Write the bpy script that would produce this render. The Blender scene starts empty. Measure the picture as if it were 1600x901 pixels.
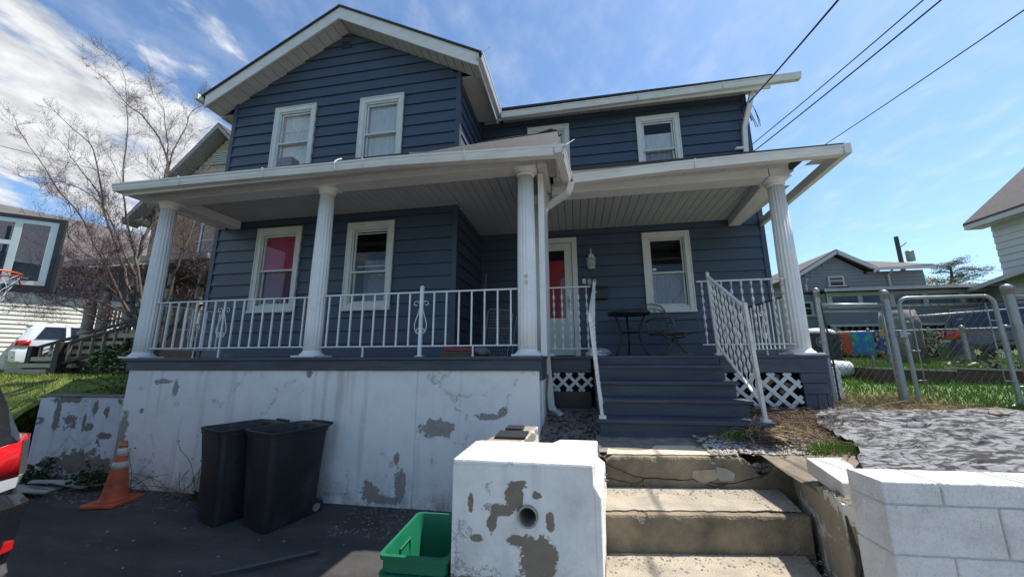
import bpy, bmesh, math, random
from mathutils import Vector, Matrix, noise as MN
random.seed(7)
R=math.radians; C=bpy.context.scene.collection; SC=bpy.context.scene
EZ=1.65
# ---------------- camera
CF=557.696; YAW=-0.174242; PIT=0.189578; ROL=-0.0049236
_f=Vector((math.sin(YAW)*math.cos(PIT),math.cos(YAW)*math.cos(PIT),math.sin(PIT)))
_r=Vector((math.cos(YAW),-math.sin(YAW),0)); _u=_r.cross(_f)
CR=_r*math.cos(ROL)+_u*math.sin(ROL); CU=-_r*math.sin(ROL)+_u*math.cos(ROL)
cam_d=bpy.data.cameras.new('camera'); cam=bpy.data.objects.new('camera',cam_d); C.objects.link(cam)
cam_d.lens=36*CF/1600; cam_d.sensor_width=36; cam_d.clip_start=.05; cam_d.clip_end=3000
cam.matrix_world=Matrix(((CR.x,CU.x,-_f.x,0),(CR.y,CU.y,-_f.y,0),(CR.z,CU.z,-_f.z,EZ),(0,0,0,1)))
SC.camera=cam
def at(x,y,D):
    "point seen at a photo pixel on the upright plane Y=D (survey helper: planes are the real ones)"
    d=_f+CR*((x-800)/CF)-CU*((y-450.5)/CF); p=d*(D/d.y); return Vector((p.x,p.y,p.z+EZ))
# ---------------- light
SUN=Vector((.51,.29,1)).normalized()
EL=math.asin(SUN.z); AZ=math.atan2(SUN.x,SUN.y)
sd=bpy.data.lights.new('sun','SUN'); sd.energy=4.2; sd.angle=R(.53); sd.color=(1,.955,.89)
so=bpy.data.objects.new('sun',sd); C.objects.link(so); so.rotation_euler=SUN.to_track_quat('Z','Y').to_euler(); so.location=(0,0,30)
SC.view_settings.view_transform='Standard'; SC.view_settings.look='None'; SC.view_settings.gamma=1; SC.view_settings.exposure=0.80
W=bpy.data.worlds.new('World'); SC.world=W; W.use_nodes=True
nt=W.node_tree; nt.nodes.clear()
def wn(t,**k):
    n=nt.nodes.new(t)
    for a,b in k.items(): setattr(n,a,b)
    return n
def wm(op,a,b=None,c=None,clamp=False):
    n=wn('ShaderNodeMath',operation=op); n.use_clamp=clamp
    for i,v in enumerate((a,b,c)):
        if v is None: continue
        if isinstance(v,(int,float)): n.inputs[i].default_value=v
        else: nt.links.new(v,n.inputs[i])
    return n.outputs[0]
sky=wn('ShaderNodeTexSky',sky_type='NISHITA'); sky.sun_disc=False; sky.sun_elevation=EL; sky.sun_rotation=AZ
sky.air_density=1.0; sky.dust_density=.6; sky.ozone_density=2.5
tc=wn('ShaderNodeTexCoord'); sp=wn('ShaderNodeSeparateXYZ'); nt.links.new(tc.outputs['Generated'],sp.inputs[0])
zz=wm('MAXIMUM',sp.outputs[2],.02); zz=wm('ADD',zz,.12)
cx=wm('DIVIDE',sp.outputs[0],zz); cy=wm('DIVIDE',sp.outputs[1],zz)
cb=wn('ShaderNodeCombineXYZ'); nt.links.new(cx,cb.inputs[0]); nt.links.new(cy,cb.inputs[1])
mp=wn('ShaderNodeMapping'); nt.links.new(cb.outputs[0],mp.inputs[0]); mp.inputs['Rotation'].default_value=(0,0,R(35)); mp.inputs['Scale'].default_value=(1.7,1.15,1)
n1=wn('ShaderNodeTexNoise'); n1.inputs['Scale'].default_value=1.5; n1.inputs['Detail'].default_value=9; n1.inputs['Roughness'].default_value=.56; n1.inputs['Distortion'].default_value=.35
nt.links.new(mp.outputs[0],n1.inputs['Vector'])
n2=wn('ShaderNodeTexNoise'); n2.inputs['Scale'].default_value=5; n2.inputs['Detail'].default_value=8; n2.inputs['Roughness'].default_value=.6
nt.links.new(mp.outputs[0],n2.inputs['Vector'])
# cloud bank lies to the west (left), thinning out to wisps toward the east; a second thin veil on the right
side=wm('MULTIPLY',sp.outputs[0],-1.0)
bank=wn('ShaderNodeMapRange'); bank.inputs[1].default_value=.22; bank.inputs[2].default_value=.66; bank.inputs[3].default_value=-.16; bank.inputs[4].default_value=.20; bank.interpolation_type='SMOOTHSTEP'
nt.links.new(side,bank.inputs[0])
hi=wn('ShaderNodeMapRange'); hi.inputs[1].default_value=.40; hi.inputs[2].default_value=.66; hi.inputs[3].default_value=0; hi.inputs[4].default_value=-.3
nt.links.new(sp.outputs[2],hi.inputs[0])
lw=wn('ShaderNodeMapRange'); lw.inputs[1].default_value=.12; lw.inputs[2].default_value=.30; lw.inputs[3].default_value=-.30; lw.inputs[4].default_value=0
nt.links.new(sp.outputs[2],lw.inputs[0])
s=wm('ADD',n1.outputs[0],bank.outputs[0]); s=wm('ADD',s,hi.outputs[0]); s=wm('ADD',s,lw.outputs[0]); s=wm('ADD',s,wm('MULTIPLY',wm('SUBTRACT',n2.outputs[0],.5),.28))
cl=wn('ShaderNodeMapRange'); cl.inputs[1].default_value=.52; cl.inputs[2].default_value=.68; cl.interpolation_type='SMOOTHSTEP'; nt.links.new(s,cl.inputs[0])
veil=wn('ShaderNodeMapRange'); veil.inputs[1].default_value=.42; veil.inputs[2].default_value=.8; veil.inputs[3].default_value=0.02; veil.inputs[4].default_value=.26; nt.links.new(n2.outputs[0],veil.inputs[0])
msk=wm('MAXIMUM',cl.outputs[0],veil.outputs[0],clamp=True)
shd=wn('ShaderNodeMapRange'); shd.inputs[1].default_value=.35; shd.inputs[2].default_value=.7; shd.inputs[3].default_value=.62; shd.inputs[4].default_value=1.05; nt.links.new(n2.outputs[0],shd.inputs[0])
cc=wn('ShaderNodeMix',data_type='RGBA'); cc.blend_type='MULTIPLY'; cc.inputs[0].default_value=1; cc.inputs[6].default_value=(5.4,5.5,5.7,1); nt.links.new(shd.outputs[0],cc.inputs[7])
hs=wn('ShaderNodeMix',data_type='RGBA'); hs.blend_type='MULTIPLY'; hs.inputs[0].default_value=1; hs.inputs[7].default_value=(.80,.95,1.05,1)
nt.links.new(sky.outputs[0],hs.inputs[6])
mx=wn('ShaderNodeMix',data_type='RGBA'); nt.links.new(msk,mx.inputs[0]); nt.links.new(hs.outputs[2],mx.inputs[6]); nt.links.new(cc.outputs[2],mx.inputs[7])
bg=wn('ShaderNodeBackground'); bg.inputs[1].default_value=.11; nt.links.new(mx.outputs[2],bg.inputs[0])
ow=wn('ShaderNodeOutputWorld'); nt.links.new(bg.outputs[0],ow.inputs[0])

# ---------------- mesh helpers
class MB:
    def __init__(s): s.v=[]; s.f=[]; s.sm=False
    def add(s,vs,fs):
        b=len(s.v); s.v+= [tuple(p) for p in vs]; s.f+=[tuple(b+i for i in f) for f in fs]; return s
    def box(s,x0,x1,y0,y1,z0,z1):
        return s.hexa([(x0,y0,z0),(x1,y0,z0),(x1,y1,z0),(x0,y1,z0),(x0,y0,z1),(x1,y0,z1),(x1,y1,z1),(x0,y1,z1)])
    def hexa(s,p): return s.add(p,[(0,3,2,1),(4,5,6,7),(0,1,5,4),(1,2,6,5),(2,3,7,6),(3,0,4,7)])
    def obox(s,c,ax,ay,az,sx,sy,sz):
        c=Vector(c);ax=Vector(ax).normalized()*sx/2;ay=Vector(ay).normalized()*sy/2;az=Vector(az).normalized()*sz/2
        return s.hexa([c-ax-ay-az,c+ax-ay-az,c+ax+ay-az,c-ax+ay-az,c-ax-ay+az,c+ax-ay+az,c+ax+ay+az,c-ax+ay+az])
    def bar(s,a,b,w,h,up=(0,0,1)):
        a=Vector(a);b=Vector(b);d=b-a;up=Vector(up)
        x=d.cross(up)
        if x.length<1e-5: x=d.cross(Vector((1,0,0)))
        u=x.cross(d)
        return s.obox((a+b)/2,d,x,u,d.length,w,h)
    def prism(s,pts,axis,a,b):
        "closed outline in the plane normal to axis, extruded a..b"
        def P(p,t): return {'x':(t,p[0],p[1]),'y':(p[0],t,p[1]),'z':(p[0],p[1],t)}[axis]
        n=len(pts); vs=[P(p,a) for p in pts]+[P(p,b) for p in pts]
        return s.add(vs,[tuple(range(n)),tuple(range(2*n-1,n-1,-1))]+[(i,i+n,(i+1)%n+n,(i+1)%n) for i in range(n)])
    def tube(s,pts,r,n=6,cap=True):
        pts=[Vector(p) for p in pts]; m=len(pts)
        rr=r if isinstance(r,(list,tuple)) else [r]*m
        vs=[];px=None
        for i,p in enumerate(pts):
            d=(pts[min(i+1,m-1)]-pts[max(i-1,0)])
            if d.length<1e-7: d=Vector((0,0,1))
            d.normalize()
            if px is None:
                px=d.cross(Vector((0,0,1)))
                if px.length<.05: px=d.cross(Vector((1,0,0)))
            px=(px-d*px.dot(d))
            if px.length<1e-5: px=d.cross(Vector((.3,1,.2)))
            px.normalize(); py=d.cross(px)
            for k in range(n):
                a=2*math.pi*k/n; vs.append(p+(px*math.cos(a)+py*math.sin(a))*rr[i])
        fs=[(i*n+k,i*n+(k+1)%n,(i+1)*n+(k+1)%n,(i+1)*n+k) for i in range(m-1) for k in range(n)]
        if cap: fs+=[tuple(range(n-1,-1,-1)),tuple(range((m-1)*n,m*n))]
        return s.add(vs,fs)
    def lathe(s,prof,n=24,c=(0,0,0),flute=0,fd=0,sx=1,sy=1):
        vs=[]
        for (r,z) in prof:
            for k in range(n):
                a=2*math.pi*k/n; q=r
                if flute: q=r*(1-fd*abs(math.cos(a*flute/2))**3)
                vs.append((c[0]+q*math.cos(a)*sx,c[1]+q*math.sin(a)*sy,c[2]+z))
        m=len(prof)
        fs=[(i*n+k,i*n+(k+1)%n,(i+1)*n+(k+1)%n,(i+1)*n+k) for i in range(m-1) for k in range(n)]
        fs+=[tuple(range(n-1,-1,-1)),tuple(range((m-1)*n,m*n))]
        return s.add(vs,fs)
    def sheet(s,x0,x1,nx,y0,y1,ny,fn):
        vs=[];
        for j in range(ny+1):
            for i in range(nx+1):
                x=x0+(x1-x0)*i/nx; y=y0+(y1-y0)*j/ny; vs.append(fn(x,y))
        return s.add(vs,[(j*(nx+1)+i,j*(nx+1)+i+1,(j+1)*(nx+1)+i+1,(j+1)*(nx+1)+i) for j in range(ny) for i in range(nx)])
    def blob(s,c,r,seed=0,amp=.25,sc=(1,1,1),sub=1):
        bm=bmesh.new(); bmesh.ops.create_icosphere(bm,subdivisions=sub,radius=1)
        c=Vector(c); vs=[]
        for v in bm.verts:
            k=1+amp*MN.noise(v.co*1.7+Vector((seed*3.1,seed*1.7,seed)))*2
            vs.append((c.x+v.co.x*r*k*sc[0],c.y+v.co.y*r*k*sc[1],c.z+v.co.z*r*k*sc[2]))
        fs=[tuple(v.index for v in f.verts) for f in bm.faces]; bm.free(); return s.add(vs,fs)
    def mesh(s,name,mat,smooth=False):
        me=bpy.data.meshes.new(name); me.from_pydata(s.v,[],s.f); me.validate()
        if mat: me.materials.append(mat)
        if smooth: me.polygons.foreach_set('use_smooth',[True]*len(me.polygons))
        me.update(); return me
    def obj(s,name,mat,parent=None,smooth=False,bevel=0,loc=None,auto=False):
        o=bpy.data.objects.new(name,s.mesh(name,mat,smooth)); C.objects.link(o)
        if loc is not None: o.location=loc
        if parent: o.parent=parent
        if bevel:
            m=o.modifiers.new('bevel','BEVEL'); m.width=bevel; m.segments=2; m.limit_method='ANGLE'; m.angle_limit=R(40)
        if smooth and auto:
            for p in o.data.polygons: pass
            e=o.modifiers.new('split','EDGE_SPLIT'); e.split_angle=R(38)
        return o
def tag(o,label,cat,group=None):
    o['label']=label; o['category']=cat
    if group: o['group']=group
    return o
def struct(o): o['kind']='structure'; return o
def stuff(o,label=None,cat=None):
    o['kind']='stuff'
    if label: o['label']=label
    if cat: o['category']=cat
    return o
def thing(name,label,cat,loc=(0,0,0),rz=0,group=None):
    o=bpy.data.objects.new(name,None); C.objects.link(o); o.location=loc; o.rotation_euler=(0,0,rz); o.empty_display_size=.1
    return tag(o,label,cat,group)
def part(name,parent,loc=(0,0,0)):
    o=bpy.data.objects.new(name,None); C.objects.link(o); o.parent=parent; o.location=loc; return o
def copy_tree(o,parent=None):
    c=o.copy(); C.objects.link(c); c.parent=parent
    for ch in list(o.children): copy_tree(ch,c)
    return c

def textmesh(name,body,size,mt,extrude=.003,align='LEFT'):
    cu=bpy.data.curves.new(name+'_curve','FONT'); cu.body=body; cu.size=size; cu.extrude=extrude; cu.align_x=align; cu.resolution_u=3
    t=bpy.data.objects.new(name+'_curve',cu); C.objects.link(t); bpy.context.view_layer.update()
    me=bpy.data.meshes.new_from_object(t.evaluated_get(bpy.context.evaluated_depsgraph_get())); me.name=name; me.materials.clear(); me.materials.append(mt)
    bpy.data.objects.remove(t); bpy.data.curves.remove(cu); o=bpy.data.objects.new(name,me); C.objects.link(o); return o
# ---------------- materials
def mat(name,col,rough=.6,var=.25,scale=6,bump=.0,bscale=40,metal=0,spec=.5,col2=None,grime=0,gcol=(.1,.09,.07),stretch=None,coat=0,emit=0):
    m=bpy.data.materials.new(name); m.use_nodes=True; t=m.node_tree; N=t.nodes; L=t.links; b=N['Principled BSDF']
    b.inputs['Roughness'].default_value=rough; b.inputs['Metallic'].default_value=metal; b.inputs['Specular IOR Level'].default_value=spec
    b.inputs['Coat Weight'].default_value=coat
    geo=N.new('ShaderNodeNewGeometry'); src=geo.outputs['Position']
    if stretch:
        mp=N.new('ShaderNodeMapping'); mp.inputs['Scale'].default_value=stretch; L.new(src,mp.inputs[0]); src=mp.outputs[0]
    n=N.new('ShaderNodeTexNoise'); n.inputs['Scale'].default_value=scale; n.inputs['Detail'].default_value=7; n.inputs['Roughness'].default_value=.6; L.new(src,n.inputs['Vector'])
    mr=N.new('ShaderNodeMapRange'); mr.inputs[1].default_value=.3; mr.inputs[2].default_value=.7; L.new(n.outputs[0],mr.inputs[0])
    mx=N.new('ShaderNodeMix'); mx.data_type='RGBA'; L.new(mr.outputs[0],mx.inputs[0])
    c2=col2 if col2 else tuple(c*(1-var) for c in col)
    mx.inputs[6].default_value=(*c2,1); mx.inputs[7].default_value=(*[min(1,c*(1+var*.5)) for c in col],1)
    out=mx.outputs[2]
    if grime:
        g=N.new('ShaderNodeTexNoise'); g.inputs['Scale'].default_value=scale*.45+.7; g.inputs['Detail'].default_value=9; g.inputs['Roughness'].default_value=.72; L.new(src,g.inputs['Vector'])
        gm=N.new('ShaderNodeMapRange'); gm.inputs[1].default_value=.50; gm.inputs[2].default_value=.72; gm.inputs[4].default_value=grime; L.new(g.outputs[0],gm.inputs[0])
        m2=N.new('ShaderNodeMix'); m2.data_type='RGBA'; L.new(gm.outputs[0],m2.inputs[0]); L.new(out,m2.inputs[6]); m2.inputs[7].default_value=(*gcol,1); out=m2.outputs[2]
    L.new(out,b.inputs['Base Color'])
    rr=N.new('ShaderNodeMapRange'); rr.inputs[3].default_value=max(.02,rough*.85); rr.inputs[4].default_value=min(1,rough*1.12); L.new(n.outputs[0],rr.inputs[0]); L.new(rr.outputs[0],b.inputs['Roughness'])
    if bump:
        bn=N.new('ShaderNodeTexNoise'); bn.inputs['Scale'].default_value=bscale; bn.inputs['Detail'].default_value=6; L.new(src,bn.inputs['Vector'])
        bp=N.new('ShaderNodeBump'); bp.inputs['Strength'].default_value=bump; bp.inputs['Distance'].default_value=.01; L.new(bn.outputs[0],bp.inputs['Height']); L.new(bp.outputs[0],b.inputs['Normal'])
    return m
def stucco(name,spots,base=(.80,.765,.72),under=(.27,.25,.22),thr=.70,scale=2.2,stain=.35,low=None,splash=.45):
    "white paint over render, peeled away at the given places (world centre, radii) and in a few random flakes, hairline cracks"
    m=bpy.data.materials.new(name); m.use_nodes=True; t=m.node_tree; N=t.nodes; L=t.links; b=N['Principled BSDF']; b.inputs['Roughness'].default_value=.85
    geo=N.new('ShaderNodeNewGeometry'); P=geo.outputs['Position']
    def M(op,a,bb=None,clamp=False):
        n=N.new('ShaderNodeMath'); n.operation=op; n.use_clamp=clamp
        for i,v in enumerate((a,bb)):
            if v is None: continue
            if isinstance(v,(int,float)): n.inputs[i].default_value=v
            else: L.new(v,n.inputs[i])
        return n.outputs[0]
    def noi(sc,det=8,ro=.6):
        n=N.new('ShaderNodeTexNoise'); n.inputs['Scale'].default_value=sc; n.inputs['Detail'].default_value=det; n.inputs['Roughness'].default_value=ro; L.new(P,n.inputs['Vector']); return n
    wob=noi(11,12,.78)
    off=N.new('ShaderNodeVectorMath'); off.operation='SUBTRACT'; L.new(wob.outputs[1],off.inputs[0]); off.inputs[1].default_value=(.5,.5,.5)
    cur=None
    for (c,r) in spots:
        v=N.new('ShaderNodeVectorMath'); v.operation='SUBTRACT'; L.new(P,v.inputs[0]); v.inputs[1].default_value=c
        w=N.new('ShaderNodeVectorMath'); w.operation='DIVIDE'; L.new(v.outputs[0],w.inputs[0]); w.inputs[1].default_value=(r[0],1.2,r[1])
        k=N.new('ShaderNodeVectorMath'); k.operation='MULTIPLY_ADD'; L.new(off.outputs[0],k.inputs[0]); k.inputs[1].default_value=(3.6,3.6,3.6); L.new(w.outputs[0],k.inputs[2])
        ln=N.new('ShaderNodeVectorMath'); ln.operation='LENGTH'; L.new(k.outputs[0],ln.inputs[0])
        d=M('LESS_THAN',ln.outputs['Value'],1.0)
        cur=d if cur is None else M('MAXIMUM',cur,d)
    rnd=noi(scale,11,.68); fl=M('GREATER_THAN',rnd.outputs[0],thr)
    cur=fl if cur is None else M('MAXIMUM',cur,fl)
    if low:   # damp foot of the wall: paint gone below a ragged line
        sx=N.new('ShaderNodeSeparateXYZ'); L.new(P,sx.inputs[0])
        lz=M('ADD',sx.outputs[2],M('MULTIPLY',M('SUBTRACT',noi(2.6,9,.7).outputs[0],.5),low[1])); cur=M('MAXIMUM',cur,M('LESS_THAN',lz,low[0]))
    vo=N.new('ShaderNodeTexVoronoi'); vo.feature='DISTANCE_TO_EDGE'; vo.inputs['Scale'].default_value=1.6
    kv=N.new('ShaderNodeVectorMath'); kv.operation='MULTIPLY_ADD'; L.new(off.outputs[0],kv.inputs[0]); kv.inputs[1].default_value=(.35,.35,.35); L.new(P,kv.inputs[2]); L.new(kv.outputs[0],vo.inputs['Vector'])
    crack=M('MULTIPLY',M('LESS_THAN',vo.outputs['Distance'],.0030),M('GREATER_THAN',noi(1.3,3).outputs[0],.56))
    st=noi(3.1,9,.7); sr=N.new('ShaderNodeMapRange'); sr.inputs[1].default_value=.45; sr.inputs[2].default_value=.75; sr.inputs[4].default_value=stain; L.new(st.outputs[0],sr.inputs[0])
    a=N.new('ShaderNodeMix'); a.data_type='RGBA'; L.new(sr.outputs[0],a.inputs[0]); a.inputs[6].default_value=(*base,1); a.inputs[7].default_value=(base[0]*.62,base[1]*.6,base[2]*.56,1)
    un=noi(14,8,.7); u=N.new('ShaderNodeMix'); u.data_type='RGBA'; L.new(un.outputs[0],u.inputs[0]); u.inputs[6].default_value=(under[0]*.55,under[1]*.55,under[2]*.5,1); u.inputs[7].default_value=(under[0]*1.25,under[1]*1.2,under[2]*1.15,1)
    c=N.new('ShaderNodeMix'); c.data_type='RGBA'; L.new(cur,c.inputs[0]); L.new(a.outputs[2],c.inputs[6]); L.new(u.outputs[2],c.inputs[7])
    e=N.new('ShaderNodeMix'); e.data_type='RGBA'; L.new(crack,e.inputs[0]); L.new(c.outputs[2],e.inputs[6]); e.inputs[7].default_value=(.12,.11,.1,1)
    sz=N.new('ShaderNodeSeparateXYZ'); L.new(P,sz.inputs[0])
    zr=N.new('ShaderNodeMapRange'); zr.inputs[1].default_value=.05; zr.inputs[2].default_value=splash; zr.inputs[3].default_value=1; zr.inputs[4].default_value=0; L.new(sz.outputs[2],zr.inputs[0])
    dn=N.new('ShaderNodeMapRange'); dn.inputs[1].default_value=.42; dn.inputs[2].default_value=.66; L.new(noi(5.5,11,.75).outputs[0],dn.inputs[0])
    dirt=M('MULTIPLY',M('MULTIPLY',zr.outputs[0],dn.outputs[0]),.9)
    vs_=N.new('ShaderNodeMapping'); vs_.inputs['Scale'].default_value=(9,9,.5); L.new(P,vs_.inputs[0]); vn=N.new('ShaderNodeTexNoise'); vn.inputs['Scale'].default_value=1; vn.inputs['Detail'].default_value=8; L.new(vs_.outputs[0],vn.inputs['Vector']); vr=N.new('ShaderNodeMapRange'); vr.inputs[1].default_value=.56; vr.inputs[2].default_value=.8; vr.inputs[4].default_value=.45; L.new(vn.outputs[0],vr.inputs[0])
    dirt=M('MAXIMUM',dirt,vr.outputs[0])
    g_=N.new('ShaderNodeMix'); g_.data_type='RGBA'; L.new(dirt,g_.inputs[0]); L.new(e.outputs[2],g_.inputs[6]); g_.inputs[7].default_value=(.20,.175,.145,1)
    L.new(g_.outputs[2],b.inputs['Base Color'])
    h=M('ADD',M('MULTIPLY',cur,-1.2),M('MULTIPLY',noi(22,8,.6).outputs[0],.6)); h=M('ADD',h,M('MULTIPLY',crack,-1)); h=M('ADD',h,M('MULTIPLY',noi(2.5,4).outputs[0],1.5))
    bp=N.new('ShaderNodeBump'); bp.inputs['Strength'].default_value=.8; bp.inputs['Distance'].default_value=.009; L.new(h,bp.inputs['Height']); L.new(bp.outputs[0],b.inputs['Normal'])
    return m
def glassmat(name,tint=(.9,.95,.95),alpha=.35,rough=.02):
    m=bpy.data.materials.new(name); m.use_nodes=True; t=m.node_tree; N=t.nodes; L=t.links; N.remove(N['Principled BSDF'])
    tr=N.new('ShaderNodeBsdfTransparent'); tr.inputs[0].default_value=(*tint,1); gl=N.new('ShaderNodeBsdfGlossy'); gl.inputs['Roughness'].default_value=rough
    lw=N.new('ShaderNodeFresnel'); lw.inputs[0].default_value=1.42
    gb=N.new('ShaderNodeNewGeometry')
    ad=N.new('ShaderNodeMath'); ad.operation='ADD'; ad.use_clamp=True; L.new(lw.outputs[0],ad.inputs[0]); ad.inputs[1].default_value=alpha*.15
    mx=N.new('ShaderNodeMixShader'); iv=N.new('ShaderNodeMath'); iv.operation='SUBTRACT'; iv.inputs[0].default_value=1; L.new(gb.outputs['Backfacing'],iv.inputs[1]); mu=N.new('ShaderNodeMath'); mu.operation='MULTIPLY'; L.new(ad.outputs[0],mu.inputs[0]); L.new(iv.outputs[0],mu.inputs[1]); L.new(mu.outputs[0],mx.inputs[0]); L.new(tr.outputs[0],mx.inputs[1]); L.new(gl.outputs[0],mx.inputs[2]); L.new(mx.outputs[0],N['Material Output'].inputs[0]); return m
BLUE=(.047,.069,.106)
m_side=mat('blue_siding',BLUE,.5,.14,2.5,.12,70,stretch=(1,1,4),grime=.10,gcol=(.13,.15,.18))
def perobject(m,amt=.10):
    N=m.node_tree.nodes; L=m.node_tree.links; b=N['Principled BSDF']; src=b.inputs['Base Color'].links[0].from_socket
    oi=N.new('ShaderNodeObjectInfo'); mr=N.new('ShaderNodeMapRange'); mr.inputs[3].default_value=1-amt; mr.inputs[4].default_value=1+amt; L.new(oi.outputs['Random'],mr.inputs[0])
    mx=N.new('ShaderNodeMix'); mx.data_type='RGBA'; mx.blend_type='MULTIPLY'; mx.inputs[0].default_value=1; L.new(src,mx.inputs[6]); L.new(mr.outputs[0],mx.inputs[7]); L.new(mx.outputs[2],b.inputs['Base Color']); return m
perobject(m_side,.09)
m_trimb=mat('blue_trim',(.042,.062,.096),.5,.15,3)
m_deckb=mat('blue_deck_paint',(.052,.062,.085),.55,.3,5,.25,60,grime=.45,gcol=(.14,.145,.15),stretch=(.5,1,3))
m_vin=mat('white_vinyl',(.68,.665,.63),.4,.10,3,grime=.25,gcol=(.40,.38,.34))
m_gut=mat('white_gutter',(.68,.665,.635),.38,.10,4,grime=.32,gcol=(.34,.31,.26),stretch=(1,1,3))
m_col=mat('white_column',(.77,.755,.735),.42,.08,4,grime=.14,gcol=(.45,.44,.4))
m_sof=mat('soffit_vinyl',(.54,.525,.495),.5,.12,4,grime=.3,gcol=(.3,.28,.25))
m_ceil=mat('porch_ceiling',(.45,.45,.445),.5,.1,3,grime=.22,gcol=(.3,.29,.28))
m_wtrim=mat('window_trim',(.64,.64,.61),.45,.1,5,grime=.35,gcol=(.40,.37,.31))
m_alum=mat('storm_sash',(.62,.63,.61),.4,.1,5,grime=.3,gcol=(.35,.33,.29))
m_gap=mat('dark_gap',(.02,.022,.028),.8)
m_rail=mat('white_iron',(.72,.73,.73),.42,.08,10,grime=.45,gcol=(.42,.40,.36))
m_railo=mat('rusty_white_iron',(.66,.64,.60),.5,.1,20,.3,90,grime=.9,gcol=(.38,.33,.26))
m_shing=mat('dark_shingle',(.045,.042,.04),.9,.5,30,.6,90,grime=.4,gcol=(.08,.075,.07))
m_glass=glassmat('window_glass',(.86,.88,.9),.12)
m_glassd=glassmat('grey_acrylic',(.55,.56,.60),.8,.05)
m_cwhite=mat('sheer_curtain',(.86,.86,.82),.9,.25,6,stretch=(14,1,1))
m_clace=mat('mauve_lace',(.42,.39,.45),.9,.3,8,stretch=(10,1,1))
m_pink=mat('crimson_blind',(.62,.04,.12),.6,.15,4)
m_pinkd=mat('dusky_pink_curtain',(.26,.09,.15),.8,.25,5,stretch=(9,1,1))
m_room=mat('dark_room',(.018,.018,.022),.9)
m_red=mat('red_door',(.55,.02,.03),.35,.12,4)
m_door=mat('storm_door',(.60,.61,.57),.4,.1,4,grime=.25,gcol=(.4,.38,.33))
m_blk=mat('black_iron',(.02,.02,.022),.45,.3,10)
m_bronze=mat('bronze_metal',(.16,.15,.115),.45,.35,14,metal=.3,grime=.5,gcol=(.07,.055,.04))
m_wire=mat('black_wire',(.012,.012,.014),.6)
m_gwire=mat('grey_wire_cart',(.32,.31,.28),.45,.3,20,metal=.4)
m_lat=mat('white_lattice',(.66,.66,.64),.5,.15,12,grime=.5,gcol=(.35,.32,.28))
# =================================================== THE BLUE HOUSE
house=thing('blue_house','two storey blue clapboard house with white columned front porch and gabled left wing','house',(-1.5,7,0))
HL=Vector((-1.5,7,0))
class HB(MB):     # builder whose children sit under the house: subtract the house base
    def obj(s,name,mat,parent=None,**k):
        p=parent or house; off=HL if p is house else p.get('_off',HL)
        off=Vector(off); s.v=[(a-off[0],b-off[1],c-off[2]) for a,b,c in s.v]
        o=MB.obj(s,name,mat,p,**k); return o
def hpart(name,loc,parent=None):
    o=part(name,house,Vector(loc)-HL); o['_off']=tuple(loc); return o
def fix():
    for o in bpy.data.objects:
        if '_off' in o.keys(): del o['_off']
W1=5.3;W2=6.85;XL=-6.5;XM=-1.86;XR=3.4;ZT=6.64
PZ,P0=.2125,3.348
# window openings: x0,x1,z0,z1 (outer casing)
WIN={'W1':[(-5.57,-4.69,2.43,3.935),(-3.775,-2.93,2.42,3.915),(-5.54,-4.675,4.93,6.385),(-3.74,-2.895,4.93,6.345)],
     'W2':[(1.31,2.14,2.445,3.945),(-.84,.02,4.98,6.435),(1.37,2.175,4.98,6.395),(-.98,.085,1.66,3.95)]}
def gable(z): # half width at height z on the gable wall
    return (-6.5,-1.86) if z<=ZT else (-4.17-(7.895-z)/.538,-4.17+(7.895-z)/.538)
def boards(y,x0f,zr,wins,axis='y',sgn=-1,name='siding_board'):
    def q(u,d,z): return (u,y+sgn*d,z) if axis=='y' else (y+sgn*d,u,z)
    k=math.floor((zr[0]-P0)/PZ)
    while P0+k*PZ<zr[1]-.02:
        a0=P0+k*PZ; a=max(a0,zr[0]); b=min(a0+PZ,zr[1]); k+=1
        lo0,hi0=x0f(a); lo1,hi1=x0f(b)
        if hi1-lo1<.05: lo1=hi1=(lo1+hi1)/2
        cols=sorted({lo0,hi0}|{c for w in wins for c in(w[0]+.04,w[1]-.04) if lo0<c<hi0 and b>w[2] and a<w[3]})
        pieces=[]   # (u0,u1,za,zb)
        for s0,s1 in zip(cols,cols[1:]):
            c=(s0+s1)/2; za,zb=a,b
            for w in wins:
                if w[0]<c<w[1]:
                    if a>=w[2]+.03 and b<=w[3]-.03: za=zb=0
                    elif a<w[2]+.03<b: zb=w[2]+.04
                    elif a<w[3]-.03<b: za=w[3]-.04
            if zb-za>.01: pieces.append([s0,s1,za,zb])
        # full-height runs are one board; notched bits join the board beside them
        runs=[]
        for p in pieces:
            if runs and abs(runs[-1][-1][1]-p[0])<1e-6: runs[-1].append(p)
            else: runs.append([p])
        for run in runs:
            m=HB()
            for s0,s1,za,zb in run:
                t0=lo1 if s0==lo0 else s0; t1=hi1 if s1==hi0 else s1
                if t1-t0<.001: t1=t0+.001
                pr_=lambda z: .030-.024*(z-a0)/PZ
                z0_=za+(.010 if za==a else 0)
                m.hexa([q(s0,pr_(z0_),z0_),q(s1,pr_(z0_),z0_),q(s1,0,z0_),q(s0,0,z0_),q(t0,pr_(zb),zb+.004),q(t1,pr_(zb),zb+.004),q(t1,0,zb+.004),q(t0,0,zb+.004)])
            m.obj(name,m_side)
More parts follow.
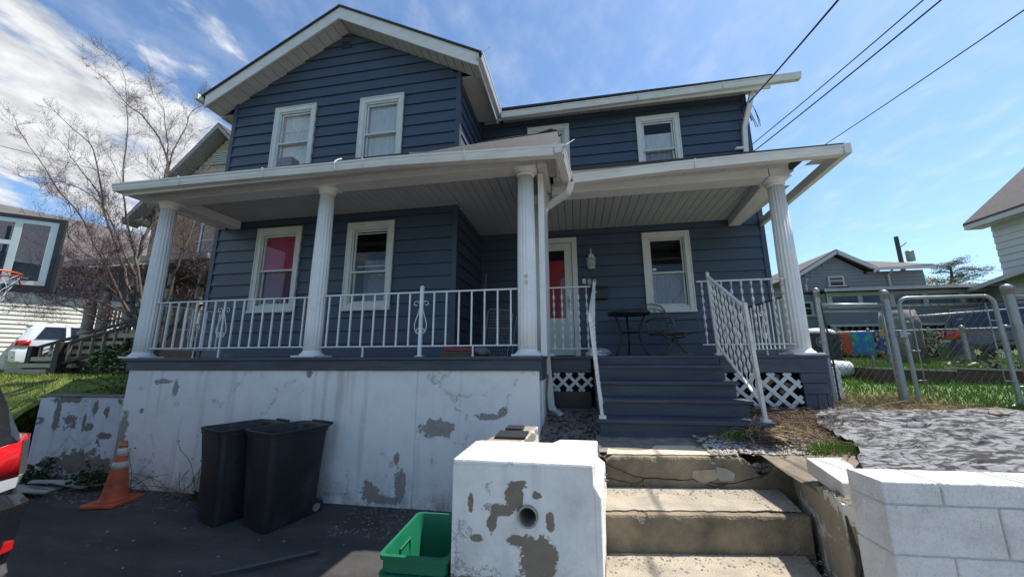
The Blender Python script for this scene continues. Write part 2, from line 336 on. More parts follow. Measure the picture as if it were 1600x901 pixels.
# sheathing behind the boards
m=HB(); y=W1+.004
for (a,b,c,d) in WIN['W1'][:1]: pass
def wallpanel(mm,y,x0,x1,z0,z1,wins):
    xs=sorted({x0,x1}|{w[0]+.05 for w in wins}|{w[1]-.05 for w in wins}); zs=sorted({z0,z1}|{w[2]+.05 for w in wins if z0<w[2]+.05<z1}|{w[3]-.05 for w in wins if z0<w[3]-.05<z1})
    for i in range(len(xs)-1):
        for j in range(len(zs)-1):
            cx_,cz=(xs[i]+xs[i+1])/2,(zs[j]+zs[j+1])/2
            if any(w[0]+.04<cx_<w[1]-.04 and w[2]+.04<cz<w[3]-.04 for w in wins): continue
            mm.box(xs[i],xs[i+1],y,y+.1,zs[j],zs[j+1])
wallpanel(m,y,XL,XM,1.4,ZT,WIN['W1']); m.prism([(XL,ZT),(XM,ZT),(-4.17,7.88)],'y',y,y+.1); m.obj('front_wing_wall',m_gap)
m=HB(); wallpanel(m,W2+.004,XM,XR,1.4,ZT,WIN['W2']); m.obj('main_front_wall',m_gap)
m=HB(); m.box(XM-.12,XM-.004,W1+.12,W2,1.4,ZT); m.box(XR-.12,XR-.004,W2+.12,13,.9,ZT); m.box(XL+.004,XL+.12,W1+.12,13,.9,ZT); m.box(XL,XR,13,13.1,.9,ZT); m.obj('side_walls',m_side)
boards(W1,lambda z:gable(z),(1.66,7.87),WIN['W1'])
boards(W2,lambda z:(XM+.02,XR),(1.66,6.66),WIN['W2'])
boards(XM,lambda z:(W1+.02,W2),(1.66,6.66),[],'x',1)
boards(XR,lambda z:(W2+.02,13),(1.1,6.66),[],'x',1)
boards(XL,lambda z:(W1+.02,13),(1.1,6.66),[],'x',-1)
for x,y in((XL,W1),(XM,W1),(XR,W2)):
    m=HB(); s=1 if x>XL else -1
    m.box(x-.05 if s>0 else x-.034,x+.034 if s>0 else x+.05,y-.034,y+.06,1.66 if y<6 else 1.1,4.12 if False else 6.64 if x!=XR else 6.66); m.obj('corner_post',m_trimb,bevel=.004)
# gable vent
v=HB(); v.box(-4.27,-4.07,W1-.045,W1-.01,7.55,7.69); vo=v.obj('gable_vent',m_trimb)
for i in range(3):
    v=HB(); v.bar((-4.26,W1-.05,7.575+i*.04),(-4.08,W1-.05,7.575+i*.04),.02,.006,(0,.5,1)); o=v.obj('vent_slat',m_gap)
# ---- windows
def window(x0,x1,z0,z1,y,kind,cw=.085):
    loc=((x0+x1)/2,y,z0); w=hpart('window',loc); HBm=HB
    def sub(name,fn,mt,**k):
        m=HBm(); fn(m); return m.obj(name,mt,w,**k)
    f=y-.052; 
    def casing(m):
        m.box(x0,x0+cw,f,y+.09,z0,z1); m.box(x1-cw,x1,f,y+.09,z0,z1); m.box(x0+cw,x1-cw,f,y+.09,z1-cw*1.1,z1); m.box(x0+cw,x1-cw,f,y+.09,z0+.02,z0+.085)
        for a,b in((x0-.008,x0+.014),(x1-.014,x1+.008)): m.box(a,b,f-.012,f+.02,z0,z1+.008)
        m.box(x0+.014,x1-.014,f-.012,f+.02,z1-.014,z1+.008)
    sub('casing',casing,m_wtrim,bevel=.004)
    sub('sill',lambda m:m.box(x0-.01,x1+.01,f-.03,y+.05,z0-.02,z0+.02),m_wtrim,bevel=.004)
    a,b=x0+cw,x1-cw; c,d=z0+.085,z1-cw*1.1; mid=c+(d-c)*.485
    if kind=='gap': mid=c+(d-c)*.42
    def frame(m,a,b,c,d,t,y0,y1):
        m.box(a,a+t,y0,y1,c,d); m.box(b-t,b,y0,y1,c,d); m.box(a+t,b-t,y0,y1,d-t,d); m.box(a+t,b-t,y0,y1,c,c+t)
    sub('storm_frame',lambda m:frame(m,a,b,c,d,.028,y-.03,y-.008),m_alum,bevel=.002)
    sub('upper_sash',lambda m:frame(m,a+.03,b-.03,mid-.01,d-.03,.03,y+.0,y+.022),m_alum,bevel=.002)
    sub('lower_sash',lambda m:frame(m,a+.03,b-.03,c+.03,mid+.018,.034,y+.026,y+.05),m_alum,bevel=.002)
    sub('meeting_rail',lambda m:m.box(a+.028,b-.028,y-.022,y-.004,mid-.014,mid+.014),m_alum,bevel=.002)
    sub('upper_pane',lambda m:m.box(a+.06,b-.06,y+.008,y+.012,mid+.02,d-.06),m_glass)
    sub('lower_pane',lambda m:m.box(a+.064,b-.064,y+.036,y+.040,c+.064,mid-.016),m_glass)
    sub('dark_interior',lambda m:(m.box(a-.02,b+.02,y+.5,y+.52,c-.02,d+.02),m.box(a-.04,a-.02,y+.1,y+.5,c-.02,d+.02),m.box(b+.02,b+.04,y+.1,y+.5,c-.02,d+.02),m.box(a-.02,b+.02,y+.1,y+.5,d+.02,d+.04),m.box(a-.02,b+.02,y+.1,y+.5,c-.04,c-.02)),m_room)
    def wavy(x0,x1,z0,z1,yy,amp,k):
        def fn(m):
            n=40; vs=[]
            for j in range(2):
                for i in range(n+1):
                    x=x0+(x1-x0)*i/n; vs.append((x,yy+amp*math.sin(i*k)+amp*.5*math.sin(i*k*2.3+1),z0 if j==0 else z1))
            m.add(vs,[(i,i+1,n+2+i,n+1+i) for i in range(n)])
        return fn
    if kind in('white','whiteband'):
        sub('curtain',wavy(a,b,c,d,y+.062,.006,.9),m_cwhite,smooth=True)
    if kind=='whiteband': sub('shade_bar',lambda m:m.box(a+.06,b-.06,y+.052,y+.056,mid+(d-mid)*.42,mid+(d-mid)*.47),m_cwhite)
    if kind=='half': sub('shade',lambda m:m.box(a+.03,b-.03,y+.03,y+.034,mid+.02,mid+(d-mid)*.58),m_cwhite); sub('curtain',wavy(a,b,c,mid,y+.075,.01,.9),m_clace,smooth=True)
    if kind=='pink':
        sub('blind',lambda m:m.box(a+.03,b-.03,y+.028,y+.032,mid-.01,d-.03),m_pink); sub('curtain',wavy(a+.08,b-.05,c+.03,mid,y+.065,.008,1.1),m_pinkd,smooth=True)
    if kind=='lace':
        sub('curtain',wavy(a+.03,b-.03,c+.03,mid-.01,y+.06,.006,1.3),m_clace,smooth=True)
        sub('warning_sticker',lambda m:m.box(a+.075,a+.135,y+.0,y+.003,mid+.05,mid+.09),m_cwhite)
        m=HB(); m.tube([(b-.2,y+.045,mid-.03),(b-.1,y+.045,mid-.12),(b-.08,y+.045,mid-.3),(b-.14,y+.045,mid-.42),(b-.26,y+.045,mid-.5),(b-.28,y+.045,mid-.56)],.0035,5); m.obj('pull_cord',m_wire,w)
        sub('loose_trim_strip',lambda m:m.box(x1-cw-.012,x1-cw+.004,f-.03,f-.014,z0+.02,z1-.1),m_door)
    if kind=='gap':
        sub('screen_bar',lambda m:m.box(a+.06,b-.06,y+.06,y+.08,mid+.1,mid+.125),m_alum)
        sub('top_rail',lambda m:m.box(a+.05,b-.05,y-.012,y-.002,d-.105,d-.09),m_alum)
        sub('curtain',wavy(a+.02,b-.02,c,mid+.3,y+.35,.02,.7),m_clace,smooth=True)
    return w
K=['pink','gap','whiteband','white']
for wn_,k in zip(WIN['W1'],K): window(*wn_,W1,k)
for wn_,k in zip(WIN['W2'][:3],['lace','white','half']): window(*wn_,W2,k)
# ---- front door with storm door
d=hpart('front_door',(-.45,W2,1.66))
def sub(par,name,mt,fn,**k):
    m=HB(); fn(m); return m.obj(name,mt,par,**k)
sub(d,'door_casing',m_wtrim,lambda m:(m.box(-.98,-.88,W2-.06,W2+.08,1.66,3.95),m.box(-.015,.085,W2-.06,W2+.08,1.66,3.95),m.box(-.88,-.015,W2-.06,W2+.08,3.85,3.95)),bevel=.005)
sub(d,'storm_door_frame',m_door,lambda m:(m.box(-.875,-.74,W2-.03,W2+.0,1.68,3.845),m.box(-.16,-.02,W2-.03,W2+.0,1.68,3.845),m.box(-.74,-.16,W2-.03,W2,3.70,3.845),m.box(-.74,-.16,W2-.03,W2,1.68,2.37),m.box(-.74,-.16,W2-.04,W2-.012,2.94,2.965)),bevel=.004)
sub(d,'inner_door',m_red,lambda m:m.box(-.88,-.015,W2+.05,W2+.09,1.66,3.52))
sub(d,'inner_door_lintel',m_room,lambda m:m.box(-.88,-.015,W2+.05,W2+.09,3.52,3.85))
sub(d,'storm_pane',m_glass,lambda m:m.box(-.74,-.16,W2-.018,W2-.014,2.37,3.70))
sub(d,'door_handle',m_blk,lambda m:(m.box(-.10,-.075,W2-.075,W2-.055,2.58,2.80),m.box(-.10,-.075,W2-.06,W2-.03,2.61,2.63),m.box(-.10,-.075,W2-.06,W2-.03,2.75,2.77)),bevel=.003)
# ---- wall lantern, number, bell, mailbox
ln=hpart('wall_lantern',(.345,W2-.1,3.45))
def lan(m):
    c=(.345,W2-.11)
    for i in range(6):
        a=math.pi/3*i; r0=.062;r1=.078; m.bar((c[0]+r1*math.cos(a),c[1]+r1*math.sin(a),3.50),(c[0]+r0*math.cos(a),c[1]+r0*math.sin(a),3.30),.010,.010)
        b=a+math.pi/3
        for z,r in((3.50,r1),(3.40,.07),(3.30,r0)): m.bar((c[0]+r*math.cos(a),c[1]+r*math.sin(a),z),(c[0]+r*math.cos(b),c[1]+r*math.sin(b),z),.01,.01)
        ma=a+math.pi/6; m.bar((c[0]+r1*.87*math.cos(ma),c[1]+r1*.87*math.sin(ma),3.50),(c[0]+r0*.87*math.cos(ma),c[1]+r0*.87*math.sin(ma),3.30),.006,.006)
    m.lathe([(.055,3.50),(.055,3.55),(.03,3.575),(.012,3.60),(.008,3.68),(.002,3.69)],6,(c[0],c[1],0)); m.lathe([(.062,3.285),(.062,3.30)],6,(c[0],c[1],0))
    m.box(c[0]-.03,c[0]+.03,W2-.03,W2,3.36,3.56); m.bar((c[0],W2-.02,3.54),(c[0],c[1],3.56),.014,.014)
sub(ln,'lantern_frame',m_alum,lan); sub(ln,'lantern_glass',m_glass,lambda m:m.lathe([(.055,3.305),(.07,3.495)],6,(.345,W2-.11,0)))
sub(None,'doorbell',m_wtrim,lambda m:m.box(.17,.235,W2-.045,W2-.02,3.02,3.115),bevel=.004)
def num(ch,x,z,s):
    o=textmesh('house_number',ch,s,m_alum,.004); o.rotation_euler=(R(90),0,0); o.parent=house; o.location=Vector((x,W2-.032,z))-HL
num('8',.262,3.0,.155); num('0',.355,2.985,.155)
mb=hpart('mailbox',(.5,W2,2.8)); sub(mb,'box',m_blk,lambda m:m.box(.31,.62,W2-.13,W2-.02,2.70,2.90),bevel=.02); sub(mb,'lid',m_blk,lambda m:m.hexa([(.30,W2-.14,2.895),(.63,W2-.14,2.895),(.63,W2-.02,2.93),(.30,W2-.02,2.93),(.30,W2-.14,2.91),(.63,W2-.14,2.91),(.63,W2-.02,2.96),(.30,W2-.02,2.96)])); sub(mb,'badge',m_alum,lambda m:m.lathe([(.018,0),(.018,.0)],12,(.3,W2-.2,2.9)) if False else m.obox((.40,W2-.135,2.83),(1,0,0),(0,1,0),(0,0,1),.03,.006,.03))
# ---- upper roofs
YF=4.95; SL=.545; PK=7.875
def rz(x): return PK-SL*abs(x+4.13)
XE0,XE1=-6.86,-1.42
for s,(xa,xb) in((-1,(XE0,-4.13)),(1,(-4.13,XE1))):
    m=HB(); m.prism([(xa,rz(xa)),(xb,rz(xb)),(xb,rz(xb)+.245),(xa,rz(xa)+.245)],'y',YF,YF+.03); m.obj('rake_fascia',m_gut)
    n=17; L=abs(xb-xa)
    for i in range(n):
        a=xa+(xb-xa)*i/n; b=xa+(xb-xa)*(i+1)/n-.012
        y1=W1 if True else 0
        m=HB(); m.hexa([(a,YF+.03,rz(a)+.03),(b,YF+.03,rz(b)+.03),(b,y1,rz(b)+.03),(a,y1,rz(a)+.03),(a,YF+.03,rz(a)+.045),(b,YF+.03,rz(b)+.045),(b,y1,rz(b)+.045),(a,y1,rz(a)+.045)]); m.obj('soffit_panel',m_sof)
    m=HB(); t=.245
    xo=xa-.06 if s<0 else xb+.06
    m.hexa([(xo,YF-.03,rz(xo)+t),(-4.13,YF-.03,rz(-4.13)+t),(-4.13,13.2,rz(-4.13)+t),(xo,13.2,rz(xo)+t),(xo,YF-.03,rz(xo)+t+.035),(-4.13,YF-.03,rz(-4.13)+t+.035),(-4.13,13.2,rz(-4.13)+t+.035),(xo,13.2,rz(xo)+t+.035)] if s<0 else
           [(-4.13,YF-.03,rz(-4.13)+t),(xo,YF-.03,rz(xo)+t),(xo,13.2,rz(xo)+t),(-4.13,13.2,rz(-4.13)+t),(-4.13,YF-.03,rz(-4.13)+t+.035),(xo,YF-.03,rz(xo)+t+.035),(xo,13.2,rz(xo)+t+.035),(-4.13,13.2,rz(-4.13)+t+.035)])
    m.obj('wing_roof',m_shing)
# eave soffits (left, right) and gutters running back
def gutter(name,pts,inward,h=.11,w=.115,cap=True,par=None):
    "K-style trough along a polyline of its top front edge; inward = unit vector toward the roof"
    prof=[(0,0),(0,-.02),(.012,-.03),(.012,-.055),(.03,-h),(w,-h),(w,0),(w-.004,0),(w-.004,-h+.006),(.034,-h+.006),(.016,-.055),(.016,-.028),(.006,-.018),(.006,0)]
    inw=Vector(inward); m=HB(); vs=[]
    for p in pts:
        p=Vector(p)
        for (a,b) in prof: vs.append(p+inw*a+Vector((0,0,b)))
    n=len(prof); fs=[(i*n+k,i*n+(k+1)%n,(i+1)*n+(k+1)%n,(i+1)*n+k) for i in range(len(pts)-1) for k in range(n)]
    m.add(vs,fs)
    if cap:
        for e in(0,len(pts)-1):
            p=Vector(pts[e]); q=[p,p+inw*.0+Vector((0,0,-.02)),p+inw*.03+Vector((0,0,-h)),p+inw*w+Vector((0,0,-h)),p+inw*w]
            m.add(q,[(0,1,2,3,4)])
    o=m.obj(name,m_gut,par)
    # joint straps
    d=(Vector(pts[-1])-Vector(pts[0])); L=d.length; k=int(L/1.15)
    for i in range(1,k):
        s_=i/k+ .02*math.sin(i*5); x=Vector(pts[0]).lerp(Vector(pts[-1]),s_)
        # find height on polyline
        for j in range(len(pts)-1):
            a=Vector(pts[j]);b=Vector(pts[j+1]); t=((x-a).dot(b-a))/(b-a).length_squared
            if 0<=t<=1: x=a.lerp(b,t); break
        dn=d.normalized(); mm=HB(); off=-inw*.004
        mm.obox(x+off+Vector((0,0,.002)),dn,inw,(0,0,1),.012,.02,.008); mm.obox(x+off+inw*.012+Vector((0,0,-.055)),dn,inw+Vector((0,0,-.22)),(0,0,1),.012,.012,h*.98)
        mm.obj('gutter_strap',m_gut)
    return o
m=HB(); zE=rz(XE0)+.035; m.box(XE0,XL,W1+.002,13,zE,zE+.01); m.box(XE0,XE0+.02,W1+.0,13,zE-.03,zE+.22); m.obj('left_eave_soffit',m_sof)
m=HB(); zE1=rz(XE1)+.035; m.box(XM,XE1,W1+.002,W2-.3,zE1+.1,zE1+.11); m.box(XE1-.02,XE1,W1-.3,W2-.35,zE1-.03,zE1+.22); m.obj('right_eave_soffit',m_sof)
gutter('left_eave_gutter',[(-7.03,4.86,6.62),(-7.03,13,6.66)],(1,0,0))
gutter('right_eave_gutter',[(-1.33,4.9,6.60),(-1.33,6.45,6.665)],(-1,0,0),cap=False)
gutter('main_eave_gutter',[(-1.34,6.40,6.61),(.6,6.41,6.635),(2.4,6.42,6.66),(4.2,6.43,6.70)],(0,1,0),h=.12)
m=HB(); m.box(-1.42,3.72,6.52,6.545,6.50,6.69); m.obj('main_fascia',m_gut)
for i in range(24):
    a=-1.80+i*.227; m=HB(); m.box(a,a+.219,6.545,6.85,6.655,6.665); m.obj('soffit_panel',m_sof)
m=HB(); 
def slab(m,x0,x1,y0,z0,y1,z1,t=.04): return m.hexa([(x0,y0,z0),(x1,y0,z0),(x1,y1,z1),(x0,y1,z1),(x0,y0,z0+t),(x1,y0,z0+t),(x1,y1,z1+t),(x0,y1,z1+t)])
slab(m,-1.6,3.74,6.45,6.695,9.9,8.45); slab(m,-1.6,3.74,13.3,6.695,9.9,8.45); m.obj('main_roof',m_shing)
m=HB(); m.prism([(6.95,6.66),(12.9,6.66),(9.9,8.3)],'x',XR-.1,XR); m.obj('side_gable',m_side)
m=HB(); m.prism([(XM-2.4,6.6),(XM+.0,6.6),(XM-2.4,7.8)],'y',12.9,13); m.obj('rear_gable',m_side)
# antenna stub / nails on the roof edge, tiny aerial at the eave corner
m=HB(); m.tube([(-1.40,5.1,6.66),(-1.36,5.1,6.80),(-1.26,5.1,6.88)],.006,5); m.obj('bent_gutter_strap',m_gut)
# ---- downspouts
def spout(name,pts,w=.075,d=.06,mt=None):
    m=HB()
    P=[Vector(p) for p in pts]
    for i in range(len(P)-1):
        m.bar(P[i],P[i+1],w,d,(0,1,0) if abs((P[i+1]-P[i]).normalized().z)>.3 else (0,0,1))
    for p in P[1:-1]: m.blob(p,.045,1,0)
    return m.obj(name,mt or m_gut,bevel=.008)
spout('upper_downspout',[at(1176,133,6.62),at(1174,150,6.66),at(1163,200,6.79),at(1165,238,6.79)],.085,.07)
spout('upper_downspout_shoe',[at(1162,231,6.78),at(1150,232,6.70)],.05,.045)
DS=[at(893,285,4.30),at(889,300,4.34),at(853,325,4.62),at(849,340,4.64),at(850,450,4.64),at(853,540,4.64),at(862,636,4.62)]
spout('corner_downspout',DS,.08,.065)
spout('downspout_foot',[DS[-1]+Vector((0,0,.01)),at(866,643,4.60),at(877,650,4.50),at(878,662,4.44)],.085,.07)
for px,py in((884,303),(856,327)):
    pass
# ---- porch: decks
DT=1.66
def quadslab(m,pts,z0,z1): m.prism(pts,'z',z0,z1)
m=HB(); m.box(-6.0,-.36,3.89,5.28,DT-.035,DT); m.box(-.359,2.86,4.73,6.84,DT-.035,DT); m.box(-1.85,-.36,5.28,6.84,DT-.035,DT); m.obj('porch_floor',m_deckb,bevel=.004)
m=HB(); m.box(-5.96,-.375,3.925,3.96,1.505,DT-.036); m.box(-.395,-.37,3.96,4.75,1.40,DT-.036); m.box(-5.97,-5.94,3.96,5.28,1.505,DT-.036); m.obj('left_fascia_board',m_deckb,bevel=.003)
m=HB(); m.box(-.368,.18,4.76,4.785,1.45,DT-.036); m.obj('right_fascia_board',m_deckb,bevel=.003)
m=HB(); m.box(1.70,2.84,4.755,4.785,1.455,DT-.036); m.obj('right_fascia_board',m_deckb,bevel=.003)
m=HB(); m.box(2.815,2.84,4.786,6.8,1.1,DT-.036); m.obj('side_skirt',m_deckb)
for a,b,c,dd in((2.545,2.83,1.34,1.452),(2.56,2.83,1.22,1.335),(2.56,2.68,.98,1.215),(2.684,2.78,.98,1.215),(2.784,2.832,.98,1.215)):
    m=HB(); m.box(a,b,4.757+.004*(c>1.3),4.79,c,dd); m.obj('skirt_board',m_deckb,bevel=.003)
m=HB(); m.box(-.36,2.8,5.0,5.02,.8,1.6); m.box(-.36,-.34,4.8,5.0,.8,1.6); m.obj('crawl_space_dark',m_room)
m=HB(); m.box(-.34,.17,4.80,4.82,.88,1.215); m.obj('skirt_panel',m_blk)
# lattice panels
def lattice(name,x0,x1,z0,z1,y,p=.118,w=.036,cut=None):
    L=hpart(name,((x0+x1)/2,y,z0)); 
    for s in(1,-1):
        k=-40
        while k<40:
            c=k*p*1.414*.93; k+=1
            # line z=z0+s*(x-xc)
            pts=[]
            for x in(x0,x1):
                z=(z0+z1)/2+s*(x-x0)+c
                if z0<=z<=z1: pts.append((x,z))
            for z in(z0,z1):
                x=x0+s*(z-(z0+z1)/2-c)
                if x0<x<x1: pts.append((x,z))
            if len(pts)>=2:
                a,b=pts[0],max(pts[1:],key=lambda q:abs(q[0]-pts[0][0]))
                if math.hypot(a[0]-b[0],a[1]-b[1])<.03: continue
                yy=y+(.004 if s>0 else -.004)
                m=HB(); m.bar((a[0],yy,a[1]),(b[0],yy,b[1]),.007,w,(0,0,1)); m.obj('lattice_strip',m_lat,L)
lattice('left_lattice',-.335,.185,1.222,1.447,4.775)
lattice('right_lattice',1.72,2.54,1.03,1.452,4.775,p=.132,w=.042)
# ---- stairs
st=hpart('porch_stairs',(.95,4.2,.86))
TR=[(3.80,4.10,1.045,.17,1.77),(4.06,4.36,1.21,.2,1.72),(4.32,4.62,1.375,.2,1.72),(4.58,4.76,1.545,.2,1.72)]
for y0,y1,z,xa,xb in TR:
    m=HB(); m.box(xa,xb,y0,y1,z-.036,z); m.obj('tread',m_deckb,st,bevel=.005)
RZ=[(3.835,.84,1.008),(4.095,1.046,1.173),(4.355,1.211,1.338),(4.615,1.376,1.508),(4.745,1.546,1.624)]
for y,z0,z1 in RZ:
    m=HB(); m.box(.21,1.69,y,y+.02,z0,z1); m.obj('riser',m_deckb,st,bevel=.002)
for xa in(.215,1.66):
    m=HB(); m.prism([(3.87,.84),(4.74,.84),(4.74,1.5),(4.62,1.5),(4.62,1.33),(4.36,1.33),(4.36,1.17),(4.1,1.17),(4.1,1.0),(3.87,1.0)],'x',xa,xa+.025); m.obj('stringer',m_deckb,st)
# ---- columns
def column(x,y,z0,z1,r0=.108,r1=.092):
    c=hpart('column',(x,y,z0))
    m=HB(); n=96; H=z1-z0
    m.lathe([(r0*1.0,.05),(r0*.99,.4),(r0*.985,H*.5),(r1,H-.09)],n,(x,y,z0),16,.09); m.obj('column_shaft',m_col,c,smooth=True)
    m=HB(); m.box(x-.165,x+.165,y-.165,y+.165,z0,z0+.022); m.lathe([(.15,.022),(.145,.035),(.125,.05),(.115,.065),(.108,.08)],32,(x,y,z0)); m.obj('column_base',m_col,c,bevel=.004)
    m=HB(); m.lathe([(r1,H-.1),(r1+.014,H-.085),(r1+.014,H-.07),(r1+.006,H-.06),(r1+.03,H-.03),(r1+.036,H-.018)],32,(x,y,z0)); m.box(x-.135,x+.135,y-.135,y+.135,z0+H-.018,z1); m.obj('column_capital',m_col,c,bevel=.003)
    return c
BB=3.965
column(-6.01,4.12,DT,BB); column(-3.325,4.12,DT,BB); column(-.545,4.12,DT,BB,.112,.098)
column(-.44,4.93,DT,3.94,.095,.085); column(2.685,4.94,DT,3.94)
m=HB(); m.box(-.40,-.33,4.2,4.86,DT,3.95); m.obj('corner_infill_board',m_col)
# hooks left on the columns
for px,py,D in((822,431,4.0),(822,441,4.0)):
    p=at(px,py,D+.01); m=HB(); m.tube([(p.x+.018*math.cos(a),p.y,p.z+.018*math.sin(a)) for a in [i*math.pi/6 for i in range(13)]],.004,5); m.obj('hook',mat('brass_hook',(.5,.38,.12),.4,metal=.6))
# ---- beams, ceiling, porch soffit
m=HB(); m.box(-6.15,-.40,4.0,4.24,BB,4.10); m.obj('front_beam',m_vin,bevel=.004)
m=HB(); m.box(-.39,-.27,4.0,4.80,BB,4.10); m.obj('return_beam',m_vin)
m=HB(); m.box(-.26,2.56,4.81,5.05,3.94,4.10); m.obj('right_beam',m_vin,bevel=.004)
m=HB(); m.box(-6.15,-5.95,4.24,5.24,BB,4.11); m.obj('left_side_beam',m_vin,bevel=.004)
m=HB(); m.hexa([(2.57,4.81,3.94),(2.80,4.81,3.94),(3.03,6.80,3.98),(2.83,6.80,3.98),(2.57,4.81,4.11),(2.80,4.81,4.11),(3.03,6.80,4.11),(2.83,6.80,4.11)]); m.obj('right_side_beam',m_vin,bevel=.004)
x=-5.945
while x<2.95:
    b=min(x+.122,3.0); ya=4.245 if x<-.4 else 5.055; yb=W1-.03 if b<XM+.02 else W2-.03
    m=HB(); m.hexa([(x,ya,4.112),(b,ya,4.112),(b,yb,4.112),(x,yb,4.112),(x+.0,ya,4.13),(b,ya,4.13),(b,yb,4.13),(x,yb,4.13)]); m.obj('ceiling_board',m_ceil)
    x+=.13
m=HB(); m.box(-6.15,-.4,4.0,5.3,4.135,4.15); m.box(-.4,3.0,4.8,5.3,4.135,4.15); m.box(XM,3.0,5.3,6.85,4.135,4.15); m.obj('ceiling_backing',m_gap)
# front soffit strips between beam and gutter
x=-6.2
while x<-.3:
    m=HB(); m.hexa([(x,3.72,4.02),(x+.24,3.72,4.02),(x+.24,4.0,4.05),(x,4.0,4.05),(x,3.72,4.03),(x+.24,3.72,4.03),(x+.24,4.0,4.06),(x,4.0,4.06)]); m.obj('soffit_panel',m_sof); x+=.247
x=-.22
while x<3.0:
    if not(2.72<x<2.95):
        m=HB(); m.hexa([(x,4.46,4.01),(x+.24,4.46,4.01),(x+.24,4.81,4.05),(x,4.81,4.05),(x,4.46,4.02),(x+.24,4.46,4.02),(x+.24,4.81,4.06),(x,4.81,4.06)]); m.obj('soffit_panel',m_sof)
    x+=.247
for i in range(5):
    y=4.0+i*.165-.28+.0; m=HB(); m.box(-.27,-.04,3.73+i*.15,3.73+i*.15+.144,4.03,4.04); m.obj('soffit_panel',m_sof)
for i in range(13):
    y=4.5+i*.18
    if i in(1,2,3,4): continue
    m=HB(); m.box(2.78+.017*i if i>2 else 2.8,3.12,y,y+.172,4.05,4.06); m.obj('soffit_panel',m_sof)
gutter('porch_gutter_left',[(-6.34,3.6,4.072),(-4.0,3.6,4.05),(-3.05,3.6,4.034),(-2.19,3.6,4.03),(-1.38,3.6,4.00),(-.045,3.6,3.945)],(0,1,0),h=.105)
gutter('porch_gutter_return',[(-.042,3.6,3.945),(.035,4.34,3.965)],(-1,0,0),h=.105,cap=False)
gutter('porch_gutter_right',[(.04,4.33,3.965),(1.26,4.34,4.02),(2.2,4.34,4.035),(3.13,4.34,4.04)],(0,1,0),h=.105)
m=HB(); m.box(-6.30,-.16,3.712,3.73,3.93,4.00); m.obj('porch_fascia',m_gut)
m=HB(); m.box(-.158,-.14,3.74,4.43,3.94,4.06); m.obj('return_fascia',m_gut)
m=HB(); m.box(-.12,3.1,4.452,4.47,3.98,4.09); m.obj('porch_fascia',m_gut)
m=HB(); m.hexa([(3.13,4.34,3.93),(3.20,4.34,3.93),(3.46,7.2,3.96),(3.40,7.2,3.96),(3.13,4.34,4.05),(3.20,4.34,4.05),(3.46,7.2,4.09),(3.40,7.2,4.09)]); m.obj('side_fascia',m_vin)
m=HB(); m.hexa([(-6.34,3.62,3.97),(-6.28,3.62,3.97),(-6.34,5.6,4.0),(-6.42,5.6,4.0),(-6.34,3.62,4.08),(-6.28,3.62,4.08),(-6.34,5.6,4.1),(-6.42,5.6,4.1)]); m.obj('side_fascia',m_vin)
# porch roofs
m=HB(); slab(m,-6.30,-1.9,3.66,4.06,5.26,5.05,.03); m.obj('porch_roof_left',m_shing)
m=HB(); m.hexa([(-1.9,3.66,4.02),(-.10,3.66,3.94),(-.16,5.2,5.14),(-1.9,5.3,5.15),(-1.9,3.66,4.05),(-.10,3.66,3.97),(-.16,5.2,5.20),(-1.9,5.3,5.19)])
m.hexa([(-1.84,5.3,5.15),(-.16,5.2,5.14),(.0,6.82,4.9),(-1.84,6.82,4.9),(-1.84,5.3,5.18),(-.16,5.2,5.18),(.0,6.82,4.94),(-1.84,6.82,4.94)])
m.prism([(3.7,4.0),(5.2,5.10),(6.82,4.88),(6.82,4.4),(4.6,4.1)],'x',-.15,-.12)
m.obj('porch_roof_middle',m_shing)
m=HB(); 
m.tube([(-1.5,5.28,5.19),(-.9,5.26,5.215),(-.5,5.22,5.20),(-.26,5.2,5.235),(-.16,5.2,5.20),(-.13,5.16,5.1),(-.2,5.1,5.05)],[.012,.02,.018,.03,.03,.02,.02],6); m.obj('loose_roofing_felt',m_shing)
m=HB(); slab(m,-.05,3.18,4.40,4.06,6.82,5.0,.03); m.obj('porch_roof_right',m_shing)
# white bits on gutter: loose straps
for a,b in(((862,228,3.62),(886,218,3.75)),):
    m=HB(); m.bar(at(884,226,3.62),at(897,218,3.9),.012,.006); m.obj('bent_gutter_strap',m_gut)
m=HB(); m.tube([at(523,266,3.59),at(523,252,3.6),at(529,249,3.66),at(534,248,3.72)],.008,5); m.obj('bent_gutter_strap',m_gut)
m=HB(); m.box(-4.51,-4.24,4.40,4.55,4.56,4.73); m.obj('box_on_roof',mat('grey_mauve_plastic',(.2,.19,.22),.6,.3,12))
# foundation
fs=[((-5.35,1.36),(.13,.03)),((-5.12,1.27),(.04,.11)),((-3.2,1.47),(.04,.045)),((-1.55,.88),(.19,.085)),((-.95,1.02),(.15,.035)),((-.80,1.07),(.05,.05)),((-2.3,.20),(.11,.10)),((-1.95,.28),(.06,.18)),((-1.1,.20),(.14,.12)),((-.75,.25),(.1,.18)),((-2.15,.12),(.22,.04)),((-5.85,.75),(.08,.2)),((-5.9,.35),(.05,.3)),((-5.6,.98),(.03,.03)),((-2.0,.55),(.03,.06))]
m_found=stucco('foundation_paint',[((c[0],3.95,c[1]),r) for c,r in fs],base=(.80,.77,.73),under=(.36,.33,.29),thr=.72,stain=.42)
m=HB(); m.box(-5.93,-1.806,3.95,4.2,-.2,1.504); m.box(-1.798,-.40,3.952,4.2,-.2,1.504); m.box(-1.81,-1.79,3.96,4.2,-.2,1.5); m.box(-.50,-.385,4.2,4.80,-.2,1.39); m.box(-5.93,-5.8,4.2,5.3,-.2,1.5)
m.obj('foundation_wall',m_found,bevel=.012)
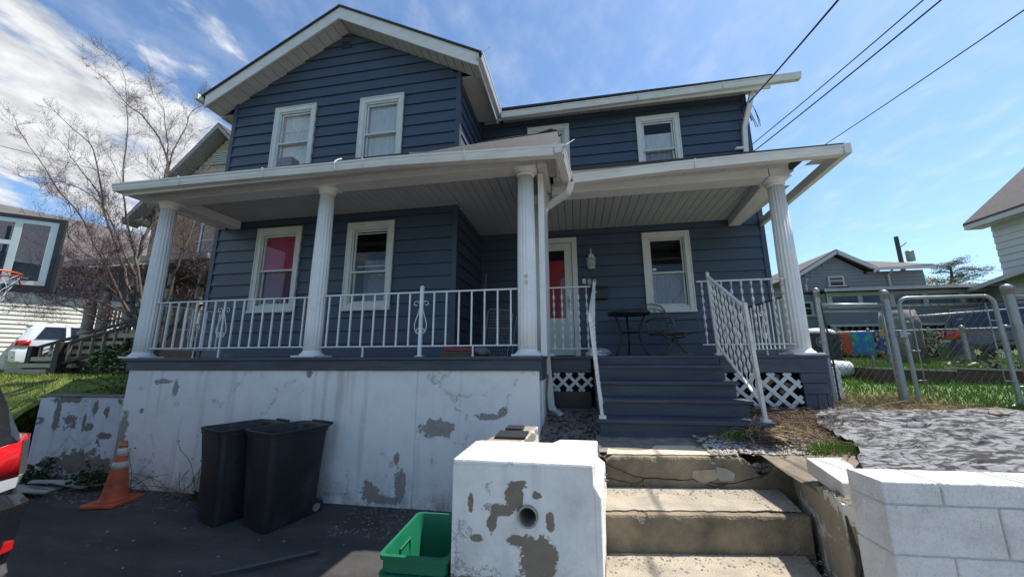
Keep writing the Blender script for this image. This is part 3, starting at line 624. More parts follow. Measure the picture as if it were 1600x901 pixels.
m=HB(); m.box(-6.4,3.3,5.32,5.45,.0,1.5);m.box(-5.8,3.3,5.33,13,.0,1.2); m.obj('cellar_wall',m_found)
fo=m_found
m=HB(); m.bar(at(851,645,4.5)+Vector((0,0,-.05)),at(856,585,4.5),.05,.02,(1,0,0)); m.obj('leaning_timber',mat('weathered_plank',(.2,.15,.11),.8,.3,9,stretch=(6,6,.6)))
# ---- railings
def baluster(par,a,b,r=.008,twist=False,mt=None):
    m=HB(); a=Vector(a);b=Vector(b)
    if not twist: m.bar(a,b,r*2,r*2,(0,1,0))
    else:
        n=26; vs=[]; d=(b-a); L=d.length; turns=3.2
        for i in range(n+1):
            p=a+d*i/n; t=i/n; ph=(0 if t<.08 or t>.92 else (t-.08)/.84)*turns*math.pi*2 if True else 0
            if t>=.92: ph=turns*2*math.pi
            for k in range(4):
                an=ph+math.pi/4+k*math.pi/2; q=r*1.9 if k%2==0 else r*.75
                vs.append((p.x+q*math.cos(an),p.y+q*math.sin(an),p.z))
        fs=[(i*4+k,i*4+(k+1)%4,(i+1)*4+(k+1)%4,(i+1)*4+k) for i in range(n) for k in range(4)]
        m.add(vs,fs)
    return m.obj('baluster',mt or m_rail,par)
def scroll(par,c,ux,h=.42,w=.15):
    "lyre-shaped scroll ornament in the plane of the rail"
    c=Vector(c); ux=Vector(ux); m=HB()
    for s in(-1,1):
        pts=[]
        for i in range(11):      # top curl
            a=math.pi*(1.15-1.6*i/10); rr=.042*(1-.045*i); pts.append((s*(.052+rr*math.cos(a)),h*.46+rr*math.sin(a)))
        pts=pts[::-1] if False else pts
        q=[(s*.012,h*.36),(s*.03,h*.22),(s*w*.42,-h*.02),(s*w*.52,-h*.16),(s*w*.5,-h*.30),(s*w*.30,-h*.42),(s*.03,-h*.42),(s*.012,-h*.34),(s*.03,-h*.27),(s*.052,-h*.30),(s*.045,-h*.36)]
        top=[(s*.012,h*.36),(s*.02,h*.46),(s*.05,h*.52),(s*.085,h*.5),(s*.095,h*.43),(s*.07,h*.39),(s*.052,h*.43)]
        for L in(q,top): m.tube([c+ux*p[0]+Vector((0,0,p[1])) for p in L],.0055,5)
    return m.obj('scroll_ornament',m_rail,par)
def rail(name,a,b,zb,zt,nb,twist=False,legs=(),scr=(),mt=None,topmt=None,skip=()):
    a=Vector(a);b=Vector(b); L=hpart(name,(a+b)/2); 
    up=Vector((0,0,1)); m=HB(); m.bar(a+up*zt,b+up*zt,.032,.018,up); m.obj('top_rail',topmt or mt or m_rail,L,bevel=.003)
    m=HB(); m.bar(a+up*zb,b+up*zb,.026,.016,up); m.obj('bottom_rail',mt or m_rail,L,bevel=.003)
    for i in range(nb):
        p=a.lerp(b,(i+.5)/nb)
        if i in skip: continue
        baluster(L,p+up*zb,p+up*zt,.0085,twist,mt)
    for t in legs:
        p=a.lerp(b,t); m=HB(); m.bar(p+up*DT,p+up*zb,.017,.017,(0,1,0)); m.lathe([(.018,0),(.016,.012)],8,(p.x,p.y,DT)); m.obj('rail_foot',mt or m_rail,L)
    for t in scr:
        p=a.lerp(b,t); scroll(L,p+up*((zb+zt)/2)-Vector((0,.01,0)),(b-a).normalized())
    return L
r1=rail('porch_railing',(-5.91,4.12,0),(-3.43,4.12,0),1.79,2.435,16,legs=(.47,),scr=(.47,))
# centre post on the second bay
r2=rail('porch_railing',(-3.22,4.12,0),(-.66,4.12,0),1.785,2.445,16,legs=(.235,.79),scr=(.53,),skip=(8,))
m=HB(); xp=-3.22+2.56*.53; m.bar((xp,4.12,DT),(xp,4.12,2.50),.04,.04,(0,1,0)); m.box(xp-.045,xp+.045,4.075,4.165,DT,DT+.012); m.lathe([(.026,2.50),(.03,2.51),(.004,2.535)],12,(xp,4.12,0)); m.obj('rail_post',m_rail,r2,bevel=.003)
rail('side_railing',(-6.05,4.24,0),(-6.05,5.24,0),1.785,2.43,9,legs=(.6,),scr=(.55,))
rail('entry_railing',(-.33,4.85,0),(.22,4.85,0),1.755,2.58,5,True,mt=m_railo)
rail('entry_railing',(1.56,4.85,0),(2.60,4.85,0),1.79,2.59,9,True,mt=m_railo)
rail('side_railing',(2.73,5.08,0),(2.82,6.75,0),1.74,2.42,13,legs=(.5,),scr=(.5,),topmt=m_blk)
def stairrail(up_t,up_b,lo_t,lo_b,nb):
    L=hpart('stair_railing',lo_b); up=Vector((0,0,1))
    ut,ub,lt,lb=map(Vector,(up_t,up_b,lo_t,lo_b))
    for t,b in((ut,ub),(lt,lb)):
        m=HB(); m.bar(b,t,.032,.032,(0,1,0)); m.lathe([(.024,0),(.027,.008),(.003,.03)],8,tuple(t)); m.box(b.x-.035,b.x+.035,b.y-.035,b.y+.035,b.z,b.z+.03); m.obj('newel_post',m_railo,L,bevel=.002)
    m=HB(); m.bar(ut-up*.03,lt-up*.03,.036,.02); m.obj('top_rail',m_railo,L,bevel=.003)
    a=ub+up*.12; b=lb+up*.14; m=HB(); m.bar(a,b,.03,.018); m.obj('bottom_rail',m_railo,L,bevel=.003)
    for i in range(nb):
        t=(i+.6)/(nb+.2); baluster(L,a.lerp(b,t),(ut-up*.03).lerp(lt-up*.03,t),.0085,True,m_railo)
stairrail(at(928,443,4.74),(.215,4.74,DT),at(921,492,3.84),(.235,3.84,1.045),8)
UR=at(1105,428,4.74); LR=at(1164,476,3.84)
stairrail(UR,(UR.x+.03,4.74,DT),LR,(LR.x+.05,3.84,1.045),9)
# =================================================== GROUND
def interp(v,tab):
    if v<=tab[0][0]: return tab[0][1]
    for (a,b),(c,d) in zip(tab,tab[1:]):
        if v<=c: return b+(d-b)*(v-a)/(c-a)
    return tab[-1][1]
def nz(x,y,s=1.,k=0): return MN.noise(Vector((x*s,y*s,k)))
def gzr(x,y): 
    z=interp(y,[(2.0,.80),(3.2,.86),(3.9,.90),(4.7,1.03),(5.3,1.07),(6.6,1.22),(8,1.40),(14,1.74),(30,1.9),(100,1.2)])
    if y<4.3 and x>1.7: z+=.05*min(1,(x-1.7))
    if x>6.5 and y>7: z-=.2*min(1,(x-6.5)/1.5)
    return z+.02*nz(x,y,2.2)
def gzl(x,y):
    z=interp(y,[(4.1,1.10),(6,1.28),(12,1.3),(60,1.3)])
    if x>-6.3: z=min(z,1.1)
    t=max(0,min(1,(-7.6-x)/1.6))*max(0,min(1,(5.6-y)/1.2)); z=z*(1-t)+.02*t
    return z+.02*nz(x,y,1.2,3)
def gza(x,y): return interp(y,[(-8,-.25),(1.5,-.06),(2.9,.0),(4,.06)])+.006*nz(x,y,1.5,5)+(.0 if x>-6 else 0)
# asphalt
m_asph=mat('asphalt',(.072,.067,.062),.9,.4,1.6,1.0,160,col2=(.034,.032,.031),grime=.8,gcol=(.125,.115,.105),stretch=(.6,1.6,1))
m=MB(); m.sheet(-30,.2,120,-12,4.1,60,lambda x,y:(x,y,gza(x,y))); struct(m.obj('driveway',m_asph,smooth=True))
m_far=mat('far_grass',(.06,.11,.025),.95,.4,.8,.6,30,col2=(.09,.12,.03))
m=MB(); m.sheet(-1500,1500,30,-1500,1500,30,lambda x,y:(x,y,-.9)); struct(m.obj('ground',m_far))
m_grassL=mat('lawn_soil',(.085,.13,.022),.95,.4,3,.8,60,col2=(.16,.17,.03))
m=MB(); m.sheet(-70,-5.9,160,4.1,60,110,lambda x,y:(x,y if y>4.11 else 4.1,gzl(x,y))); struct(m.obj('left_lawn',m_grassL,smooth=True))
m_soilR=mat('garden_ground',(.22,.18,.13),.95,.4,8,1,70,col2=(.12,.095,.065))
m_dirt=mat('dirt_and_gravel',(.24,.215,.18),.95,.4,9,1.0,90,col2=(.12,.105,.09),grime=.5,gcol=(.30,.29,.27))
m=MB(); m.sheet(3.4,120,150,4.9,130,130,lambda x,y:(x,y,gzr(x,y))); struct(m.obj('right_lawn',mat('lawn_soil_right',(.07,.15,.02),.95,.35,2.5,.8,60,col2=(.11,.18,.035)),smooth=True))
m=MB(); m.sheet(1.42,12,70,2.1,4.9,34,lambda x,y:(x,y,gzr(x,y))); m.sheet(2.4,3.4,8,4.9,9,20,lambda x,y:(x,y,gzr(x,y))); struct(m.obj('garden_bed_ground',m_soilR,smooth=True))
def ldz(x,y):
    if x<.16: return gzr(.3,y)-.03 if y>2.7 else .80
    return gzr(x,y)-.012 if y>3.26+.135*(x-.2) else .2
m=MB(); m.sheet(-.38,.16,16,2.62,4.8,50,lambda x,y:(x,y,ldz(x-.001,y))); m.sheet(.16,1.75,50,3.30,4.8,40,lambda x,y:(x,max(y,3.27+.135*(x-.2)),gzr(x,y)-.012)); struct(m.obj('landing_dirt',m_dirt,smooth=True))
m=MB(); m.sheet(.2,60,60,-20,1.5,30,lambda x,y:(x,y,-.08)); struct(m.obj('pavement',mat('pavement_concrete',(.32,.3,.27),.9,.2,4,.4,80)))
# =================================================== WALLS AND CONCRETE STEPS
bs=[((-.335,2.05,.965),(.045,.028)),((-.375,2.05,.91),(.035,.055)),((-.33,2.05,.90),(.02,.06)),((-.44,2.05,.845),(.07,.028)),((-.475,2.05,.78),(.03,.06)),((-.60,2.05,.87),(.018,.045)),((-.235,2.05,.925),(.03,.02)),((-.17,2.05,.80),(.022,.05)),((-.26,2.05,.62),(.08,.13)),((-.19,2.05,.60),(.05,.12)),((-.34,2.05,.70),(.07,.025)),((-.5,2.05,.47),(.3,.05)),((-.57,2.05,.70),(.045,.02)),((-.75,2.45,1.05),(.04,.06))]
m_block=stucco('block_paint',bs,base=(.80,.775,.73),under=(.25,.21,.16),thr=.69,stain=.7,scale=3.8,low=(.50,.5),splash=1.0)
bw=thing('white_retaining_wall','peeling white rendered retaining wall with a drain pipe, left of the concrete steps','wall',(-.35,2.3,0))
bw['_off']=(-.35,2.3,0)
# body with a round hole for the pipe
def plate_with_hole(x0,x1,z0,z1,y,cx_,cz,r,n=32):
    vs=[];fs=[]
    for i in range(n):
        a=2*math.pi*i/n; vs.append((cx_+r*math.cos(a),y,cz+r*math.sin(a)))
    for i in range(n):
        a=2*math.pi*i/n; ca,sa=math.cos(a),math.sin(a); t=1e9
        if ca>1e-6: t=min(t,(x1-cx_)/ca)
        if ca<-1e-6: t=min(t,(x0-cx_)/ca)
        if sa>1e-6: t=min(t,(z1-cz)/sa)
        if sa<-1e-6: t=min(t,(z0-cz)/sa)
        vs.append((cx_+t*ca,y,cz+t*sa))
    fs=[(i,n+i,n+(i+1)%n,(i+1)%n) for i in range(n)]
    # corners
    cs=[(x1,z1),(x0,z1),(x0,z0),(x1,z0)]
    for (a,b) in cs:
        k=len(vs); vs.append((a,y,b))
        best=None
        for i in range(n):
            p,q=vs[n+i],vs[n+(i+1)%n]
            if (abs(p[0]-a)<1e-5 and abs(q[2]-b)<1e-5) or (abs(p[2]-b)<1e-5 and abs(q[0]-a)<1e-5): fs.append((n+i,k,n+(i+1)%n)); break
    return vs,fs
PX,PZ_=-.285,.822
HBs=HB
m=HB(); vs,f_=plate_with_hole(-.705,.062,-.2,1.06,2.07,PX,PZ_,.056); m.add(vs,f_)
n=32; m.add([(PX+.056*math.cos(2*math.pi*i/n),2.07,PZ_+.056*math.sin(2*math.pi*i/n)) for i in range(n)]+[(PX+.056*math.cos(2*math.pi*i/n),2.30,PZ_+.056*math.sin(2*math.pi*i/n)) for i in range(n)],[(i,(i+1)%n,n+(i+1)%n,n+i) for i in range(n)]+[tuple(range(n,2*n))])
m.add([(-.705,2.07,-.2),(-.705,2.33,-.2),(-.705,2.33,1.06),(-.705,2.07,1.06)],[(0,1,2,3)])
m.add([(.062,2.07,-.2),(.12,2.66,-.2),(.12,2.66,1.06),(.062,2.07,1.06)],[(0,1,2,3)])
m.add([(-.705,2.07,1.06),(.062,2.07,1.06),(.12,2.66,1.06),(-.705,2.66,1.06)],[(0,1,2,3)])
# right flank, bulging ragged toward the steps
m.add([(-.705,2.33,-.2),(.1,2.6,-.2),(.1,2.6,1.06),(-.705,2.33,1.06)],[(0,1,2,3)])
m.obj('wall_body',m_block,bw)
m=HB(); 
top=[(-.707,2.067),(.0,2.066),(.064,2.067),(.122,2.645),(-.135,2.64),(-.19,2.52),(-.70,2.52)]
m.prism(top,'z',1.055,1.09); m.obj('wall_cap',m_block,bw,bevel=.012)
m=HB(); m.hexa([(.06,2.075,-.2),(.085,2.075,-.2),(.215,3.2,-.2),(.10,3.2,-.2),(.06,2.075,1.0),(.10,2.075,.93),(.185,3.0,.86),(.10,2.66,1.0)]); m.obj('wall_flank',m_block,bw,bevel=.01)
m=HB(); n=32; A=[];
for rr,yy in((.055,2.052),(.055,2.32),(.046,2.32),(.046,2.052)):
    A+=[(PX+rr*math.cos(2*math.pi*i/n),yy,PZ_+rr*math.sin(2*math.pi*i/n)) for i in range(n)]
m.add(A,[(k*n+i,k*n+(i+1)%n,((k+1)%4)*n+(i+1)%n,((k+1)%4)*n+i) for k in range(4) for i in range(n)]); m.add([(PX+.05*math.cos(2*math.pi*i/n),2.31,PZ_+.05*math.sin(2*math.pi*i/n)) for i in range(n)],[tuple(range(n))]); m.obj('drain_pipe',mat('clay_pipe',(.36,.33,.29),.8,.3,20,.3,60),bw,smooth=True,auto=True)
# wall running back to the porch
m_back=stucco('back_wall_paint',[((-.6,2.9,1.05),(.1,.1)),((-.45,3.1,1.0),(.1,.06))],base=(.66,.66,.64),under=(.3,.26,.2),thr=.6)
b2=thing('low_side_wall','low white wall with worn sandy top running from the drain pipe wall back to the porch corner','wall',(-.55,3,0)); b2['_off']=(-.55,3,0)
m=HB(); m.hexa([(-.70,2.53,-.2),(-.42,2.53,-.2),(-.385,3.94,-.2),(-.62,3.94,-.2),(-.70,2.53,1.05),(-.42,2.53,1.05),(-.36,3.36,1.04),(-.62,3.36,1.04)]); m.obj('wall_body',m_back,b2,bevel=.01)
m=HB(); m.box(-.63,-.40,2.78,3.02,1.052,1.066); m.box(-.60,-.46,3.05,3.2,1.05,1.075); m.obj('slate_scrap',m_blk,b2)
# left stucco wall
ls=[((-7.1,.9),(.06,.2)),((-6.85,.85),(.12,.06)),((-6.6,.8),(.03,.14)),((-6.45,1.0),(.05,.1)),((-6.5,.75),(.09,.05)),((-6.25,.95),(.04,.07)),((-6.2,.65),(.12,.04)),((-6.6,.3),(.35,.14)),((-6.2,.2),(.25,.2)),((-7.1,.25),(.1,.1)),((-6.95,1.1),(.3,.04))]
m_low=stucco('garden_wall_paint',[((c[0],4.0,c[1]),r) for c,r in ls],base=(.62,.63,.65),under=(.2,.185,.165),thr=.60,scale=3.2,stain=.6,low=(.12,.5))
lw_=thing('garden_retaining_wall','low flaking white retaining wall holding up the left lawn','wall',(-6.7,4.1,0)); lw_['_off']=(-6.7,4.1,0)
pts=[(-7.45,-.1),(-5.94,-.1),(-5.96,1.15),(-6.4,1.15),(-6.8,1.13),(-7.2,1.145),(-7.47,1.11)]
m=HB(); m.prism(pts,'y',4.0,4.2); m.obj('wall_face',m_low,lw_,bevel=.015)
m=HB(); m.box(-7.47,-5.97,3.99,4.19,1.135,1.16); m.obj('wall_coping',mat('dirty_coping',(.2,.19,.17),.9,.5,6,.6,50,grime=.5,gcol=(.4,.4,.38)),lw_,bevel=.008)
# concrete steps
m_conc=mat('old_concrete',(.31,.245,.155),.9,.3,4.5,1.,60,col2=(.115,.09,.065),grime=.9,gcol=(.14,.115,.08))
m_tread=mat('tread_concrete',(.42,.36,.27),.92,.25,6,1.0,120,col2=(.30,.26,.2),grime=.5,gcol=(.25,.22,.18))
m_rub=mat('rubble',(.27,.24,.19),.95,.45,20,1.,80,col2=(.17,.15,.12))
cs_=thing('concrete_steps','four cracked worn concrete steps rising from the street to the porch stairs','steps',(.8,2.4,0)); cs_['_off']=(.8,2.4,0)
def stepblock(x0,y0,x1,y1,dep,prof,z0,seed,name='step',mt=None):
    "cast step: front edge (x0,y0)-(x1,y1); prof = height of the top along it (0..1); worn chipped nosing"
    rd=random.Random(seed); d=Vector((x1-x0,y1-y0,0)); nn=Vector((-d.y,d.x,0)).normalized(); m=HB(); n=90; vs=[]; nr=7
    for i in range(n+1):
        t=i/n; z=interp(t,prof); p=Vector((x0,y0,0))+d*t
        w=abs(MN.noise(Vector((t*7,seed,0)))); c=.010+.035*max(0,w-.18)+.010*rd.random()+(.03 if MN.noise(Vector((t*13,seed*3,2)))>.36 else 0)
        f=.006*MN.noise(Vector((t*9,seed,5)))
        for (o,zz) in ((f,z0),(f+.004*MN.noise(Vector((t*20,seed,1))),(z0+z)*.5),(f,z-c*1.1),(f+c*.35,z-c*.35),(c*1.1+f,z-.002),(.12,z+.003*MN.noise(Vector((t*8,seed,9)))),(dep,z+.002)):
            q=p+nn*o; vs.append((q.x,q.y,zz))
    m.add(vs,[(i*nr+k,(i+1)*nr+k,(i+1)*nr+k+1,i*nr+k+1) for i in range(n) for k in range(nr-1)])
    e=len(vs)-nr; m.add([vs[k] for k in range(nr)]+[(vs[nr-1][0],vs[nr-1][1],z0)],[tuple(range(nr,-1,-1))]); m.add([vs[e+k] for k in range(nr)]+[(vs[e+nr-1][0],vs[e+nr-1][1],z0)],[tuple(range(nr+1))])
    return m.obj(name,mt or m_conc,cs_)
stepblock(.205,3.17,1.66,3.36,.6,[(0,.83),(.04,.862),(.5,.862),(.74,.858),(.775,.80),(.80,.75),(.83,.72),(.87,.735),(.90,.79),(.92,.83),(.965,.835),(1,.80)],.3,1)
stepblock(.135,2.66,1.46,2.86,.56,[(0,.628),(.5,.63),(1,.622)],.2,2)
stepblock(.085,2.15,1.33,2.33,.58,[(0,.395),(.5,.398),(1,.385)],.0,3)
stepblock(.04,1.66,1.25,1.82,.58,[(0,.165),(1,.158)],-.2,4)
def skin(a,b,c,d,z,seed,t=.006,mt=None):
    "thin gritty topping with a ragged front edge"
    a,b,c,d=map(Vector,((*a,0),(*b,0),(*c,0),(*d,0))); dr=(b-a).normalized(); nn=Vector((-dr.y,dr.x,0)); P=[]; n=70
    for i in range(n+1):
        u=i/n; P.append(a.lerp(b,u)+nn*(.030+.030*abs(MN.noise(Vector((u*9,seed,3))))+.012*MN.noise(Vector((u*40,seed,3)))))
    P+=[c,d]; m=HB(); m.prism([(p.x,p.y) for p in P],'z',z,z+t); return m.obj('tread_surface',mt or m_tread,cs_)
skin((.22,3.18),(1.26,3.31),(1.24,3.62),(.26,3.56),.863,11,mt=mat('pale_slab',(.60,.50,.36),.9,.15,3,.4,80,grime=.25,gcol=(.35,.3,.24)))
skin((.14,2.672),(1.44,2.872),(1.50,3.30),(.2,3.165),.631,12)
skin((.09,2.162),(1.31,2.342),(1.38,2.82),(.14,2.655),.399,13)
skin((.045,1.672),(1.24,1.832),(1.28,2.32),(.09,2.145),.166,14)
# patches and cracks on the top riser
m_patch=mat('grey_patch',(.34,.32,.28),.85,.3,8,.6,70)
d1=Vector((1.455,.19,0)); 
def onr(t,z,o=.004): return Vector((.205,3.17,0))+d1*t+Vector((0,0,z))+Vector((.13,-1,0)).normalized()*o
def plate(pts,mt,name,o=.006):
    P=[onr(t,z,o) for t,z in pts]; Q=[onr(t,z,-.02) for t,z in pts]; k=len(P); m=HB(); m.add(P+Q,[tuple(range(k))]+[(i,i+k,(i+1)%k+k,(i+1)%k) for i in range(k)]); return m.obj(name,mt,cs_)
plate([(.46,.76),(.58,.77),(.585,.70),(.55,.685),(.52,.665),(.49,.675),(.455,.71)],mat('tan_patch',(.42,.34,.24),.9,.3,9,.6,70),'cement_patch',.005)
plate([(.585,.79),(.64,.775),(.68,.745),(.67,.69),(.60,.685),(.583,.72)],m_patch,'cement_patch',.009)
m_crack=mat('crack_shadow',(.045,.038,.03),1,.3,10)
def crack(pts,w=.006,fn=onr,par=None):
    m=HB(); P=[fn(t,z,.002) for t,z in pts]; 
    Q=[]
    for i in range(len(P)-1):
        for k in range(4):
            q=P[i].lerp(P[i+1],k/4); Q.append(q+Vector((0,0,.008*MN.noise(q*19))))
    Q.append(P[-1]); m.tube(Q,[w*(.45+.8*abs(MN.noise(q*9))) for q in Q],4); m.obj('crack',m_crack,par or cs_)
crack([(.0,.80),(.08,.755),(.14,.72),(.19,.70),(.27,.70),(.36,.69),(.45,.695),(.52,.675),(.6,.665),(.68,.675),(.76,.70),(.82,.72)],.006)
crack([(.0,.70),(.07,.68),(.13,.665),(.17,.668),(.2,.695)],.004); crack([(.13,.66),(.135,.6),(.13,.56)],.004); crack([(.19,.68),(.195,.6)],.003)
crack([(.52,.665),(.57,.64),(.62,.655),(.64,.675)],.004); crack([(.77,.80),(.80,.755)],.004)
# rubble on and beside the steps
def rocks(name,n,fn,r0,r1,mt,label,cat,seed=1,par=None,flat=.6):
    rnd=random.Random(seed); m=(HB() if par else MB())
    for i in range(n):
        x,y,z=fn(rnd); r=r0+(r1-r0)*rnd.random()**2.5
        k=rnd.randint(0,1); bm=[(1,0,0),(-1,0,0),(0,1,0),(0,-1,0),(0,0,flat),(0,0,-flat)]
        a=rnd.random()*3; vs=[]
        for p in bm:
            q=Vector(p)*r*(.7+.6*rnd.random()); q=Matrix.Rotation(a,3,'Z')@q; vs.append((x+q.x,y+q.y,z+q.z+r*.2))
        m.add(vs,[(0,2,4),(2,1,4),(1,3,4),(3,0,4),(2,0,5),(1,2,5),(3,1,5),(0,3,5)])
    o=m.obj(name,mt,par); o['kind']='stuff'
    if label: o['label']=label
    return o
def stepz(x,y):
    e=.14*x
    if y>3.16+.13*x: return .868
    if y>2.64+.153*x: return .636
    if y>2.14+.148*x: return .404
    return .172
def f1(r):
    while True:
        t=r.random(); x=.1+1.4*r.random(); y=1.8+2.0*r.random()
        # gather at risers' feet and at right side
        for L0,s_ in((3.14,.13),(2.63,.153),(2.13,.148)):
            dd=(L0+s_*x)-y
            if 0<dd<.13*(1+r.random()): 
                if r.random()<.8 or x>1.1: return x,y,stepz(x,y)
        if x>1.15 and r.random()<.35: return x,y,stepz(x,y)
rocks('gravel_on_steps',1900,f1,.003,.012,m_rub,'crumbled concrete and grit on the treads','rubble',3,cs_)
def f2(r):
    x=1.05+.95*r.random(); y=3.24+.13*(x-.6)+.5*r.random(); return x,y,gzr(x,y)+.005
rocks('rubble_patch',1500,f2,.006,.022,mat('pale_rubble',(.48,.44,.38),.95,.35,15,.8,80),None,'rubble',5,cs_)
def f3(r):
    x=1.27+.25*r.random(); y=3.2+.06*r.random()+.13*(x-.2); return x,y,.735+.06*r.random()
rocks('broken_edge_rubble',160,f3,.012,.035,m_rub,None,'rubble',6,cs_)
def f4(r):
    x=-.33+.50*r.random(); y=2.68+2.0*r.random(); return x,y,gzr(.3,y)-.02
rocks('dark_rubble_by_downspout',500,f4,.01,.05,mat('dark_debris',(.06,.05,.045),.95,.6,15,.6,60,col2=(.16,.14,.12)),'dark broken rubble beside the downspout','rubble',8)
# cheek wall with cracked face, tilted slab on top
m_cheek=stucco('cheek_paint',[((1.45,3.0,.75),(.2,.1)),((1.3,2.5,.5),(.15,.2)),((1.2,2.2,.3),(.1,.25)),((1.35,2.2,.5),(.06,.1))],base=(.60,.58,.53),under=(.30,.26,.20),thr=.52,scale=5,stain=.9)
ck=thing('cracked_side_wall','cracked rough cheek wall on the right of the concrete steps','wall',(1.4,2.6,0)); ck['_off']=(1.4,2.6,0)
A=[(1.62,3.34,.86),(1.52,3.0,.80),(1.44,2.72,.85),(1.37,2.45,.90),(1.315,2.27,.90)]
B=[(1.90,3.34,.88),(1.78,3.0,.84),(1.62,2.72,.86),(1.50,2.45,.90),(1.395,2.25,.90)]
Abot=[(1.66,3.36,-.1),(1.56,3.0,-.1),(1.44,2.72,-.1),(1.36,2.45,-.1),(1.28,2.2,-.1)]
m=HB(); vs=A+B+Abot; N_=5
fs_=[(i,i+1,N_+i+1,N_+i) for i in range(N_-1)]+[(2*N_+i,2*N_+i+1,i+1,i) for i in range(N_-1)]
vs+=[(1.41,2.2,-.1),(1.95,3.36,-.1)]
fs_+=[(4,2*N_+4,3*N_,N_+4)]
m.add(vs,fs_); m.obj('wall_body',m_cheek,ck)
m=HB()
cr=[(1.305,2.24,.86),(1.318,2.24,.74),(1.335,2.235,.66),(1.312,2.23,.6),(1.325,2.22,.52),(1.30,2.215,.42),(1.33,2.21,.34),(1.31,2.2,.22),(1.3,2.19,.1)]
m.tube(cr,[.006,.012,.016,.011,.015,.012,.014,.01,.01],5); m.obj('crack',m_crack,ck)
def f5(r):
    t=r.random(); i=min(3,int(t*4)); u=t*4-i; v=r.random()
    a=Vector(A[i]).lerp(Vector(A[i+1]),u); b=Vector(B[i]).lerp(Vector(B[i+1]),u); q=a.lerp(b,v); return q.x,q.y,q.z
rocks('rubble_on_cheek',520,f5,.006,.024,m_rub,None,'rubble',31,ck)
sl=thing('tilted_coping_slab','loose pale concrete slab lying tilted on the cracked cheek wall','slab',(1.5,2.7,.95)); sl['_off']=(1.5,2.7,.95)
def zz_(x,y): return 0
S=[at(1258.5,714.5,2.86),at(1314,713.5,2.93),at(1333.7,727,2.68),at(1335,753.5,2.42),at(1315,752.5,2.36)]
for q in S: pass
m=HB(); low=[Vector(q)+Vector((0,0,-.095)) for q in S]; m.add([tuple(q) for q in S]+[tuple(q) for q in low],[(0,1,2,3,4),(9,8,7,6,5)]+[(i,i+5,(i+1)%5+5,(i+1)%5) for i in range(5)]); m.obj('slab',mat('slab_concrete',(.56,.53,.49),.85,.15,5,.5,80,grime=.4,gcol=(.2,.18,.15)),sl,bevel=.008)
# right wall of painted concrete blocks
m_cb=mat('painted_block',(.74,.72,.69),.75,.12,4,1.6,75,grime=.75,gcol=(.42,.41,.39))
rw=thing('block_retaining_wall','white painted concrete block wall in the lower right corner','wall',(2.4,2.1,0)); rw['_off']=(2.4,2.1,0)
O=Vector((1.318,1.99,0)); dx=Vector((1,.06,0)).normalized(); dy=Vector((-.06,1,0)).normalized()
def blk(u0,u1,v0,v1,z0,z1,jit=True):
    g=.0032; j=random.uniform(-.003,.002) if jit else 0
    m=HB(); P=[]
    for z in(z0+g,z1-g):
        for (u,v) in((u0+g,v0+j),(u1-g,v0+j),(u1-g,v1),(u0+g,v1)): P.append(tuple(O+dx*u+dy*v+Vector((0,0,z))))
    m.hexa(P); m.obj('concrete_block',m_cb,rw,bevel=.006)
ZC=1.10; 
rows=[(ZC-.095,ZC,0),(ZC-.295,ZC-.095,1),(ZC-.495,ZC-.295,0),(ZC-.695,ZC-.495,1),(ZC-.895,ZC-.695,0),(ZC-1.095,ZC-.895,1),(ZC-1.295,ZC-1.095,0)]
for z0,z1,k in rows:
    u=0; first=.235 if k==0 else .44
    while u<3.4:
        w=first if u==0 else .4; blk(u,u+w,0,.2,z0,z1); u+=w
m=HB(); 
P=[]
for z in(-.2,ZC-.02):
    for (u,v) in((.008,.006),(3.5,.006),(3.5,.194),(.008,.194)): P.append(tuple(O+dx*u+dy*v+Vector((0,0,z))))
m.hexa(P); m.obj('mortar_core',mat('painted_mortar',(.52,.515,.51),.9,.2,20,.6,120),rw)
# top sheet of thin paint slabs
# =================================================== DRIVEWAY OBJECTS
m_bin=mat('black_bin_plastic',(.014,.015,.017),.5,.3,5,.15,60,grime=.5,gcol=(.085,.085,.085),stretch=(1,1,.5))
def rrect(cx_,cy,hx,hy,r,n=6,sk=0):
    P=[]
    for qx,qy,a0 in((1,-1,-90),(1,1,0),(-1,1,90),(-1,-1,180)):
        for i in range(n+1):
            a=R(a0+90*i/n); P.append((cx_+qx*(hx-r)+r*math.cos(a),cy+qy*(hy-r)+r*math.sin(a)))
    return P
def loftring(m,rings,close_bot=True,close_top=False):
    n=len(rings[0]); b=[p for r in rings for p in r]
    fs=[(i*n+k,i*n+(k+1)%n,(i+1)*n+(k+1)%n,(i+1)*n+k) for i in range(len(rings)-1) for k in range(n)]
    if close_bot: fs.append(tuple(range(n-1,-1,-1)))
    if close_top: fs.append(tuple(range((len(rings)-1)*n,len(rings)*n)))
    m.add(b,fs)
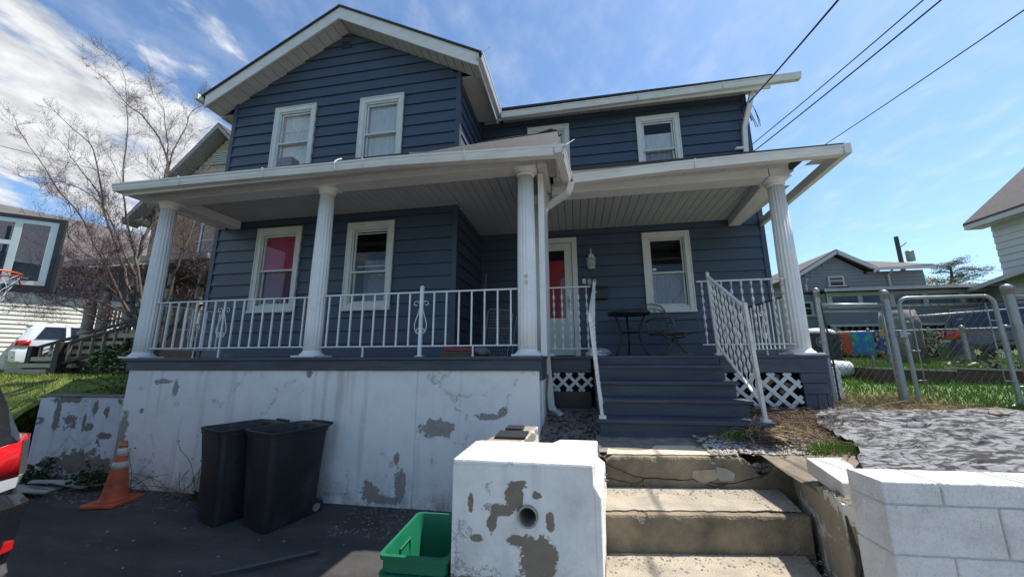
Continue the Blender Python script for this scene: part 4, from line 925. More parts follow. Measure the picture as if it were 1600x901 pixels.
def trashbin(x,y,rz,label,dents=0,h=.90):
    t=thing('wheelie_bin',label,'bin',(x,y,0.03),rz,'black rubbish bins against the white foundation')
    def ring(z,hx,hy,r=.07,cy=0): return [(a,b,z) for a,b in rrect(0,cy,hx,hy,r)]
    m=MB()
    def dent(z,p): 
        k=.014*MN.noise(Vector((p[0]*4+dents,p[1]*4,z*3))); return (p[0]*(1+k*2),p[1]*(1+k*2),p[2])
    R1=[]
    for i in range(13):
        u=i/12; z=h*.93*u; hx=.215+.035*u; hy=.255+.045*u
        R1.append([dent(z,p) for p in ring(z,hx,hy,.06,0)])
    R1.append(ring(h*.93,.252,.302)); R1.append(ring(h*.935,.264,.314)); R1.append(ring(h*.965,.264,.314)); 
    R1.append([(a,b,z+.02) for a,b,z in ring(h*.965,.272,.322)]); R1.append(ring(h,.272,.322)); R1.append(ring(h,.25,.30))
    for i in range(7): u=1-i/6; R1.append(ring(h*.93*u+.03,.20+.035*u,.24+.045*u))
    R1.append(ring(.035,.05,.05,.04))
    loftring(m,R1,True,True); m.obj('bin_body',m_bin,t,smooth=True,auto=True)
    m=MB(); m.tube([(-.2,.31,h-.03),(-.2,.365,h+.0),(.2,.365,h+.0),(.2,.31,h-.03)],.014,8); m.obj('handle',m_bin,t)
    for s in(-1,1):
        m=MB(); m.tube([(s*.17,.245,.075),(s*.222,.245,.075)],.082,20); o=m.obj('wheel',m_bin,t); m=MB(); m.tube([(s*.223,.245,.075),(s*.229,.245,.075)],.04,14); m.obj('hub',mat('grey_hub',(.2,.2,.2),.5),o)
    m=MB(); m.tube([(-.2,.245,.075),(.2,.245,.075)],.010,8); m.obj('axle',m_alum,t)
    m=MB(); m.box(-.16,.16,-.268,-.255,.10,.106);m.box(-.2,.2,-.292,-.270,.56,.568); m.obj('moulded_rib',m_bin,t)
    return t
t1=trashbin(-3.66,3.60,R(-22),'left of the two open black rubbish bins, partly behind the other',0,.90)
t2=trashbin(-3.06,3.56,R(-20),'right open black rubbish bin, with its wheel showing, in front of the other',5,.90)
# green recycling boxes
m_green=mat('green_plastic',(.012,.15,.075),.38,.15,6,grime=.2,gcol=(.05,.2,.12))
def recbox(x,y,z,rz,label):
    t=thing('recycling_box',label,'recycling box',(x,y,z),rz,'nested green recycling boxes'); m=MB()
    def ring(z,s,e=0): return [(a,b,z) for a,b in rrect(0,0,.185*s+e,.27*s+e,.035,4)]
    Rg=[ring(0,.80),ring(.02,.815),ring(.27,.95),ring(.272,.95,.012),ring(.335,.965,.012),ring(.337,.965,.022),ring(.36,.965,.024),ring(.362,.965,.004),ring(.30,.93,.0),ring(.02,.80,-.008),ring(.018,.2)]
    loftring(m,Rg,True,True); m.obj('box_body',m_green,t,smooth=True,auto=True)
    for a,b,c,d in((-.19,-.184,-.08,.08),):
        m=MB(); m.tube([(-.165,-.07,.20),(-.165,-.07,.29),(-.165,.07,.29),(-.165,.07,.20)],.007,6); m.obj('moulded_handle',m_green,t)
    for s in(-.12,-.04,.04,.12):
        m=MB(); m.hexa([(s-.006,-.252,.03),(s+.006,-.252,.03),(s+.006,-.23,.03),(s-.006,-.23,.03),(s-.006,-.272,.27),(s+.006,-.272,.27),(s+.006,-.25,.27),(s-.006,-.25,.27)]); m.obj('rib',m_green,t)
    return t
recbox(-.925,2.33,.225,R(2),'upper green recycling box nested in another, left of the drain pipe wall')
recbox(-.925,2.33,.13,R(2),'lower green recycling box holding the upper one')
# ledge the boxes stand on? (an upturned third box)
b3=recbox(-.925,2.33,.0,R(2),'bottom green recycling box of the nested stack'); 
# traffic cone
tc_=thing('traffic_cone','battered orange traffic cone with two dirty white bands','traffic cone',(-5.30,3.62,.035),R(12)); tc_.scale=(.76,.76,.92)
m_or=mat('cone_orange',(.62,.11,.035),.6,.35,9,.2,60,col2=(.40,.08,.04),grime=.6,gcol=(.22,.09,.06)); m_cw=mat('dirty_reflective_band',(.60,.57,.50),.5,.3,14,grime=.7,gcol=(.30,.24,.18))
def cr_(z): return .158-(.158-.038)*(z-.04)/.68
m=MB(); m.prism(rrect(0,0,.25,.25,.05),'z',0,.035); m.obj('cone_base',m_or,tc_,bevel=.008)
m=MB(); zs=[.035,.05,.06]+[.06+.66*i/14 for i in range(1,15)]; m.lathe([(.185,.035),(.165,.05)]+[(cr_(z),z) for z in zs[2:]]+[(.030,.722),(.026,.70)],28,(0,0,0)); m.obj('cone_body',m_or,tc_,smooth=True)
for a,b in((.40,.48),(.545,.64)):
    m=MB(); m.lathe([(cr_(a)+.003,a),(cr_(b)+.003,b)],28); m.obj('white_band',m_cw,tc_,smooth=True)
m=MB(); m.lathe([(cr_(.655)+.003,.655),(cr_(.69)+.003,.69)],28); m.obj('faded_band',mat('tan_band',(.40,.22,.12),.7,.3,14),tc_,smooth=True)
# hose / pipe on the ground
m=MB(); m.tube([at(338,905,2.65).to_2d().to_3d()+Vector((0,0,.03)) if False else Vector((-2.80,2.63,.03)),(-2.55,2.83,.032),(-2.30,3.02,.035),(-2.22,3.07,.035)],.017,8); tag(m.obj('rubber_hose',mat('dark_grey_hose',(.05,.055,.065),.5,.2,8),smooth=True),'short dark grey hose lying on the asphalt in front of the bins','hose')
# scraps at the foot of the walls
rnd=random.Random(5)
m_wd=mat('bleached_board',(.42,.40,.36),.85,.3,9,.4,60,stretch=(1,6,6))
for i,(x,y,a,L) in enumerate([(-6.75,3.72,8,.7),(-6.7,3.62,-4,.62),(-6.45,3.55,14,.4),(-6.25,3.78,0,.5),(-6.5,3.8,22,.55)]):
    m=MB(); m.obox((0,0,0),(1,0,0),(0,1,0),(0,0,1),L,.07,.015); o=m.obj('scrap_board',m_wd,loc=(x,y,.09+.012*i)); o.rotation_euler=(R(3*i-4),R(4),R(a))
    tag(o,['long bleached board at the foot of the flaking wall','front bleached board nearest the black car','short tilted bleached board in the pile','bleached board lying apart toward the cone','bleached board at the back against the wall'][i],'board','scrap boards by the left wall')
def scat(r,x0,x1,y0,y1,zf): x=x0+(x1-x0)*r.random(); y=y0+(y1-y0)*r.random(); return x,y,zf(x,y)
rocks('debris_at_wall_foot',700,lambda r:scat(r,-2.4,-.75,3.35,3.93,gza),.005,.022,mat('grey_debris',(.10,.095,.09),.95,.5,12,.5,60,col2=(.15,.14,.13)),'grit and flakes along the foot of the foundation','rubble',11)
rocks('debris_at_left_wall_foot',500,lambda r:scat(r,-7.3,-4.3,3.5,3.93,gza),.005,.028,mat('brown_debris',(.09,.075,.06),.95,.5,12,.5,60,col2=(.22,.19,.16)),'grit and leaves along the foot of the left wall','rubble',12)
rocks('paint_flakes',110,lambda r:scat(r,-5,-.8,2.5,3.9,gza),.004,.016,mat('paint_flake',(.45,.45,.44),.9,.2,10),'pale paint flakes on the asphalt','debris',13,flat=.15)
# =================================================== PORCH FURNITURE
tb=thing('side_table','small round black table with three bowed legs on the porch','table',(.885,6.15,DT))
m=MB(); m.lathe([(.0,.665),(.335,.665),(.345,.675),(.345,.70),(.335,.708),(.0,.708)],40); m.obj('table_top',m_blk,tb,smooth=True,auto=True)
for k,a in enumerate((200,-20,90)):
    ca,sa=math.cos(R(a)),math.sin(R(a)); m=MB(); m.tube([(ca*r,sa*r,z) for r,z in((.26,.665),(.20,.55),(.155,.42),(.15,.32),(.18,.18),(.235,.06),(.27,.0))],.017,8); m.obj('leg',m_blk,tb,smooth=True)
m=MB(); m.lathe([(.15,.37),(.16,.375),(.15,.38)],24); m.obj('leg_ring',m_blk,tb)
# swivel chair
chr_=thing('swivel_patio_chair','bronze wrought iron swivel patio chair under the right window','chair',(1.60,6.28,DT),R(35))
def T(pts,r,name,par=chr_,mt=m_bronze):
    m=MB(); m.tube(pts,r,7); return m.obj(name,mt,par,smooth=True)
for a in(0,90,180,270):
    ca,sa=math.cos(R(a)),math.sin(R(a)); T([(ca*.02,sa*.02,.24),(ca*.10,sa*.10,.16),(ca*.2,sa*.2,.06),(ca*.30,sa*.30,.012)],.011,'base_leg')
T([(.31*math.cos(R(a)),.31*math.sin(R(a)),.012) for a in range(0,361,12)],.011,'base_ring')
m=MB(); m.lathe([(.05,.22),(.05,.28),(.03,.28),(.03,.31)],14); m.obj('swivel',m_blk,chr_)
T([(-.24,0,.36),(-.18,0,.29),(0,0,.285),(.18,0,.29),(.24,0,.36)],.011,'spring_frame'); T([(0,-.24,.36),(0,-.18,.29),(0,.18,.29),(0,.24,.36)],.011,'spring_frame')
sq=[(-.27,-.27,.37),(.27,-.27,.37),(.27,.27,.35),(-.27,.27,.35),(-.27,-.27,.37)]; T(sq,.013,'seat_frame')
st_=part('seat_mesh',chr_)
for i in range(1,12):
    T([(-.27+.045*i,-.27,.372),(-.27+.045*i,.27,.352)],.0035,'seat_wire',st_); T([(-.27,-.27+.045*i,.37-.0017*i),(.27,-.27+.045*i,.37-.0017*i)],.0035,'seat_wire',st_)
T([(-.27,.27,.35),(-.255,.34,.6),(-.25,.38,.80),(-.20,.41,.875),(0,.425,.90),(.20,.41,.875),(.25,.38,.80),(.255,.34,.6),(.27,.27,.35)],.013,'back_frame')
T([(-.25,.37,.78),(0,.385,.81),(.25,.37,.78)],.008,'back_bar'); T([(-.265,.29,.44),(.265,.29,.44)],.008,'back_bar')
for s in(-1,1):
    T([(s*.0,.385,.81),(s*.06,.36,.70),(s*.14,.34,.60),(s*.16,.32,.52),(s*.10,.30,.46),(s*.03,.30,.47)],.006,'back_scroll')
    T([(s*.18,.38,.79),(s*.10,.36,.70),(s*.03,.34,.62),(s*.02,.31,.50)],.006,'back_scroll')
    T([(s*.255,.33,.56),(s*.29,.20,.60),(s*.30,.0,.60),(s*.30,-.20,.585),(s*.30,-.25,.55),(s*.28,-.26,.45),(s*.27,-.27,.37)],.012,'arm')
# folded wire cart
ct=thing('folding_wire_cart','folded grey wire shopping cart leaning in the porch corner','cart',(-1.2,5.3,DT),0)
def P_(x,z): return (x-(.06 if z>0 else 0)*0, .10-.10*z*0+z*.15,z)
fr=[(-.20,.0),(-.16,.70),(-.12,.745),(.20,.71),(.245,.66),(.17,.0)]
m=MB(); m.tube([P_(*p) for p in fr]+[P_(-.20,0)],.009,6); m.obj('frame',m_gwire,ct)
m=MB(); m.tube([P_(-.175,.44),P_(.215,.42)],.007,6); m.tube([(p[0]+.05,p[1]+.08,p[2]-.03) for p in (P_(.24,.66),P_(.17,0))],.007,6); m.obj('frame_bar',m_gwire,ct)
gw=part('wire_grid',ct)
for i in range(1,9):
    t=i/9; m=MB(); m.tube([P_(-.20+.37*t,0),P_(-.14+.37*t,.72)],.0028,4); m.obj('wire',m_gwire,gw)
for i in range(1,15):
    z=i/15*.72; m=MB(); m.tube([P_(-.20+.05*i/15,z),P_(.17+.07*i/15,z)],.0028,4); m.obj('wire',m_gwire,gw)
m=MB(); m.tube([(-.27,.12,0),(-.25,.2,.75),(-.245,.26,1.32)],.008,6); tag(m.obj('broom_handle',m_bronze,loc=(-1.15,5.25,DT)),'thin broom handle leaning behind the wire cart','broom')
def clothpile(name,loc,r,cols,label,cat,seed):
    t=thing(name,label,cat,loc); rd=random.Random(seed)
    for i,c in enumerate(cols):
        bm=bmesh.new(); bmesh.ops.create_icosphere(bm,subdivisions=3,radius=1); 
        for v in bm.verts:
            k=1+.35*MN.noise(v.co*2.1+Vector((i*5+seed,0,0)))+.18*MN.noise(v.co*6); v.co*=k; v.co.x*=r*(1-.12*i); v.co.y*=r*.7; v.co.z=max(0,v.co.z*r*.42+r*.22*(1+i*.5))
            v.co.x+=rd.uniform(-.01,.01)+(i-.8)*r*.3
        me=bpy.data.meshes.new('cloth'); bm.to_mesh(me); bm.free(); me.materials.append(c); me.polygons.foreach_set('use_smooth',[True]*len(me.polygons)); o=bpy.data.objects.new('cloth',me); C.objects.link(o); o.parent=t
    return t
clothpile('rag_pile',(.32,5.3,DT),.15,[m_cwhite,mat('grey_rag',(.35,.33,.34),.95,.3,9)],'crumpled white and grey rags on the porch boards behind the stair rail','rags',2)
clothpile('clutter_pile',(-1.35,5.0,DT),.17,[mat('brown_rag',(.14,.09,.06),.9,.4,9),mat('grey_cloth',(.32,.31,.3),.95,.3,9)],'heap of brown and grey clutter at the foot of the wire cart','clutter',4)
m=MB(); m.prism(rrect(0,0,.20,.07,.03),'z',0,.05); tag(m.obj('red_tray',mat('dull_red_plastic',(.32,.05,.06),.5,.3,9),loc=(-1.55,4.7,DT+.07),bevel=.01),'dull red plastic tray on the clutter by the wire cart','tray')
m=MB(); m.box(-.22,.22,-.09,.09,0,.07); tag(m.obj('brown_box',mat('brown_board',(.16,.10,.06),.8,.3,9),loc=(-1.58,4.72,DT),bevel=.01),'flat brown box under the red tray','box')
# =================================================== VEHICLES
m_cblk=mat('black_car_paint',(.012,.013,.015),.25,.2,3,coat=.8)
m_tail=mat('red_tail_lamp',(.50,.012,.015),.12,.12,3,coat=1); m_clear=mat('clear_lamp',(.42,.43,.44),.15,.1,3,coat=1)
m_tyre=mat('tyre_rubber',(.02,.02,.02),.85,.2,20); m_rim=mat('alloy_rim',(.5,.5,.52),.3,.1,5,metal=.7); m_chrome=mat('chrome_trim',(.7,.7,.72),.15,.05,4,metal=.9)
m_cglass=mat('dark_car_glass',(.012,.014,.018),.06,.2,3,coat=1); m_plast=mat('black_bumper_plastic',(.03,.03,.032),.6,.2,12,.2,80)
def suv(name,label,loc,rz,paint,L=4.7,Wd=1.9,H=1.76,group=None,roofrail=True,lamp=m_tail):
    "body faces +x, rear at x=0 .. the car stretches from x=-L (nose) to x=0 (tail)"
    t=thing(name,label,'SUV',loc,rz,group)
    hw=Wd/2
    # cross-sections along x : (x, z_bottom, z_belt, z_roof, half width belt, half width roof)
    S=[(-L,.42,.78,.80,.62,.55),(-L+.12,.30,.95,.97,.80,.72),(-L+.6,.26,1.02,1.04,.92,.80),(-L+1.15,.26,1.06,1.09,.94,.82),(-L+1.75,.26,1.08,1.52,.95,.72),(-L+2.2,.26,1.09,H-.03,.95,.70),(-L+3.2,.26,1.10,H,.95,.70),(-.75,.27,1.12,H-.02,.945,.70),(-.34,.30,1.13,H-.06,.93,.685),(-.20,.33,1.13,1.56,.915,.71),(-.10,.35,1.12,1.34,.90,.76),(-.03,.36,1.08,1.14,.87,.78),(.0,.40,.98,1.0,.82,.74)]
    m=MB(); rings=[]
    for x,zb,zm,zr,wb,wr in S:
        wb*=hw/.95;wr*=hw/.95
        zm2=min(zm,zr-.02)
        half=[(0.0,zb),(wb*.80,zb),(wb*.96,zb+.10),(wb,zb+(zm2-zb)*.5),(wb*.985,zm2-.07),(wb*.955,zm2),(wr+(wb*.955-wr)*.25,zm2+(zr-zm2)*.78),(wr*.93,zr-.012),(wr*.6,zr),(0,zr+.005)]
        rings.append([(x,y,z) for y,z in half]+[(x,-y,z) for y,z in half[-2:0:-1]])
    loftring(m,rings,True,True); bo=m.obj('body',paint,t,smooth=True,auto=True)
    # glasshouse
    for s in(-1,1):
        def g(x0,x1,z0,z1,name):
            m=MB(); P=[]
            for (x,z) in ((x0[0],z0),(x1[0],z0),(x1[1],z1),(x0[1],z1)):
                k=(z-1.10)/.64; P.append((x,s*(hw*.957-(hw*.957-hw*.75)*k*.95+.006),z))
            Q=[(a,b-s*.03,c) for a,b,c in P]; m.add(P+Q,[(0,1,2,3),(7,6,5,4),(0,4,5,1),(1,5,6,2),(2,6,7,3),(3,7,4,0)]); m.obj(name,m_cglass,t)
        g((-1.15,-1.1),(-.42,-.60),1.15,1.62,'quarter_window'); g((-2.2,-2.15),(-1.28,-1.22),1.14,1.63,'rear_door_window'); g((-3.05,-2.62),(-2.28,-2.24),1.13,1.63,'front_door_window')
        m=MB(); m.bar((-3.1,s*(hw*.965),1.12),(-.40,s*(hw*.95),1.14),.014,.014); m.obj('chrome_strip',m_chrome,t)
        m=MB(); k=hw/.95
        m.hexa([(-.30,s*.86*k,.90),(-.02,s*.70*k,.90),(-.04,s*.60*k,.90),(-.3,s*.8*k,.90),(-.34,s*.945*k,1.12),(-.055,s*.80*k,1.12),(-.07,s*.60*k,1.12),(-.34,s*.8*k,1.12)] if s>0 else [(-.30,s*.8*k,.90),(-.04,s*.60*k,.90),(-.02,s*.70*k,.90),(-.30,s*.86*k,.90),(-.34,s*.8*k,1.12),(-.07,s*.60*k,1.12),(-.055,s*.80*k,1.12),(-.34,s*.945*k,1.12)]); 
        m=MB(); m.add([(-.36,s*.955*k,1.10),(-.20,s*.945*k,1.10),(-.05,s*.85*k,1.08),(.01,s*.72*k,1.06),(.015,s*.50*k,1.05),(-.33,s*.957*k,.90),(-.18,s*.935*k,.88),(-.02,s*.85*k,.88),(.03,s*.72*k,.88),(.035,s*.50*k,.88)],[(0,1,6,5),(1,2,7,6),(2,3,8,7),(3,4,9,8)]); o=m.obj('tail_lamp',lamp,t,smooth=True); so_=o.modifiers.new('thick','SOLIDIFY'); so_.thickness=.03; so_.offset=0
        m=MB(); m.add([(-.14,s*.935*k,.870),(-.02,s*.855*k,.870),(.035,s*.72*k,.870),(-.10,s*.90*k,.82),(-.02,s*.85*k,.81),(.035,s*.72*k,.80)],[(0,1,4,3),(1,2,5,4)]); o=m.obj('reversing_lamp',m_clear,t); q=o.modifiers.new('thick','SOLIDIFY'); q.thickness=.02; q.offset=0
        for x in(-.95,-L+.95):
            m=MB(); n=20; m.tube([(x,s*(hw-.20),.36),(x,s*(hw+.006),.36)],.365,28); w=m.obj('wheel',m_tyre,t)
            m=MB(); m.tube([(x,s*(hw+.004),.36),(x,s*(hw+.012),.36)],.235,24); m.obj('wheel_rim',m_rim,w)
            m=MB(); 
            for i in range(5):
                a=i*math.pi*2/5; m.obox((x+.12*math.cos(a+.6),s*(hw+.014),.36+.12*math.sin(a+.6)),(math.cos(a+.6),0,math.sin(a+.6)),(0,1,0),(-math.sin(a+.6),0,math.cos(a+.6)),.10,.006,.05)
            m.obj('spoke_gap',m_tyre,w)
            m=MB(); r=.43
            m.add([(x+r*math.cos(a),s*(hw-.02+.0),.36+r*math.sin(a)) for a in [math.pi*i/12-.1 for i in range(14)]]+[(x+(r+.05)*math.cos(a),s*(hw+.008),.36+(r+.05)*math.sin(a)) for a in [math.pi*i/12-.1 for i in range(14)]],[(i,i+1,15+i,14+i) for i in range(13)]); m.obj('wheel_arch',m_plast,t)
    m=MB(); m.add([(-.225,-.62,1.18),(-.225,.62,1.18),(-.40,.56,1.64),(-.40,-.56,1.64),(-.215,-.62,1.18),(-.215,.62,1.18),(-.385,.56,1.64),(-.385,-.56,1.64)],[(4,5,6,7)]); m.add([(-.13,-.66,1.14),(-.13,.66,1.14),(-.375,.60,1.66),(-.375,-.60,1.66)],[(0,1,2,3)]); m.obj('rear_window',m_cglass,t)
    m=MB(); rr=[]
    for x,zz0,zz1,w in((.0,.40,.70,.86),(.07,.42,.68,.82)):
        pass
    m.add([(-.45,-.965*hw/.95,.30),(-.10,-.93*hw/.95,.30),(.06,-.78*hw/.95,.32),(.10,0,.33),(.06,.78*hw/.95,.32),(-.10,.93*hw/.95,.30),(-.45,.965*hw/.95,.30),
           (-.45,-.975*hw/.95,.66),(-.06,-.955*hw/.95,.70),(.10,-.80*hw/.95,.72),(.14,0,.72),(.10,.80*hw/.95,.72),(-.06,.955*hw/.95,.70),(-.45,.975*hw/.95,.66),
           (-.45,-.93*hw/.95,.78),(-.10,-.89*hw/.95,.80),(.04,-.74*hw/.95,.80),(.06,0,.80),(.04,.74*hw/.95,.80),(-.10,.89*hw/.95,.80),(-.45,.93*hw/.95,.78)],
          [(i,i+1,i+8,i+7) for i in range(6)]+[(i+7,i+8,i+15,i+14) for i in range(6)]); m.obj('rear_bumper',paint,t,smooth=True,auto=True)
    for s in(-1,1):
        m=MB(); m.bar((-.01,s*.868*hw/.95,.885),(-.04,s*.868*hw/.95,1.085),.03,.012); m.obj('lamp_gap',m_plast,t)
        m=MB(); m.bar((-.02,s*.90*hw/.95,.47),(.125,s*.62*hw/.95,.47),.02,.05); m.obj('bumper_reflector',m_tail,t)
        m=MB(); m.tube([(-.2,s*.96*hw/.95,.33),(-.0,s*.88*hw/.95,.33),(.11,s*.66*hw/.95,.335),(.13,0,.34)],.022,6); m.obj('bumper_trim',m_chrome,t)
    m=MB(); m.box(-.42,-.18,-.6,.6,H-.10,H-.06); m.obj('roof_spoiler',paint,t,bevel=.012)
    if roofrail:
        for s in(-1,1):
            m=MB(); m.tube([(-3.0,s*.62,H),(-2.9,s*.62,H+.05),(-.8,s*.62,H+.05),(-.6,s*.62,H-.01)],.016,6); m.obj('roof_rail',m_blk,t)
    m=MB(); m.box(.075,.085,-.26,.26,.80,.92); m.obj('number_plate',m_wtrim,t)
    return t
# black SUV at the left edge: tail faces the right
bs_=suv('parked_suv','black SUV parked at the left edge with its red tail lamp showing',(-3.68,1.06,-.02),R(-3),m_cblk); bs_.scale=(1.06,1.02,1.05)
wsv=suv('parked_suv','white SUV parked in front of the white sided house, behind the neighbour\'s steps',(-20.9,10.2,1.25),R(0),mat('white_car_paint',(.62,.64,.66),.25,.05,3,coat=.8),group=None,L=4.9)
wsv.rotation_euler=(0,0,R(-118)+0)
dsv=suv('parked_suv','dark blue SUV parked beside the white house, seen through the chain link gate',(8.25,9.75,1.22),R(138),mat('dark_blue_car_paint',(.025,.032,.05),.28,.2,3,coat=.8),H=1.70); dsv.scale=(.85,.85,.85)
# black covered thing beyond the right column
bb=thing('covered_grill','black covered grill with a pale lid and a round emblem, beyond the right porch column','grill',(5.30,9.1,1.50),R(-15)); bb.scale=(.62,.62,.80)
m=MB(); m.prism(rrect(0,0,.55,.32,.08),'z',.0,.78); m.obj('cover',m_plast,bb,bevel=.03)
m=MB(); m.add([],[]); m.lathe([(.62,.78),(.62,.80),(.50,.88),(.25,.93),(.05,.94)],24,(0,0,0),0,0,.95,.58); m.obj('lid',mat('pale_lid',(.62,.63,.64),.5),bb,smooth=True)
m=MB(); 
for i in range(4):
    a=math.pi/4*i; m.obox((0,-.325,.55),(math.cos(a),0,math.sin(a)),(0,1,0),(-math.sin(a),0,math.cos(a)),.18,.01,.018)
m.tube([(.12*math.cos(R(a)),-.325,.55+.12*math.sin(R(a))) for a in range(0,361,15)],.010,5); m.obj('round_emblem',m_clear,bb)
# =================================================== BASKETBALL HOOP
bh=thing('basketball_hoop','portable basketball hoop with a clear framed backboard behind the black SUV','basketball hoop',(-6.3,2.95,0)); 
BO=Vector((-6.02,3.10,3.30)); bd=Vector((-.766,-.643,0)).normalized(); bn=Vector((.643,-.766,0)).normalized(); HLb=Vector((-6.3,2.95,0))
class BB_(MB):
    def obj(s,name,mt,par,**k):
        s.v=[tuple(Vector(v)-HLb) for v in s.v]; return MB.obj(s,name,mt,par,**k)
def bq(m,s0,s1,z0,z1,d0,d1):
    P=[]
    for z in(z0,z1):
        for (s_,d) in((s0,d1),(s1,d1),(s1,d0),(s0,d0)): P.append(BO+bd*s_+bn*d+Vector((0,0,z)))
    m.hexa([tuple(p) for p in P])
BW,BH=1.12,.86
m=BB_(); 
for a in((0,.05,-BH,0),(BW-.05,BW,-BH,0),(.05,BW-.05,-BH,-BH+.045),(.05,BW-.05,-.045,0)): bq(m,a[0],a[1],a[2],a[3],-.03,.015)
bq(m,-.03,.0,-BH-.03,-BH*.5,-.04,.03); bq(m,BW,BW+.03,-BH-.03,-BH*.5,-.04,.03); bq(m,0,BW,-BH-.03,-BH,-.04,.02)
m.obj('backboard_frame',m_plast,bh)
m=BB_(); bq(m,.03,BW-.03,-BH+.03,-.03,-.008,-.002); m.obj('backboard_panel',m_glassd,bh)
m_bt=mat('mint_white_line',(.66,.76,.68),.5,.08,4)
m=BB_()
for a in((.05,.115,-BH+.045,-.045),(BW-.115,BW-.05,-BH+.045,-.045),(.115,BW-.115,-BH+.045,-BH+.095),(.115,BW-.115,-.095,-.045),(.33,.39,-BH+.095,-.095),(BW-.39,BW-.33,-BH+.095,-.095),(.39,BW-.39,-.36,-.31)): bq(m,*a,.0,.004)
m.obj('backboard_lines',m_bt,bh)
m=BB_(); bq(m,.175,.305,-BH+.075+.03,-BH+.105+.03,.005,.009); m.obj('logo_plate',m_blk,bh)
o=textmesh('logo_text','LIFETIME',.028,m_clear,.0005,'CENTER'); o['kind']='stuff'; o.parent=bh; p=BO+bd*.24+bn*.011+Vector((0,0,-BH+.111)); o.matrix_local=Matrix.Translation(p-HLb)@Matrix((( -bd.x,0,bn.x,0),(-bd.y,0,bn.y,0),(0,1,0,0),(0,0,0,1)))
m_orr=mat('orange_rim',(.75,.09,.02),.4,.2,9)
RC=BO+bd*.34+bn*.33+Vector((0,0,-BH+.12))
m=BB_(); m.tube([RC+bd*(.225*math.cos(R(a)))+bn*(.225*math.sin(R(a))) for a in range(0,361,10)],.009,8); m.tube([RC-bn*.36+bd*.08,RC-bn*.21+bd*.08],.012,6);m.tube([RC-bn*.36-bd*.08,RC-bn*.21-bd*.08],.012,6); m.tube([RC-bn*.35+bd*.1+Vector((0,0,-.10)),RC-bn*.15+bd*.15],.007,6); m.tube([RC-bn*.35-bd*.1+Vector((0,0,-.10)),RC-bn*.15-bd*.15],.007,6); m.obj('rim',m_orr,bh)
m=BB_()
for k in range(12):
    for s_ in(1,-1):
        pts=[]
        for i in range(7):
            a=R(30*k+s_*i*15); r=.225-.018*i-.004*i*(i<4); pts.append(RC+bd*(r*math.cos(a))+bn*(r*math.sin(a))+Vector((0,0,-.012-.06*i)))
        m.tube(pts,.004,4)
m.obj('net',m_clear,bh)
m=BB_(); PB=BO+bd*(BW/2+.25)-bn*.8; PB.z=.0
m.tube([PB+Vector((0,0,.0)),PB+Vector((0,0,3.0))],.045,12)
for z in(-.15,-.62):
    for s_ in(-.12,.12): m.bar(BO+bd*(BW/2+s_)-bn*.03+Vector((0,0,z)),PB+Vector((0,0,2.95+z*.9)),.03,.03)
m.obj('pole',m_plast,bh)
m=BB_(); m.box(PB.x-.4,PB.x+.4,PB.y-.35,PB.y+.35,0.05,.22); m.obj('weighted_base',m_plast,bh,bevel=.04)
# =================================================== BRICK HOUSE (left neighbour)
m_brick=mat('tan_brick',(.52,.34,.23),.9,.4,25,.6,60,col2=(.32,.17,.12),grime=.3,gcol=(.30,.25,.2)); m_shake=mat('tan_shake',(.58,.47,.34),.9,.25,8,.4,60); m_fas=mat('weathered_fascia',(.34,.33,.31),.6,.2,5,grime=.3,gcol=(.2,.18,.16))
nb=thing('brick_house','tall tan brick house with a steep gable and timber porch, left of the blue house','house',(-12,11,1.28)); nb['_off']=(-12,11,1.28)
GY=10.35; GX0,GX1=-15.75,-9.9; GP=-12.85
def grz(x): return 10.1-.98*abs(x-GP)
# brick courses (rows individually built)
z=1.28; k=0
m_mort=mat('mortar',(.22,.2,.18),.9)
m=HB(); m.box(GX0,GX1,GY,GY+8,1.28,7.2); m.prism([(GX0,7.2),(GX1,7.2),(GX1-.0,grz(GX1)),(GP,grz(GP)-.05),(GX0,grz(GX0))],'y',GY,GY+8) ; m.obj('house_walls',m_mort,nb)
z=4.4; crs=0
rb=random.Random(3)
mb=HB()
while z<7.0:
    x=GX0-(.11 if crs%2 else 0)
    while x<-10.2:
        a=max(x,GX0); b=min(x+.21,-10.2)
        if b-a>.03 and not(-13.45<(a+b)/2<-12.55 and 5.15<z<6.6): mb.box(a+.004,b-.004,GY-.012-rb.random()*.006,GY+.01,z+.004,z+.062)
        x+=.22
    z+=.068; crs+=1
o=mb.obj('brick_courses',m_brick,nb); o['kind']='stuff'
